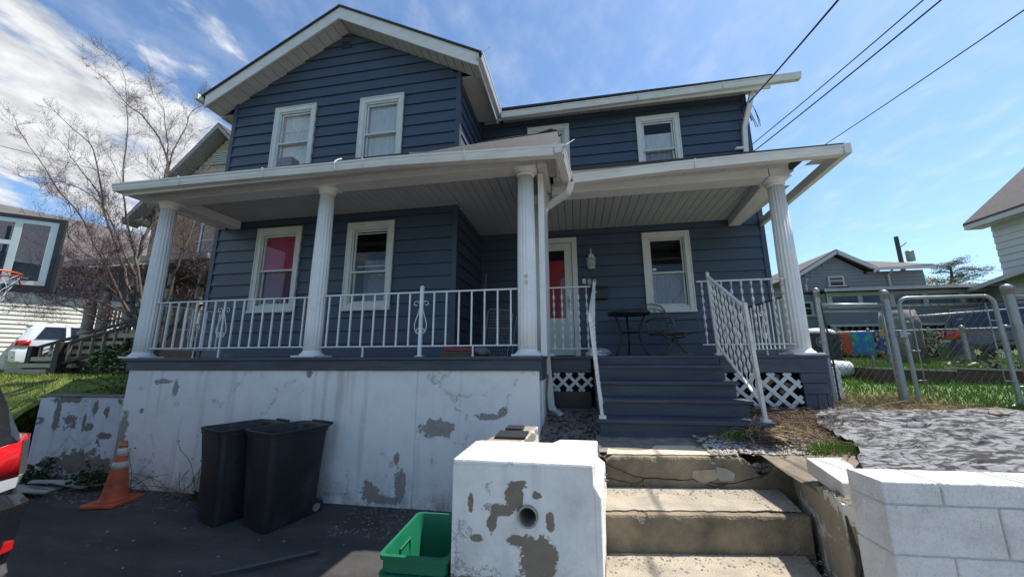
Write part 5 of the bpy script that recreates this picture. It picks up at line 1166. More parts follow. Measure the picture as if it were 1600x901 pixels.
# tan shingle courses in gable, each course one board
z=7.0
while z<9.75:
    h=.16; xa=GP-(10.1-z-h)/.98+.05; xb=min(GP+(10.1-z-h)/.98-.05,-10.0)
    m=HB(); xa=max(xa,GX0); m.hexa([(xa,GY-.035,z),(xb,GY-.035,z),(xb,GY,z),(xa,GY,z),(xa,GY-.01,z+h+.01),(xb,GY-.01,z+h+.01),(xb,GY,z+h+.01),(xa,GY,z+h+.01)]); m.obj('shingle_course',m_shake,nb); z+=h
for s,(xa,xb) in((-1,(-16.45,GP)),(1,(GP,-9.3))):
    m=HB(); t=.16; m.prism([(xa,grz(xa)),(xb,grz(xb)),(xb,grz(xb)+t),(xa,grz(xa)+t)],'y',GY-.5,GY-.46); m.obj('rake_board',m_fas,nb)
    m=HB(); m.hexa([(xa,GY-.46,grz(xa)+.0),(xb,GY-.46,grz(xb)),(xb,GY,grz(xb)),(xa,GY,grz(xa)),(xa,GY-.46,grz(xa)+.02),(xb,GY-.46,grz(xb)+.02),(xb,GY,grz(xb)+.02),(xa,GY,grz(xa)+.02)]); m.obj('rake_soffit',m_fas,nb)
    m=HB(); m.hexa([(xa,GY-.5,grz(xa)+t),(xb,GY-.5,grz(xb)+t),(xb,GY+8.4,grz(xb)+t),(xa,GY+8.4,grz(xa)+t),(xa,GY-.5,grz(xa)+t+.05),(xb,GY-.5,grz(xb)+t+.05),(xb,GY+8.4,grz(xb)+t+.05),(xa,GY+8.4,grz(xa)+t+.05)]); m.obj('roof',m_shing,nb)
m=HB(); m.box(-16.4,GX0-.02,GY-.3,GY+7.9,6.75,6.83); m.box(-16.5,-16.38,GY-.5,GY+8,6.72,6.86); m.obj('side_eave',m_fas,nb)
# arched louvre vent
lv=part('gable_vent',nb,(0,0,0)); lv['_off']=(-12,11,1.28)
m=HB(); ar=[(-12.85+.55*math.cos(R(a)),8.85+.62*math.sin(R(a))) for a in range(0,181,15)]; m.prism(ar,'y',GY-.07,GY-.03); m.obj('vent_frame',m_fas,lv)
for i in range(6):
    zz=8.9+i*.09; hwv=.52*math.sqrt(max(0,1-((zz-8.85)/.62)**2)); m=HB(); m.bar((-12.85-hwv,GY-.09,zz),(-12.85+hwv,GY-.09,zz),.03,.05,(0,.5,1)); m.obj('louvre',m_wtrim,lv)
def nwin(par,x0,x1,z0,z1,y,mt=m_wtrim,t=.07,d=.05):
    w=part('window',par); w['_off']=par['_off'] if '_off' in par else (0,0,0)
    m=HB(); m.box(x0,x0+t,y-d,y,z0,z1);m.box(x1-t,x1,y-d,y,z0,z1);m.box(x0+t,x1-t,y-d,y,z1-t,z1);m.box(x0-.05,x1+.05,y-d*1.4,y,z0-t,z0);m.box(x0+t,x1-t,y-d*.7,y-.01,(z0+z1)/2-.02,(z0+z1)/2+.02); m.obj('window_frame',mt,w)
    m=HB(); m.box(x0+t,x1-t,y-.02,y-.006,z0,z1-t); m.obj('pane',m_cglass,w)
    return w
nwin(nb,-13.4,-12.6,5.2,6.55,GY-.02); nwin(nb,-13.1,-12.2,7.6,8.15,GY-.04)
# porch of the brick house
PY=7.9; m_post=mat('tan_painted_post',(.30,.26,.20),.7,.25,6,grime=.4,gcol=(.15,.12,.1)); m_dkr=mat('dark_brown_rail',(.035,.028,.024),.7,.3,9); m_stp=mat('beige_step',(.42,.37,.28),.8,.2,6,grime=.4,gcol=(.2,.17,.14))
m=HB(); slab(m,-14.45,-9.4,PY-.35,4.36,GY-.01,5.25,.06); m.obj('porch_roof',m_shing,nb)
m=HB(); m.box(-14.5,-9.4,PY-.42,PY-.34,4.24,4.38); m.box(-14.5,-14.42,PY-.34,GY-.1,4.24,4.38); m.obj('porch_gutter',m_fas,nb)
m=HB(); m.box(-14.4,-9.5,PY-.3,GY,4.10,4.14); m.obj('porch_ceiling',m_dkr,nb)
m=HB(); m.box(-14.4,-9.5,PY-.15,PY+.0,3.98,4.24); m.obj('porch_beam',m_dkr,nb)
m=HB(); m.box(-13.8,-9.5,PY-.1,GY,2.3,2.42); m.obj('porch_deck',m_stp,nb)
m=HB(); m.box(-13.8,-9.5,PY,PY+.05,1.2,2.3); m.obj('porch_skirt',m_dkr,nb)
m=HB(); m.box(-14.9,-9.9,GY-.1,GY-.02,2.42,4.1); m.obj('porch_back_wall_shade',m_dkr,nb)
for x in(-13.65,-13.14,-12.28,-11.0,-10.0):
    pc=part('porch_post',nb); pc['_off']=(-12,11,1.28); m=HB(); m.lathe([(.12,0),(.12,.7),(.075,.74),(.09,.9),(.085,1.1),(.095,1.15),(.07,1.2),(.065,1.56)],12,(x,PY,2.42)); m.obj('post_shaft',m_post,pc,smooth=True,auto=True)
    for zz in(1.12,.72): m=HB(); m.lathe([(.1,zz),(.1,zz+.09)],12,(x,PY,2.42)); m.obj('dark_band',m_dkr,pc)
pr_=part('porch_rail',nb); pr_['_off']=(-12,11,1.28)
m=HB(); m.box(-13.1,-9.6,PY-.03,PY+.03,3.02,3.08); m.box(-13.1,-9.6,PY-.02,PY+.02,2.52,2.56); m.obj('handrail',m_dkr,pr_)
for i in range(24):
    x=-13.0+i*.14; m=HB(); m.lathe([(.02,0),(.035,.1),(.02,.22),(.03,.35),(.02,.46)],6,(x,PY,2.56)); m.obj('spindle',m_post,pr_)
# stairs coming down to the left
sx0,sx1=-13.2,-13.0
for i,(xl,xr,z) in enumerate(((-14.1,-12.75,1.36),(-13.75,-12.0,1.50),(-13.4,-11.45,1.66),(-12.9,-10.95,1.83),(-12.5,-10.6,2.02),(-12.1,-10.3,2.20))):
    y=6.8+.02*i
    m=HB(); m.box(xl,xr,y,y+.9,z-.05,z+.05); m.obj('porch_step',m_stp,nb)
    m=HB(); m.box(xl+.05,xr-.1,y+.06,y+.08,z-.16,z-.05); m.obj('step_riser',m_dkr,nb)
m=HB(); m.prism([(-13.5,1.15),(-9.6,1.15),(-9.6,2.35),(-10.3,2.2),(-12.0,1.48),(-12.9,1.25)],'y',6.95,7.7); m.obj('stair_skirt',m_blk,nb)
for y,xn,zt in((6.72,-12.24,2.05),(7.3,-14.25,2.0)):
    m=HB(); m.box(xn-.09,xn+.09,y-.09,y+.09,1.15,zt); m.obj('newel_post',m_dkr,nb,bevel=.01)
    for dz in(-.06,-.52):
        m=HB(); m.bar((xn,y,zt+dz),(xn+2.6,y+.35,zt+dz+.72),.06,.06); m.obj('stair_handrail',m_dkr,nb)
    for i in range(9):
        t=(i+.7)/9.5; p=Vector((xn+2.6*t,y+.35*t,zt-.52+.72*t)); m=HB(); m.bar(p,p+Vector((0,0,.46)),.05,.05,(0,1,0)); m.obj('stair_baluster',m_post,nb)
# =================================================== WHITE SIDED HOUSE (far left)
m_ws=mat('cream_siding',(.72,.70,.62),.6,.08,3); m_gs=mat('grey_siding',(.17,.185,.19),.6,.15,3); m_rf2=mat('brown_grey_roof',(.11,.095,.09),.95,.4,9,.8,40,col2=(.09,.08,.08),grime=.5,gcol=(.20,.13,.09))
wh=thing('cream_sided_house','cream lap sided house with a broad brown grey roof at the far left','house',(-25,13,1.2)); wh['_off']=(-25,13,1.2)
wd=Vector((3.3,9.2,0)).normalized(); wv=Vector((-wd.y,wd.x,0)); w0=Vector((-23.6,1.0,0)); WL=13.2
def wp(u,v,z): q=w0+wd*u+wv*v; return (q.x,q.y,z)
def wbox(m,u0,u1,v0,v1,z0,z1,zt=None):
    zt=z1 if zt is None else zt
    return m.hexa([wp(u0,v0,z0),wp(u1,v0,z0),wp(u1,v1,z0),wp(u0,v1,z0),wp(u0,v0,z1),wp(u1,v0,z1),wp(u1,v1,zt),wp(u0,v1,zt)])
m=HB(); wbox(m,0,WL,.02,9,1.2,5.3); m.obj('house_walls',m_gs,wh)
z=1.3
while z<5.2:
    m=HB(); h=.165; m.hexa([wp(0,-.03,z),wp(WL,-.03,z),wp(WL,.02,z),wp(0,.02,z),wp(0,.0,z+h),wp(WL,.0,z+h),wp(WL,.02,z+h),wp(0,.02,z+h)]); m.obj('siding_board',m_ws if z<3.95 else m_gs,wh); z+=h
m=HB(); m.hexa([wp(-.5,-.5,5.2),wp(WL+.5,-.5,5.2),wp(WL+.5,4.5,8.3),wp(-.5,4.5,8.3),wp(-.5,-.5,5.32),wp(WL+.5,-.5,5.32),wp(WL+.5,4.5,8.42),wp(-.5,4.5,8.42)]); m.hexa([wp(-.5,4.5,8.3),wp(WL+.5,4.5,8.3),wp(WL+.5,9.5,5.2),wp(-.5,9.5,5.2),wp(-.5,4.5,8.42),wp(WL+.5,4.5,8.42),wp(WL+.5,9.5,5.32),wp(-.5,9.5,5.32)]); m.obj('roof',m_rf2,wh)
m=HB(); wbox(m,-.5,WL+.5,-.58,-.5,5.16,5.32); m.obj('gutter',m_fas,wh)
m=HB(); m.add([wp(WL,0,5.25),wp(WL,9,5.25),wp(WL,4.5,8.2)],[(0,1,2)]); m.obj('gable_wall',m_gs,wh)
# wooded hill behind
m_hill=mat('wooded_hill',(.12,.09,.07),.95,.5,.25,0,1,col2=(.07,.07,.035))
m=MB(); m.sheet(-260,-60,40,60,160,14,lambda x,y:(x,y,-1+ (42*math.exp(-((x+170)/60)**2-((y-120)/34)**2))+2*nz(x,y,.06))); struct(m.obj('hill',m_hill,smooth=True))
# =================================================== BARE BUDDING TREE
m_bark=mat('grey_bark',(.11,.09,.07),.9,.4,14,.8,70,col2=(.08,.07,.06),grime=.35,gcol=(.27,.25,.15)); m_twig=mat('twig_bark',(.065,.045,.048),.9,.3,20); m_bud=mat('purple_pink_bud',(.26,.13,.17),.7,.4,30,col2=(.18,.11,.10))
tr=thing('bare_tree','bare spreading tree with pinkish buds between the basketball hoop and the blue house','tree',(-8.6,6.0,1.2)); TO=Vector((-8.6,6.0,1.2))
class TM(MB):
    def obj(s,name,mt,par,**k):
        s.v=[(a-TO.x,b-TO.y,c-TO.z) for a,b,c in s.v]; return MB.obj(s,name,mt,par,**k)
rt=random.Random(21)
trunk=TM(); limbs=[]; tw=TM(); bud=TM()
# main limbs: pixel polylines on planes near the tree (survey), Y drifting to give depth
LM=[([(232,585),(222,535),(205,495),(185,460),(168,420),(150,385),(128,340),(95,300),(70,262),(45,228),(25,190)],6.0,4.9,.075),
    ([(225,545),(212,490),(200,450),(190,405),(172,355),(160,310),(152,262),(140,225),(112,200),(85,175),(62,165)],6.0,6.6,.07),
    ([(232,590),(228,540),(222,480),(212,430),(222,380),(238,345),(250,300),(262,255),(248,215),(222,180),(200,165),(180,140),(160,120),(128,96)],6.0,7.0,.085),
    ([(222,480),(215,420),(205,380),(195,330),(192,280),(196,235),(200,200),(198,160),(192,110),(168,85)],6.1,6.2,.05),
    ([(228,540),(215,515),(190,498),(165,500),(140,492),(110,480),(80,470),(40,450),(0,440)],6.0,5.0,.045),
    ([(250,300),(262,265),(270,235),(290,200),(300,175),(325,160),(335,155)],6.6,7.2,.04),
    ([(262,255),(262,225),(258,195),(255,170),(240,150),(232,120)],6.8,7.0,.03),
    ([(240,560),(262,470),(272,430),(290,385),(302,350),(298,320),(312,300),(320,270)],6.6,7.6,.07),
    ([(290,385),(310,400),(330,385),(345,372)],6.9,7.4,.025),
    ([(212,430),(190,385),(165,330),(135,300),(100,285),(60,285),(20,270)],6.1,5.6,.04),
    ([(168,420),(140,400),(118,385),(105,360),(112,330),(100,300)],5.7,5.4,.03),
    ([(185,460),(160,440),(130,425),(108,405)],5.8,5.5,.03),
    ([(205,495),(180,480),(150,470),(120,462),(95,470),(60,478),(20,478)],5.9,5.2,.03),
    ([(160,310),(130,270),(105,235),(90,215)],6.3,6.0,.028),
    ([(240,560),(280,500),(300,460),(320,430),(335,420)],6.6,7.2,.04)]
def twigs(base,dirv,L,r,lv):
    pts=[Vector(base)]; d=Vector(dirv).normalized(); n=5
    for i in range(n):
        d=(d+Vector((rt.gauss(0,.16),rt.gauss(0,.16),rt.gauss(.05,.14)))).normalized(); pts.append(pts[-1]+d*L/n)
    tw.tube(pts,[r*(1-.75*i/n) for i in range(n+1)],3,cap=False)
    if lv>0:
        for i in range(1,n+1):
            for k in range(2 if lv>1 else rt.choice((1,1,2))):
                a=Vector((rt.gauss(0,.8),rt.gauss(0,.8),rt.gauss(.25,.6))); nd=(d+a*.8).normalized(); twigs(pts[i],nd,L*rt.uniform(.42,.65),r*.55,lv-1)
    if lv<=1:
        for i in range(1,n+1):
            if rt.random()<(.55 if pts[i].z<5.6 else .15):
                p=pts[i]+Vector((rt.gauss(0,.015),rt.gauss(0,.015),rt.gauss(0,.015))); s_=rt.uniform(.007,.016); q=[Vector((rt.uniform(-1,1),rt.uniform(-1,1),rt.uniform(-1,1)))*s_ for _ in range(3)]
                bud.add([p+q[0],p+q[1],p+q[2]],[(0,1,2)])
for pl,D0,D1,r in LM:
    n=len(pl); P=[]
    for i,(x,y) in enumerate(pl):
        D=D0+(D1-D0)*(i/(n-1))**1.0+.10*math.sin(i*2.1+x); P.append(at(x,y,D))
    # smooth
    Q=[]
    for i in range(n-1):
        for k in range(3):
            t=k/3; a=P[max(i-1,0)];b=P[i];c=P[i+1];e=P[min(i+2,n-1)]
            q=.5*((2*b)+(c-a)*t+(2*a-5*b+4*c-e)*t*t+(3*b-a-3*c+e)*t**3); Q.append(q+Vector((rt.gauss(0,.008),rt.gauss(0,.01),rt.gauss(0,.008))))
    Q.append(P[-1]); N=len(Q); rad=[max(.005,r*.62*(1-.93*(i/(N-1))**.7)) for i in range(N)]
    m=TM(); m.tube(Q,rad,8); m.obj('limb',m_bark,tr,smooth=True)
    for i in range(int(N*.25),N):
        for k in range(2):
            if rt.random()<.60:
                d=(Q[min(i+1,N-1)]-Q[i-1]).normalized(); nd=(d+Vector((rt.gauss(0,.7),rt.gauss(0,.6),rt.gauss(.15,.55)))).normalized()
                twigs(Q[i],nd,rt.uniform(.5,1.0)*(1.2-.8*i/N),max(.0035,rad[i]*.28),2)
o=tw.obj('twigs',m_twig,tr); o['kind']='stuff'
o=bud.obj('buds',m_bud,tr); o['kind']='stuff'
# bramble on the lawn edge
def sprig(name,loc,n,L,mt,lmt,label,cat,seed,leafs=5,lr=.03,grp=None):
    rd=random.Random(seed); t=thing(name,label,cat,loc,0,grp); m=MB(); l=MB()
    for i in range(n):
        d=Vector((rd.gauss(0,.5),rd.gauss(0,.3),rd.uniform(.4,1))).normalized(); p=Vector((rd.gauss(0,L*.2),rd.gauss(0,L*.08),0)); pts=[p]
        for k in range(6): d=(d+Vector((rd.gauss(0,.2),rd.gauss(0,.2),-.12))).normalized(); p=p+d*L/6; pts.append(p)
        m.tube(pts,.0035,4)
        for q in pts[1:]:
            for k in range(leafs):
                c=q+Vector((rd.gauss(0,.02),rd.gauss(0,.02),rd.gauss(0,.02))); a=Vector((rd.uniform(-1,1),rd.uniform(-1,1),rd.uniform(-.5,1))).normalized(); b=a.cross(Vector((rd.uniform(-1,1),rd.uniform(-1,1),rd.uniform(-1,1)))).normalized()
                s_=lr*rd.uniform(.6,1.2); l.add([c,c+a*s_*.5+b*s_*.35,c+a*s_,c+a*s_*.5-b*s_*.35],[(0,1,2,3)])
    m.obj('stems',mt,t); o=l.obj('leaves',lmt,t); o['kind']='stuff'; return t
m_leaf=mat('dark_green_leaf',(.028,.06,.016),.85,.4,20); m_stem=mat('dry_stem',(.22,.16,.10),.9,.3,20)
sprig('bramble',(-6.55,4.35,1.13),9,.55,m_blk,m_leaf,'dark bramble trailing over the flaking garden wall','shrub',3,3,.035)
sprig('weed_clump',(-6.95,3.85,.08),16,.30,m_leaf,m_leaf,'green weeds at the foot of the flaking wall beside the scrap boards','weeds',4,5,.045)
sprig('weed_clump',(-6.05,3.85,.08),16,.30,m_leaf,m_leaf,'green weed clump behind the traffic cone','weeds',5,5,.045)
sprig('weed_clump',(-4.15,3.80,.06),18,.26,m_leaf,m_leaf,'bright green weed beside the left rubbish bin','weeds',6,6,.05)
sprig('dry_weed',(-4.65,3.83,.06),14,.75,m_stem,m_stem,'tall dry brown weed stalks against the foundation, right of the cone','weeds',7,1,.03)
sprig('dry_weed',(-5.35,3.86,.06),8,.6,m_stem,m_stem,'thin dry weed stalks behind the traffic cone','weeds',8,1,.03)
# =================================================== GRASS
def grassfield(name,n,region,zf,mt,h0,h1,label,seed,w=.006,lean=.35):
    rd=random.Random(seed); m=MB()
    for i in range(n):
        x,y=region(rd); z=zf(x,y)-.01; h=rd.uniform(h0,h1); a=rd.uniform(0,6.28); dx_,dy_=math.cos(a)*w,math.sin(a)*w; lx,ly=rd.gauss(0,lean)*h,rd.gauss(0,lean)*h
        m.add([(x-dx_,y-dy_,z),(x+dx_,y+dy_,z),(x+lx,y+ly,z+h)],[(0,1,2)])
    return stuff(m.obj(name,mt),label)
m_gr=mat('fresh_grass',(.10,.20,.02),.7,.3,2.5,col2=(.16,.22,.03)); m_gry=mat('yellow_green_grass',(.22,.24,.03),.7,.4,1.5,col2=(.10,.17,.02)); m_straw=mat('dry_straw',(.42,.32,.17),.85,.35,6,col2=(.25,.17,.09)); m_dst=mat('dark_dead_stalks',(.12,.08,.06),.9,.4,9)
grassfield('lawn_grass',42000,lambda r:(-6.0-13*r.random()**1.3,4.2+7*r.random()**1.4),gzl,m_gry,.03,.08,'mossy yellow green lawn left of the blue house',1,.008)
grassfield('yard_grass',60000,lambda r:(2.9+10*r.random(),5.0+9*r.random()**1.3),gzr,m_gr,.04,.11,'fresh green grass beyond the chain link fence',2,.009)
grassfield('dry_grass',5000,lambda r:(2.75+1.5*r.random(),4.6+1.0*r.random()),gzr,m_straw,.03,.13,'dry straw at the foot of the fence',3,.005,.9)
grassfield('dry_grass',4500,lambda r:(1.75+.9*r.random(),3.75+1.0*r.random()),gzr,m_straw,.02,.09,'dry straw between the porch stairs and the plastic sheet',4,.004,1.3)
grassfield('green_tuft',500,lambda r:(r.gauss(1.98,.13),r.gauss(3.45,.06)),gzr,m_gr,.03,.10,'green tuft above the tilted slab',5,.006)
grassfield('green_tuft',260,lambda r:(r.gauss(1.42,.07),r.gauss(3.82,.04)),gzr,m_gr,.03,.12,'green tuft under the stalks at the stair foot',6,.006)
grassfield('fence_grass',2500,lambda r:(4.2+4*r.random(),4.75+.5*r.random()),gzr,m_gry,.03,.09,'sparse grass in front of the gate',7,.006)
def stalks(name,n,c,sx,sy,L,mt,label,seed,fan=False):
    rd=random.Random(seed); m=MB()
    for i in range(n):
        x,y=rd.gauss(c[0],sx),rd.gauss(c[1],sy); z=gzr(x,y)
        if fan: a=rd.uniform(-.4,1.0); d=Vector((math.sin(a*1.4)*1.0,-.8*rd.random(),.9)).normalized(); x,y=c[0]+rd.gauss(0,.04),c[1]+rd.gauss(0,.03); z=gzr(x,y)
        else: a=rd.uniform(0,6.28); d=Vector((math.cos(a),math.sin(a),rd.uniform(.05,.45))).normalized()
        pts=[Vector((x,y,z+.01))]; l=L*rd.uniform(.5,1.2)
        for k in range(4): d=(d+Vector((rd.gauss(0,.15),rd.gauss(0,.15),-.28 if fan else -.08))).normalized(); q=pts[-1]+d*l/4; q.z=max(q.z,gzr(q.x,q.y)+.006); pts.append(q)
        m.tube(pts,.003,3,cap=False)
    return stuff(m.obj(name,mt),label)
stalks('dead_stalks',420,(2.15,4.45),.33,.16,.38,m_dst,'dark tangle of dead stalks under the lattice',1)
stalks('dead_stalks',260,(1.75,3.75),.25,.12,.30,m_dst,'brown dead stalks between the stairs and the concrete',2)
stalks('straw_fan',70,(1.58,3.84),.04,.03,.27,m_straw,'fan of straw coloured stalks at the right foot of the stairs',3,True)
stalks('dead_stalks',260,(3.35,4.95),.4,.12,.3,m_straw,'straw heap at the foot of the fence',4)
# dead hydrangea heads caught in the lattice
hy=thing('dried_flower_heads','tan dried flower heads on thin stems behind the right lattice','dried plant',(2.2,4.85,1.05)); 
for x,z in((.06,.30),(-.03,.22),(.14,.34),(.18,.18),(.10,.12),(.24,.26)):
    m=MB(); m.blob((x,0,z),.035,int(x*100),.5,(1,.6,1),2); m.obj('flower_head',mat('tan_petal',(.42,.30,.17),.9,.4,60) if 'tan_petal' not in bpy.data.materials else bpy.data.materials['tan_petal'],hy); m=MB(); m.tube([(x,0,z),(x*.5,.02,-.1)],.003,4); m.obj('stem',m_stem,hy)
# =================================================== PLASTIC SHEET
m_pl=bpy.data.materials.new('black_sheet_plastic'); m_pl.use_nodes=True; N=m_pl.node_tree.nodes; L=m_pl.node_tree.links; b=N['Principled BSDF']; b.inputs['Base Color'].default_value=(.03,.03,.032,1); b.inputs['Roughness'].default_value=.75; b.inputs['Specular IOR Level'].default_value=.25
g=N.new('ShaderNodeNewGeometry'); mp_=N.new('ShaderNodeMapping'); mp_.inputs['Scale'].default_value=(5,13,6); L.new(g.outputs['Position'],mp_.inputs[0]); nn=N.new('ShaderNodeTexNoise'); nn.inputs['Scale'].default_value=1.6; nn.inputs['Detail'].default_value=6; nn.inputs['Distortion'].default_value=.6; L.new(mp_.outputs[0],nn.inputs['Vector']); bp=N.new('ShaderNodeBump'); bp.inputs['Strength'].default_value=.45; bp.inputs['Distance'].default_value=.02; L.new(nn.outputs[0],bp.inputs['Height']); L.new(bp.outputs[0],b.inputs['Normal'])
du=N.new('ShaderNodeTexNoise'); du.inputs['Scale'].default_value=3; du.inputs['Detail'].default_value=8; L.new(g.outputs['Position'],du.inputs['Vector']); dm=N.new('ShaderNodeMapRange'); dm.inputs[1].default_value=.42; dm.inputs[2].default_value=.56; mq=N.new('ShaderNodeMapping'); mq.inputs['Scale'].default_value=(2.2,8,1); mq.inputs['Rotation'].default_value=(0,0,R(-12)); L.new(g.outputs['Position'],mq.inputs[0]); L.new(mq.outputs[0],du.inputs['Vector']); du.inputs['Distortion'].default_value=1.2; L.new(du.outputs[0],dm.inputs[0]); dx2=N.new('ShaderNodeMix'); dx2.data_type='RGBA'; L.new(dm.outputs[0],dx2.inputs[0]); dx2.inputs[6].default_value=(.015,.015,.017,1); dx2.inputs[7].default_value=(.235,.235,.238,1);  # sun sheen as grey and fold shade as near-black, put into the colour
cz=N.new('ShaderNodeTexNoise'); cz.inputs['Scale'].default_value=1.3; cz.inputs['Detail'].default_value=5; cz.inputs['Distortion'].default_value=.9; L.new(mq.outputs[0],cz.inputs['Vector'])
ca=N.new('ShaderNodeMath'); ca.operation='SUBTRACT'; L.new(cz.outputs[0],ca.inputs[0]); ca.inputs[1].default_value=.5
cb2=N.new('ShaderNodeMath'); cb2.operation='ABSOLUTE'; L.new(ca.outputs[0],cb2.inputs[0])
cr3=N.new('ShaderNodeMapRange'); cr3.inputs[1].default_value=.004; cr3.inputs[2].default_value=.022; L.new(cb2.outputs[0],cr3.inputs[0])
cm=N.new('ShaderNodeMix'); cm.data_type='RGBA'; L.new(cr3.outputs[0],cm.inputs[0]); cm.inputs[6].default_value=(.014,.014,.016,1); L.new(dx2.outputs[2],cm.inputs[7]); L.new(cm.outputs[2],b.inputs['Base Color'])  # crease shade painted into the sheet colour as thin dark lines
def sheetz(x,y):
    z=gzr(x,y)+.035
    q=Vector((x*1.1+y*.7+.25*MN.noise(Vector((x*2,y*2,7))),y*5.5+.5*MN.noise(Vector((x*1.5,y*2,2))),0))
    r1=(1-abs(MN.noise(q)))**6; r2=(1-abs(MN.noise(q*2.3+Vector((5,3,1)))))**5; r3=(1-abs(MN.noise(Vector((x*7,y*7,3)))))**5
    return z+.034*r1+.018*r2+.007*r3
m=MB(); nx,ny=260,190
def shp(u,v):
    xl=1.72+.75*v+.09*nz(v*3,0,1,9)+.05*nz(v*14,0,1,9); xr=6.4
    x=xl+(xr-xl)*u; yb=2.45; yt=4.62+.15*nz(u*5,0,1,3)+(.10 if u<.5 else -.02)-.25*max(0,.12-u)*8 
    y=yb+(yt-yb)*v; return x,y
vs=[]
for j in range(ny+1):
    for i in range(nx+1):
        x,y=shp(i/nx,j/ny); vs.append((x,y,sheetz(x,y)))
m.add(vs,[(j*(nx+1)+i,j*(nx+1)+i+1,(j+1)*(nx+1)+i+1,(j+1)*(nx+1)+i) for j in range(ny) for i in range(nx)])
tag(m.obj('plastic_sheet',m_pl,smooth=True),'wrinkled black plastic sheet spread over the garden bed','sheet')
for (x,y,a,lb) in((3.75,3.55,20,'flat tan stone holding the plastic sheet near its middle'),(4.15,4.55,40,'small stone on the far edge of the plastic sheet')):
    m=MB(); m.blob((0,0,.02),.09,x*3,.3,(1.3,.7,.3),2); o=m.obj('stone',m_rub,loc=(x,y,gzr(x,y)+.05)); o.rotation_euler=(0,0,R(a)); tag(o,lb,'stone')
# =================================================== CHAIN LINK FENCE
m_galv=mat('galvanised_steel',(.28,.30,.31),.45,.2,12,metal=.45,grime=.35,gcol=(.22,.22,.22))
m_mesh=mat('mesh_wire',(.12,.125,.13),.5,.2,30,metal=.4)
fn_=thing('chain_link_fence','grey chain link fence section beside the porch and right of the gate','fence',(3.4,5.1,1.05)); fn_['_off']=(3.4,5.1,1.05)
def post(x,y,z0,z1,r,par,name='post'):
    p=part(name,par); p['_off']=par['_off']; m=HB(); m.tube([(x,y,z0),(x,y,z1)],r,16); m.obj('pipe',m_galv,p,smooth=True,auto=True); m=HB(); m.lathe([(r*1.15,-.06),(r*1.15,0),(r*1.25,.0),(r*1.2,.03),(r*.8,.055),(r*.1,.065)],16,(x,y,z1)); m.obj('post_cap',m_galv,p,smooth=True)
    for z in(z0+.25,z0+.62,z0+1.0): m=HB(); m.lathe([(r*1.12,0),(r*1.12,.022)],16,(x,y,z)); m.obj('band',m_galv,p)
post(3.02,5.05,1.0,2.43,.029,fn_); post(3.86,5.2,.98,2.40,.038,fn_); post(5.14,5.2,.98,2.42,.043,fn_)
for x in(7.3,9.6): post(x,5.35,1.0,2.3,.034,fn_)
def tube_(name,pts,r,par,mt=None,n=10): m=HB(); m.tube(pts,r,n); return m.obj(name,mt or m_galv,par,smooth=True)
tube_('top_rail',[(3.02,5.05,2.27),(3.86,5.2,2.27)],.024,fn_); tube_('brace_rail',[(3.02,5.05,2.19),(3.86,5.2,2.19)],.012,fn_); tube_('top_rail',[(5.14,5.2,2.33),(7.3,5.3,2.28),(9.6,5.35,2.25)],.024,fn_)
tube_('tension_bar',[(3.79,5.18,1.05),(3.79,5.18,2.25)],.008,fn_)
m=HB(); m.tube([(3.06,5.02,1.0),(3.06,5.02,1.85),(3.03,5.03,2.3)],.010,6); m.obj('loose_wire_bar',m_blk,fn_)
def linkmesh(par,a,b,z0,z1,p=.075,r=.0026,cut=None,sag=0):
    a=Vector(a);b=Vector(b);L_=(b-a).length;d=(b-a)/L_; nrm=Vector((-d.y,d.x,0)); m=HB()
    for s in(1,-1):
        k=-math.ceil((z1-z0)/p)-1
        while k*p<L_+(z1-z0)+p:
            u0=k*p; k+=1
            # z=z0+(u-u0)*1.15*s ...
            pts=[]
            sl_=1.15
            for z in(z0,z1):
                u=u0+(z-z0)/sl_ if s>0 else u0+(z1-z)/sl_-(0)
                if 0<=u<=L_: pts.append((u,z))
            for u in(0,L_):
                z=z0+(u-u0)*sl_ if s>0 else z1-(u-u0)*sl_
                if z0<z<z1: pts.append((u,z))
            if len(pts)>=2:
                q0=max(pts,key=lambda q:q[1]);q1=min(pts,key=lambda q:q[1])
                if q0[1]-q1[1]>.02: m.tube([a+d*q0[0]+Vector((0,0,q0[1]))+nrm*.003*s,a+d*q1[0]+Vector((0,0,q1[1]))+nrm*.003*s],r,3,cap=False)
    o=m.obj('wire_mesh',m_mesh,par); o['kind']='stuff'; return o
linkmesh(fn_,(3.05,5.06,0),(3.83,5.2,0),1.08,2.0,.085); linkmesh(fn_,(5.19,5.2,0),(9.6,5.35,0),1.08,2.28,.085)
gt=thing('chain_link_gate','tilted chain link gate with rounded pipe frame between the two tall posts','gate',(4.5,5.2,1.05)); gt['_off']=(4.5,5.2,1.05)
gx0,gx1,gz0,gz1,gr=4.0,4.98,1.06,2.35,.10
pts=[]
for cx_,cz,a0 in((gx1-gr,gz1-gr,90),(gx1-gr,gz0+gr,0),(gx0+gr,gz0+gr,-90),(gx0+gr,gz1-gr,-180)):
    for i in range(6): a=R(a0-90*i/5); pts.append((cx_+gr*math.cos(a),5.2,cz+gr*math.sin(a)+(-.03 if cx_<4.3 else 0)*(cz<1.5)))
pts.append(pts[0])
tube_('gate_frame',pts,.022,gt); linkmesh(gt,(gx0+.1,5.2,0),(gx1-.08,5.2,0),gz0+.05,gz1-.03,.085)
for x in(gx0+.10,gx1-.09): tube_('tension_bar',[(x,5.2,gz0+.05),(x,5.2,gz1-.08)],.006,gt)
for z in(1.35,1.7,2.05): tube_('tie_band',[(gx0+.0,5.17,z),(gx0+.11,5.19,z)],.008,gt); tube_('tie_band',[(gx1-.1,5.19,z),(gx1+.0,5.17,z)],.008,gt)
for z in(1.28,1.98): tube_('hinge',[(gx1,5.2,z),(5.14,5.2,z)],.018,gt)
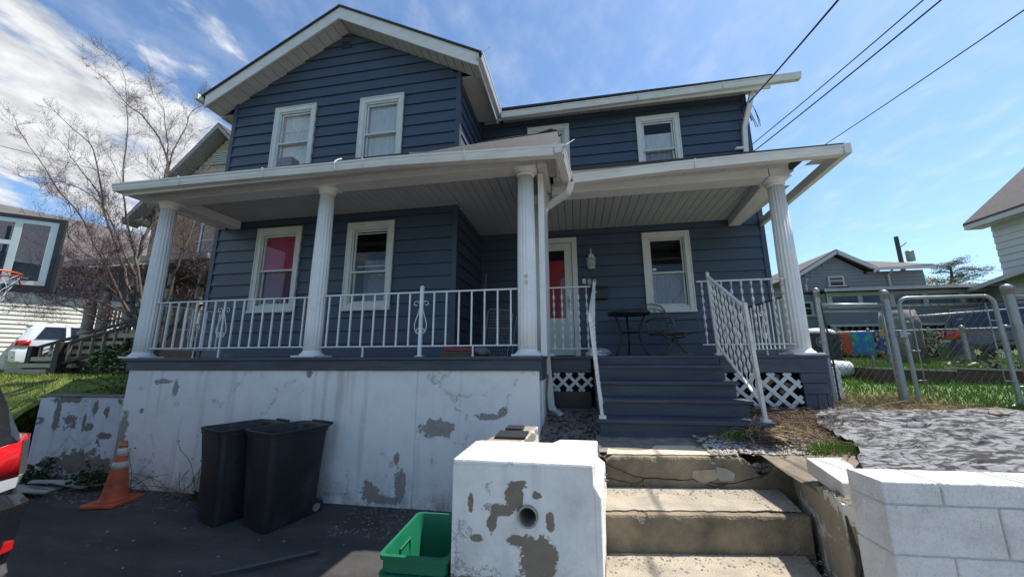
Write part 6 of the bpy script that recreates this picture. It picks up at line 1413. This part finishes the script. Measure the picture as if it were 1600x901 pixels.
tube_('latch',[(3.86,5.18,1.9),(gx0+.03,5.17,1.9)],.016,gt); m=HB(); m.box(3.9,3.98,5.14,5.19,1.86,1.95); m.obj('latch_plate',m_galv,gt,bevel=.004)
# yard fence further back
f2_=thing('yard_fence','thin wire fence crossing the yard where the towels hang','fence',(6,8,1.4)); f2_['_off']=(6,8,1.4)
for x,y in((3.9,8.1),(5.55,8.0),(7.6,7.9),(4.8,12)): post(x,y,gzr(x,y)-.1,2.1,.022,f2_)
tube_('top_rail',[(3.9,8.1,2.08),(5.55,8.0,2.10),(7.6,7.9,2.12)],.014,f2_); linkmesh(f2_,(3.9,8.1,0),(7.6,7.9,0),1.42,2.05,.09,.0015)
tube_('cross_rail',[(5.0,6.9,2.24),(7.6,7.2,2.42)],.016,f2_)
for x,y in((5.05,6.92),): post(x,y,1.2,2.25,.02,f2_)
post(6.05,6.85,1.2,2.05,.028,f2_)
# towels on the rail
def towel(px0,px1,D,zt,zb,mt,label,seed):
    m=MB(); n=24; x0,x1=px0,px1; vs=[]
    for j in range(13):
        for i in range(n+1):
            x=x0+(x1-x0)*i/n; z=zt-(zt-zb)*j/12; vs.append((x,D-.03-.02*math.sin(i*.9+seed)*(j/12)-.008*math.sin(i*2.1),z-.012*math.sin(i*.5+seed)*(j==12)))
    m.add(vs,[(j*(n+1)+i,j*(n+1)+i+1,(j+1)*(n+1)+i+1,(j+1)*(n+1)+i) for j in range(12) for i in range(n)])
    o=m.obj('beach_towel',mt,smooth=True); s_=o.modifiers.new('t','SOLIDIFY'); s_.thickness=.008; return tag(o,label,'towel')
def blotch(name,c1,c2,c3,sc):
    mm=mat(name,c1,.9,0,sc); N=mm.node_tree.nodes; L=mm.node_tree.links; b=N['Principled BSDF']; g=N.new('ShaderNodeNewGeometry'); v=N.new('ShaderNodeTexVoronoi'); v.inputs['Scale'].default_value=sc; L.new(g.outputs['Position'],v.inputs['Vector']); r=N.new('ShaderNodeValToRGB'); r.color_ramp.interpolation='CONSTANT'; r.color_ramp.elements[0].color=(*c3,1); r.color_ramp.elements[1].position=.28; r.color_ramp.elements[1].color=(*c2,1); e=r.color_ramp.elements.new(.45); e.color=(*c1,1); L.new(v.outputs['Distance'],r.inputs[0]); L.new(r.outputs[0],b.inputs['Base Color']); return mm
towel(5.06,5.22,8.0,2.07,1.68,mat('orange_red_towel',(.50,.08,.04),.9,.3,14),'orange red towel, leftmost on the yard fence',1)
towel(5.22,5.60,7.99,2.09,1.66,blotch('blue_towel',(.02,.16,.42),(.03,.22,.20),(.05,.35,.30),7),'turquoise blue towel in the middle of the yard fence',2)
towel(5.62,5.93,7.98,2.12,1.67,blotch('floral_towel',(.03,.07,.22),(.62,.42,.04),(.55,.08,.03),13),'navy towel with yellow flowers, rightmost on the yard fence',3)
# white bucket
bk=thing('white_bucket','white plastic bucket lying on its side in the grass','bucket',(4.32,7.0,1.43))
m=MB(); prof=[(.115,0),(.145,.36),(.150,.36),(.150,.33),(.14,.33)]; 
def rot(v): 
    x,y,z=v; return (z*.92-.0+y*.0, x*1.0+z*.1, -y)
t=MB(); t.lathe([(.118,.40),(.12,.40),(.150,.02),(.158,.02),(.158,-.0),(.140,.0),(.112,.38)],28); t.v=[(z*.95-.15,x+z*.25,y) for x,y,z in t.v]; t.obj('bucket_shell',mat('white_plastic',(.62,.63,.64),.45,.1,6,grime=.2,gcol=(.4,.4,.38)),bk,smooth=True,auto=True)
t=MB(); t.lathe([(.139,.03),(.139,.06)],28); t.v=[(z*.95-.155,x+z*.25,y) for x,y,z in t.v]; t.obj('dark_inside',m_blk,bk)
# raised bed edging boards
m_tim=mat('brown_timber',(.10,.065,.045),.9,.35,9,.4,40,stretch=(1,6,6))
rbd=thing('raised_bed_edging','low brown timber edging of the raised bed behind the gate','garden edging',(5.4,6.6,1.2)); rbd['_off']=(5.4,6.6,1.2)
for a,b,y0,y1 in((4.56,5.6,6.62,6.60),(5.61,6.6,6.60,6.56),(6.61,8.4,6.56,6.5)):
    m=HB(); m.hexa([(a,y0,1.18),(b,y1,1.16),(b,y1+.05,1.16),(a,y0+.05,1.18),(a,y0,1.44),(b,y1,1.40),(b,y1+.05,1.40),(a,y0+.05,1.44)]); m.obj('edging_board',m_tim,rbd)
    m=HB(); m.hexa([(a-.02,y0-.05,1.441),(b,y1-.05,1.402),(b,y1+.12,1.402),(a-.02,y0+.12,1.441),(a-.02,y0-.05,1.47),(b,y1-.05,1.43),(b,y1+.12,1.43),(a-.02,y0+.12,1.47)]); m.obj('cap_board',mat('pale_cap_board',(.36,.33,.27),.85,.2,9) if 'pale_cap_board' not in bpy.data.materials else bpy.data.materials['pale_cap_board'],rbd)
m=HB(); m.box(4.56,4.61,6.66,8.0,1.18,1.46); m.obj('edging_board',m_tim,rbd)
for i,(x,y) in enumerate(((6.05,6.72),(6.35,6.75),(6.62,6.8))):
    d_=sprig('daffodil',(x,y,1.45),7,.22,m_leaf,mat('pale_green_leaf',(.2,.28,.08),.6,.2,20) if i==0 else bpy.data.materials['pale_green_leaf'],['daffodil with a wilted yellow head, leftmost in the raised bed','middle daffodil in the raised bed','daffodil by the gate post, rightmost in the raised bed'][i],'flower',20+i,1,.09,'daffodils in the raised bed')
    m=MB()
    for k in range(6):
        a=k*math.pi/3; m.add([(0,0,.24),(.035*math.cos(a-.4),-.01,.24+.035*math.sin(a-.4)),(.055*math.cos(a),-.02,.24+.055*math.sin(a)),(.035*math.cos(a+.4),-.01,.24+.035*math.sin(a+.4))],[(0,1,2,3)])
    m.obj('flower_head',mat('pale_yellow_petal',(.75,.68,.25),.6,.1,20) if 'pale_yellow_petal' not in bpy.data.materials else bpy.data.materials['pale_yellow_petal'],d_)
# =================================================== GREY HOUSE (right, far)
gh=thing('grey_house','grey sided house with a gable and long sunroom windows beyond the fence','house',(12,18,1.7)); gh['_off']=(12,18,1.7)
m_gsr=mat('grey_green_siding',(.22,.245,.26),.65,.1,3); m_wf=mat('white_house_trim',(.58,.58,.55),.5,.1,4)
Gy=18; GA,GB=10.12,14.9; gp=(11.66,6.1)
m=HB(); m.box(GA,15.0,Gy,Gy+8,1.5,5.3); m.prism([(GA,5.2),(12.95,5.2),(gp[0],6.1)],'y',Gy,Gy+6); m.obj('house_walls',m_gsr,gh)
z=1.7; 
while z<6.0:
    h=.15
    xa=GA if z<5.05 else GA+(z+h-5.15)*1.75; xb=15.0 if z<5.05 else 12.95-(z+h-5.15)*1.45
    if z+h>5.15 and z<5.2: pass
    if xb>xa: m=HB(); m.hexa([(xa,Gy-.03,z),(xb,Gy-.03,z),(xb,Gy,z),(xa,Gy,z),(xa,Gy-.006,z+h),(xb,Gy-.006,z+h),(xb,Gy,z+h),(xa,Gy,z+h)]); m.obj('siding_board',m_gsr,gh)
    z+=h
m=HB(); m.bar((GA-.45,Gy-.3,5.0),(gp[0],Gy-.3,6.2),.08,.14); m.obj('rake_board',m_wf,gh)
m=HB(); m.bar((gp[0],Gy-.3,6.2),(13.15,Gy-.3,5.28),.08,.14); m.obj('rake_board',m_wf,gh)
m=HB(); m.hexa([(GA-.5,Gy-.3,5.05),(gp[0],Gy-.3,6.26),(gp[0],Gy+6,6.26),(GA-.5,Gy+6,5.05),(GA-.5,Gy-.3,5.12),(gp[0],Gy-.3,6.33),(gp[0],Gy+6,6.33),(GA-.5,Gy+6,5.12)]); m.hexa([(gp[0],Gy-.3,6.26),(13.2,Gy-.3,5.32),(13.2,Gy+3,5.32),(gp[0],Gy+6,6.26),(gp[0],Gy-.3,6.33),(13.2,Gy-.3,5.39),(13.2,Gy+3,5.39),(gp[0],Gy+6,6.33)]); m.obj('gable_roof',m_rf2,gh)
m=HB(); m.hexa([(12.9,Gy-.35,5.32),(15.1,Gy-.35,5.40),(14.6,Gy+3.2,6.55),(12.4,Gy+3.2,6.5),(12.9,Gy-.35,5.38),(15.1,Gy-.35,5.46),(14.6,Gy+3.2,6.61),(12.4,Gy+3.2,6.56)]); m.obj('main_roof',m_rf2,gh)
m=HB(); m.box(15.02,23,Gy-.02,Gy+8.1,3.9,5.3) if False else m.box(12.9,15.15,Gy-.42,Gy-.35,5.28,5.40); m.obj('gutter',m_wf,gh)
nwin(gh,11.28,11.9,4.72,5.14,Gy-.03,m_wf,.06)
m=HB(); m.box(11.55,11.85,Gy-.35,Gy-.03,4.42,4.62); m.obj('window_air_conditioner',m_plast,gh)
# cut right end: sunroom in front
sr=part('sunroom',gh); sr['_off']=gh['_off']
Sy=15
m=HB(); m.box(9.3,16.6,Sy,Gy-.05,2.75,3.45); m.box(9.3,16.6,Sy+.1,Gy-.05,3.45,3.95); m.obj('sunroom_walls',m_gsr,sr)
m=HB(); slab(m,9.1,16.9,Sy-.25,4.0,Gy-.05,4.35,.06); m.obj('sunroom_roof',m_rf2,sr)
m=HB(); m.box(9.1,16.9,Sy-.33,Sy-.25,3.95,4.06); m.obj('sunroom_gutter',m_wf,sr)
m=HB(); m.box(9.3,16.6,Sy-.02,Sy+.02,3.80,3.95); m.box(9.3,16.6,Sy-.03,Sy+.0,3.36,3.44)
for x in(9.3,10.28,11.28,12.3,13.4,14.4,15.4): m.box(x,x+.14,Sy-.03,Sy+.02,3.44,3.80)
m.obj('window_mullions',m_wf,sr)
for x in(9.44,10.42,11.42,12.44,13.54,14.54): m=HB(); m.box(x,x+.85,Sy+.03,Sy+.05,3.44,3.80); m.obj('pane',mat('sky_blue_pane',(.10,.16,.22),.08,.1,3,coat=1) if 'sky_blue_pane' not in bpy.data.materials else bpy.data.materials['sky_blue_pane'],sr)
m=HB(); m.box(9.25,16.6,Sy-.05,Sy,2.68,2.76); m.obj('sunroom_sill',m_wf,sr)
m=HB(); m.box(9.5,16.6,Sy+.4,Gy,1.5,2.7); m.obj('undercroft',m_room,sr)
for x in(9.4,11.2,13,15): m=HB(); m.bar((x,Sy+.05,1.5),(x,Sy+.05,2.7),.1,.1,(0,1,0)); m.obj('undercroft_post',m_wf,sr)
nwin(gh,8.72,9.12,3.2,3.72,Sy+.6,m_wf,.07)
m=HB(); m.box(8.45,9.3,Sy+.6,Gy+4,1.5,4.0); m.obj('side_wing',m_gsr,gh)
def dsp(par,pts): m=HB(); m.tube(pts,.04,6); m.obj('downspout',m_wf,par)
dsp(gh,[(10.3,Gy-.35,5.0),(10.35,Gy-.1,4.8),(10.35,Gy-.1,1.8)]); dsp(gh,[(13.6,Gy-.38,5.3),(13.6,Gy-.1,5.1),(13.6,Gy-.1,4.2)])
# =================================================== WHITE HOUSE + GARAGE (right edge)
wr=thing('white_house','white clapboard house with a brown hipped roof at the right edge','house',(11,10,1.5)); wr['_off']=(11,10,1.5)
m_wsd=mat('white_clapboard',(.60,.61,.62),.6,.08,3,grime=.15,gcol=(.45,.45,.45)); m_rf3=mat('brown_shingle',(.12,.10,.095),.95,.4,12,.8,50,grime=.4,gcol=(.17,.12,.09))
HX,HY0,HY1=12.86,3.5,13.0
m=HB(); m.box(HX+.02,20,HY0,HY1,1.4,5.7); m.obj('house_walls',m_wsd,wr)
z=3.2
while z<5.6:
    h=.2; m=HB(); m.hexa([(HX-.02,HY0,z),(HX-.02,HY1,z),(HX+.02,HY1,z),(HX+.02,HY0,z),(HX+.01,HY0,z+h),(HX+.01,HY1,z+h),(HX+.02,HY1,z+h),(HX+.02,HY0,z+h)]); m.obj('siding_board',m_wsd,wr); z+=h
m=HB(); m.box(HX-.40,HX+.02,HY0-.4,HY1+.25,5.56,5.62); m.box(HX-.46,HX-.38,HY0-.4,HY1+.25,5.56,5.70); m.obj('eave',m_wf,wr)
m=HB(); m.hexa([(HX-.44,HY0-.4,5.68),(HX-.44,HY1+.28,5.68),(HX+3.4,HY1+.28,9.1),(HX+3.4,HY0-.4,9.1),(HX-.44,HY0-.4,5.78),(HX-.44,HY1+.28,5.78),(HX+3.4,HY1+.28,9.2),(HX+3.4,HY0-.4,9.2)]); m.obj('roof',m_rf3,wr)
m=HB(); m.prism([(HX,5.6),(20,5.6),(HX+3.4,9.1)],'y',HY1-.05,HY1); m.obj('gable_wall',m_wsd,wr)
ga=thing('garage','low white sided garage with a shallow brown roof, behind the dark SUV','garage',(13,13,1.5)); ga['_off']=(13,13,1.5)
A_=Vector((14.7,17.0,0)); B_=Vector((11.3,10.5,0)); C_=Vector((9.9,7.8,0)); e=(B_-A_).normalized(); n_=Vector((-e.y,e.x,0)); 
if n_.x<0: n_=-n_
def ln(a,off,z): q=a+n_*off; return (q.x,q.y,z)
m=HB(); a0,b0=A_,C_; m.hexa([ln(b0,.5,1.2),ln(a0,.5,1.2),ln(a0,2.5,1.2),ln(b0,2.5,1.2),ln(b0,.5,3.85),ln(a0,.5,3.85),ln(a0,2.5,3.85),ln(b0,2.5,3.85)]); m.obj('garage_walls',m_wsd,ga)
z=1.4
while z<3.75:
    m=HB(); m.hexa([ln(b0,.47,z),ln(a0,.47,z),ln(a0,.5,z),ln(b0,.5,z),ln(b0,.49,z+.2),ln(a0,.49,z+.2),ln(a0,.5,z+.2),ln(b0,.5,z+.2)]); m.obj('siding_board',m_wsd,ga); z+=.2
m=HB(); a1=A_-e*.5; m.hexa([ln(b0,0,3.84),ln(a1,0,3.84),ln(a1,2.6,4.55),ln(b0,2.6,4.55),ln(b0,0,3.92),ln(a1,0,3.92),ln(a1,2.6,4.63),ln(b0,2.6,4.63)]); m.obj('garage_roof',m_rf3,ga)
m=HB(); m.bar(ln(b0,-.03,3.84),ln(a1,-.03,3.84),.06,.13); m.obj('garage_gutter',m_wf,ga)
q=A_.lerp(B_,.25)+n_*1.2
m=HB(); m.tube([(q.x,q.y,4.0),(q.x,q.y,4.85)],.09,8); m.obj('vent_pipe',m_plast,ga)
# dark bushes and clutter under the grey house
def bush(name,loc,r,label,seed,mt,n=1500,flat=.7,lr=.05):
    rd=random.Random(seed); t=thing(name,label,'shrub',loc); m=MB()
    for i in range(n):
        while True:
            p=Vector((rd.uniform(-1,1),rd.uniform(-1,1),rd.uniform(0,1)))
            if p.length<1 and (p.length>.55) and MN.noise(p*2.4+Vector((seed,0,0)))>-.18: break
        p=Vector((p.x*r,p.y*r*.7,p.z*r*flat)); a=Vector((rd.uniform(-1,1),rd.uniform(-1,1),rd.uniform(-1,1))).normalized(); b=a.orthogonal().normalized(); s_=lr*rd.uniform(.6,1.3)
        m.add([p,p+a*s_*.5+b*s_*.4,p+a*s_,p+a*s_*.5-b*s_*.4],[(0,1,2,3)])
    o=m.obj('foliage',mt,t); o['kind']='stuff'; m=MB(); m.tube([(0,0,-.05),(.02,0,r*flat*.6)],.03,6); m.obj('stem',m_bark,t)
    return t
bush('dark_bush',(8.2,13.4,1.65),1.1,'dark green bush under the sunroom, left of the stump',1,m_leaf,2500,.8,.09)
bush('dark_bush',(10.4,13.2,1.65),1.1,'dark bush under the sunroom, behind the yard fence',2,m_leaf,2500,.8,.09)
bush('evergreen_bush',(-10.6,7.1,1.25),1.0,'dark low bush beside the neighbour\'s porch steps',3,m_leaf,3500,.85,.07)
m=MB(); m.lathe([(.42,0),(.38,.5),(.40,1.0),(.34,1.3)],14,(0,0,0),5,.12); tag(m.obj('tree_stump',mat('grey_stump',(.26,.24,.21),.95,.35,10,.8,50),loc=(8.05,10.6,1.45),smooth=True),'thick grey tree stump left of the dark SUV','stump')
# pine and yellow shrub in the distance
m_pine=mat('pine_needles',(.035,.065,.03),.8,.4,3)
pt=thing('pine_tree','broad dark pine rising behind the garage','tree',(31,35,1)); rd=random.Random(9)
m=MB(); m.tube([(0,0,0),(.1,0,3),(-.1,0,5.5),(.2,0,8.1)],[.28,.22,.16,.05],8); m.obj('trunk',m_bark,pt)
m=MB(); f=MB()
for i in range(26):
    z=5.3+3.0*rd.random(); a=rd.uniform(0,6.28); Lb=2.1*(1-abs(z-6.4)/3.2)*rd.uniform(.6,1.2)+.3; e=Vector((math.cos(a)*Lb,math.sin(a)*Lb,z+.25*rd.random())); m.tube([(0,0,z-.2),e*.5+Vector((0,0,z*.5)),e],[.05,.03,.012],5)
    for k in range(230):
        t=rd.random()**.6; p=Vector((0,0,z-.1)).lerp(e,t)+Vector((rd.gauss(0,.22),rd.gauss(0,.22),rd.gauss(.05,.10))); a_=Vector((rd.uniform(-1,1),rd.uniform(-1,1),rd.uniform(-.2,.8))).normalized()*.16; b_=a_.orthogonal().normalized()*.03; f.add([p-b_,p+b_,p+a_],[(0,1,2)])
m.obj('branches',m_bark,pt); o=f.obj('crown',m_pine,pt); o['kind']='stuff'
bush('yellow_shrub',(27.5,34,3.0),5.2,'pale yellow budding tree beside the pine',11,mat('yellow_bud',(.35,.32,.10),.8,.3,9),1800,1.0,.22)
# utility pole and wires
up=thing('utility_pole','distant leaning utility pole with a grey transformer above the grey house','utility pole',(23.8,30,1.5)); 
m=MB(); m.tube([(0,0,0),(-.02,0,8.8)],[.16,.13],10); m.obj('pole',mat('pole_wood',(.07,.06,.055),.9),up); m=MB(); m.box(-.9,.4,-.05,.05,8.0,8.1) if False else m.bar((0,0,7.9),(.55,0,8.3),.05,.05); m.obj('bracket',m_plast,up)
m=MB(); m.lathe([(.22,0),(.24,.05),(.24,.75),(.15,.82)],14,(.62,0,6.9)); m.obj('transformer',m_galv,up,smooth=True,auto=True)
def cable(name,a,b,sag,r,label,n=24):
    a=Vector(a);b=Vector(b); pts=[a.lerp(b,i/n)-Vector((0,0,4*sag*(i/n)*(1-i/n))) for i in range(n+1)]; m=MB(); m.tube(pts,r,5); return tag(m.obj(name,m_wire),label,'wire')
def ext(p,q,k): p=Vector(p);q=Vector(q); return p+(q-p)*k
W_=[((3.42,6.82,at(1165,165,6.82).z),at(1297,0,4.0),.013,'thick black service cable from the house corner under the eave up to the top edge'),
    (at(1175,226,6.9),at(1425,0,4.0),.008,'upper thin wire running from the downspout corner to the upper right'),
    (at(1176,238,6.9),at(1452,0,4.0),.010,'lower thick wire running from the downspout corner to the upper right'),
    (at(1286,228,8.5),at(1600,2,4.6),.009,'wire passing behind the porch roof corner toward the right edge')]
for a,b,r,lb in W_: cable('overhead_wire',a,ext(a,b,3.0),.12,r,lb)
cable('overhead_wire',at(-40,218,9),at(178,272,13),.0,.012,'thin wire crossing the clouds at the left behind the tree')
cable('overhead_wire',at(1412,410,30),at(1700,424,30),.25,.02,'distant wire running right from the utility pole')
cable('overhead_wire',at(1440,436,32),at(1700,432,32),.15,.02,'faint distant wire just above the pine')
m=MB()
pp=[at(1176,165,6.8),at(1182,178,6.8),at(1186,192,6.8),at(1184,197,6.8),at(1178,186,6.8),at(1173,176,6.8)]
m.tube(pp,.006,5); m.tube([at(1172,178,6.8),at(1178,190,6.8),at(1181,198,6.8),at(1188,197,6.8),at(1187,188,6.8),at(1180,172,6.8)],.006,5); m.tube([at(1171,180,6.8),at(1175,189,6.8)],.01,5); m.tube([at(1158,168,6.80),at(1165,163,6.8),at(1173,155,6.8)],.016,6); tag(m.obj('cable_loops',m_wire),'loops of slack black cable hanging beside the upper downspout','cable')
# clean helper props
fix()
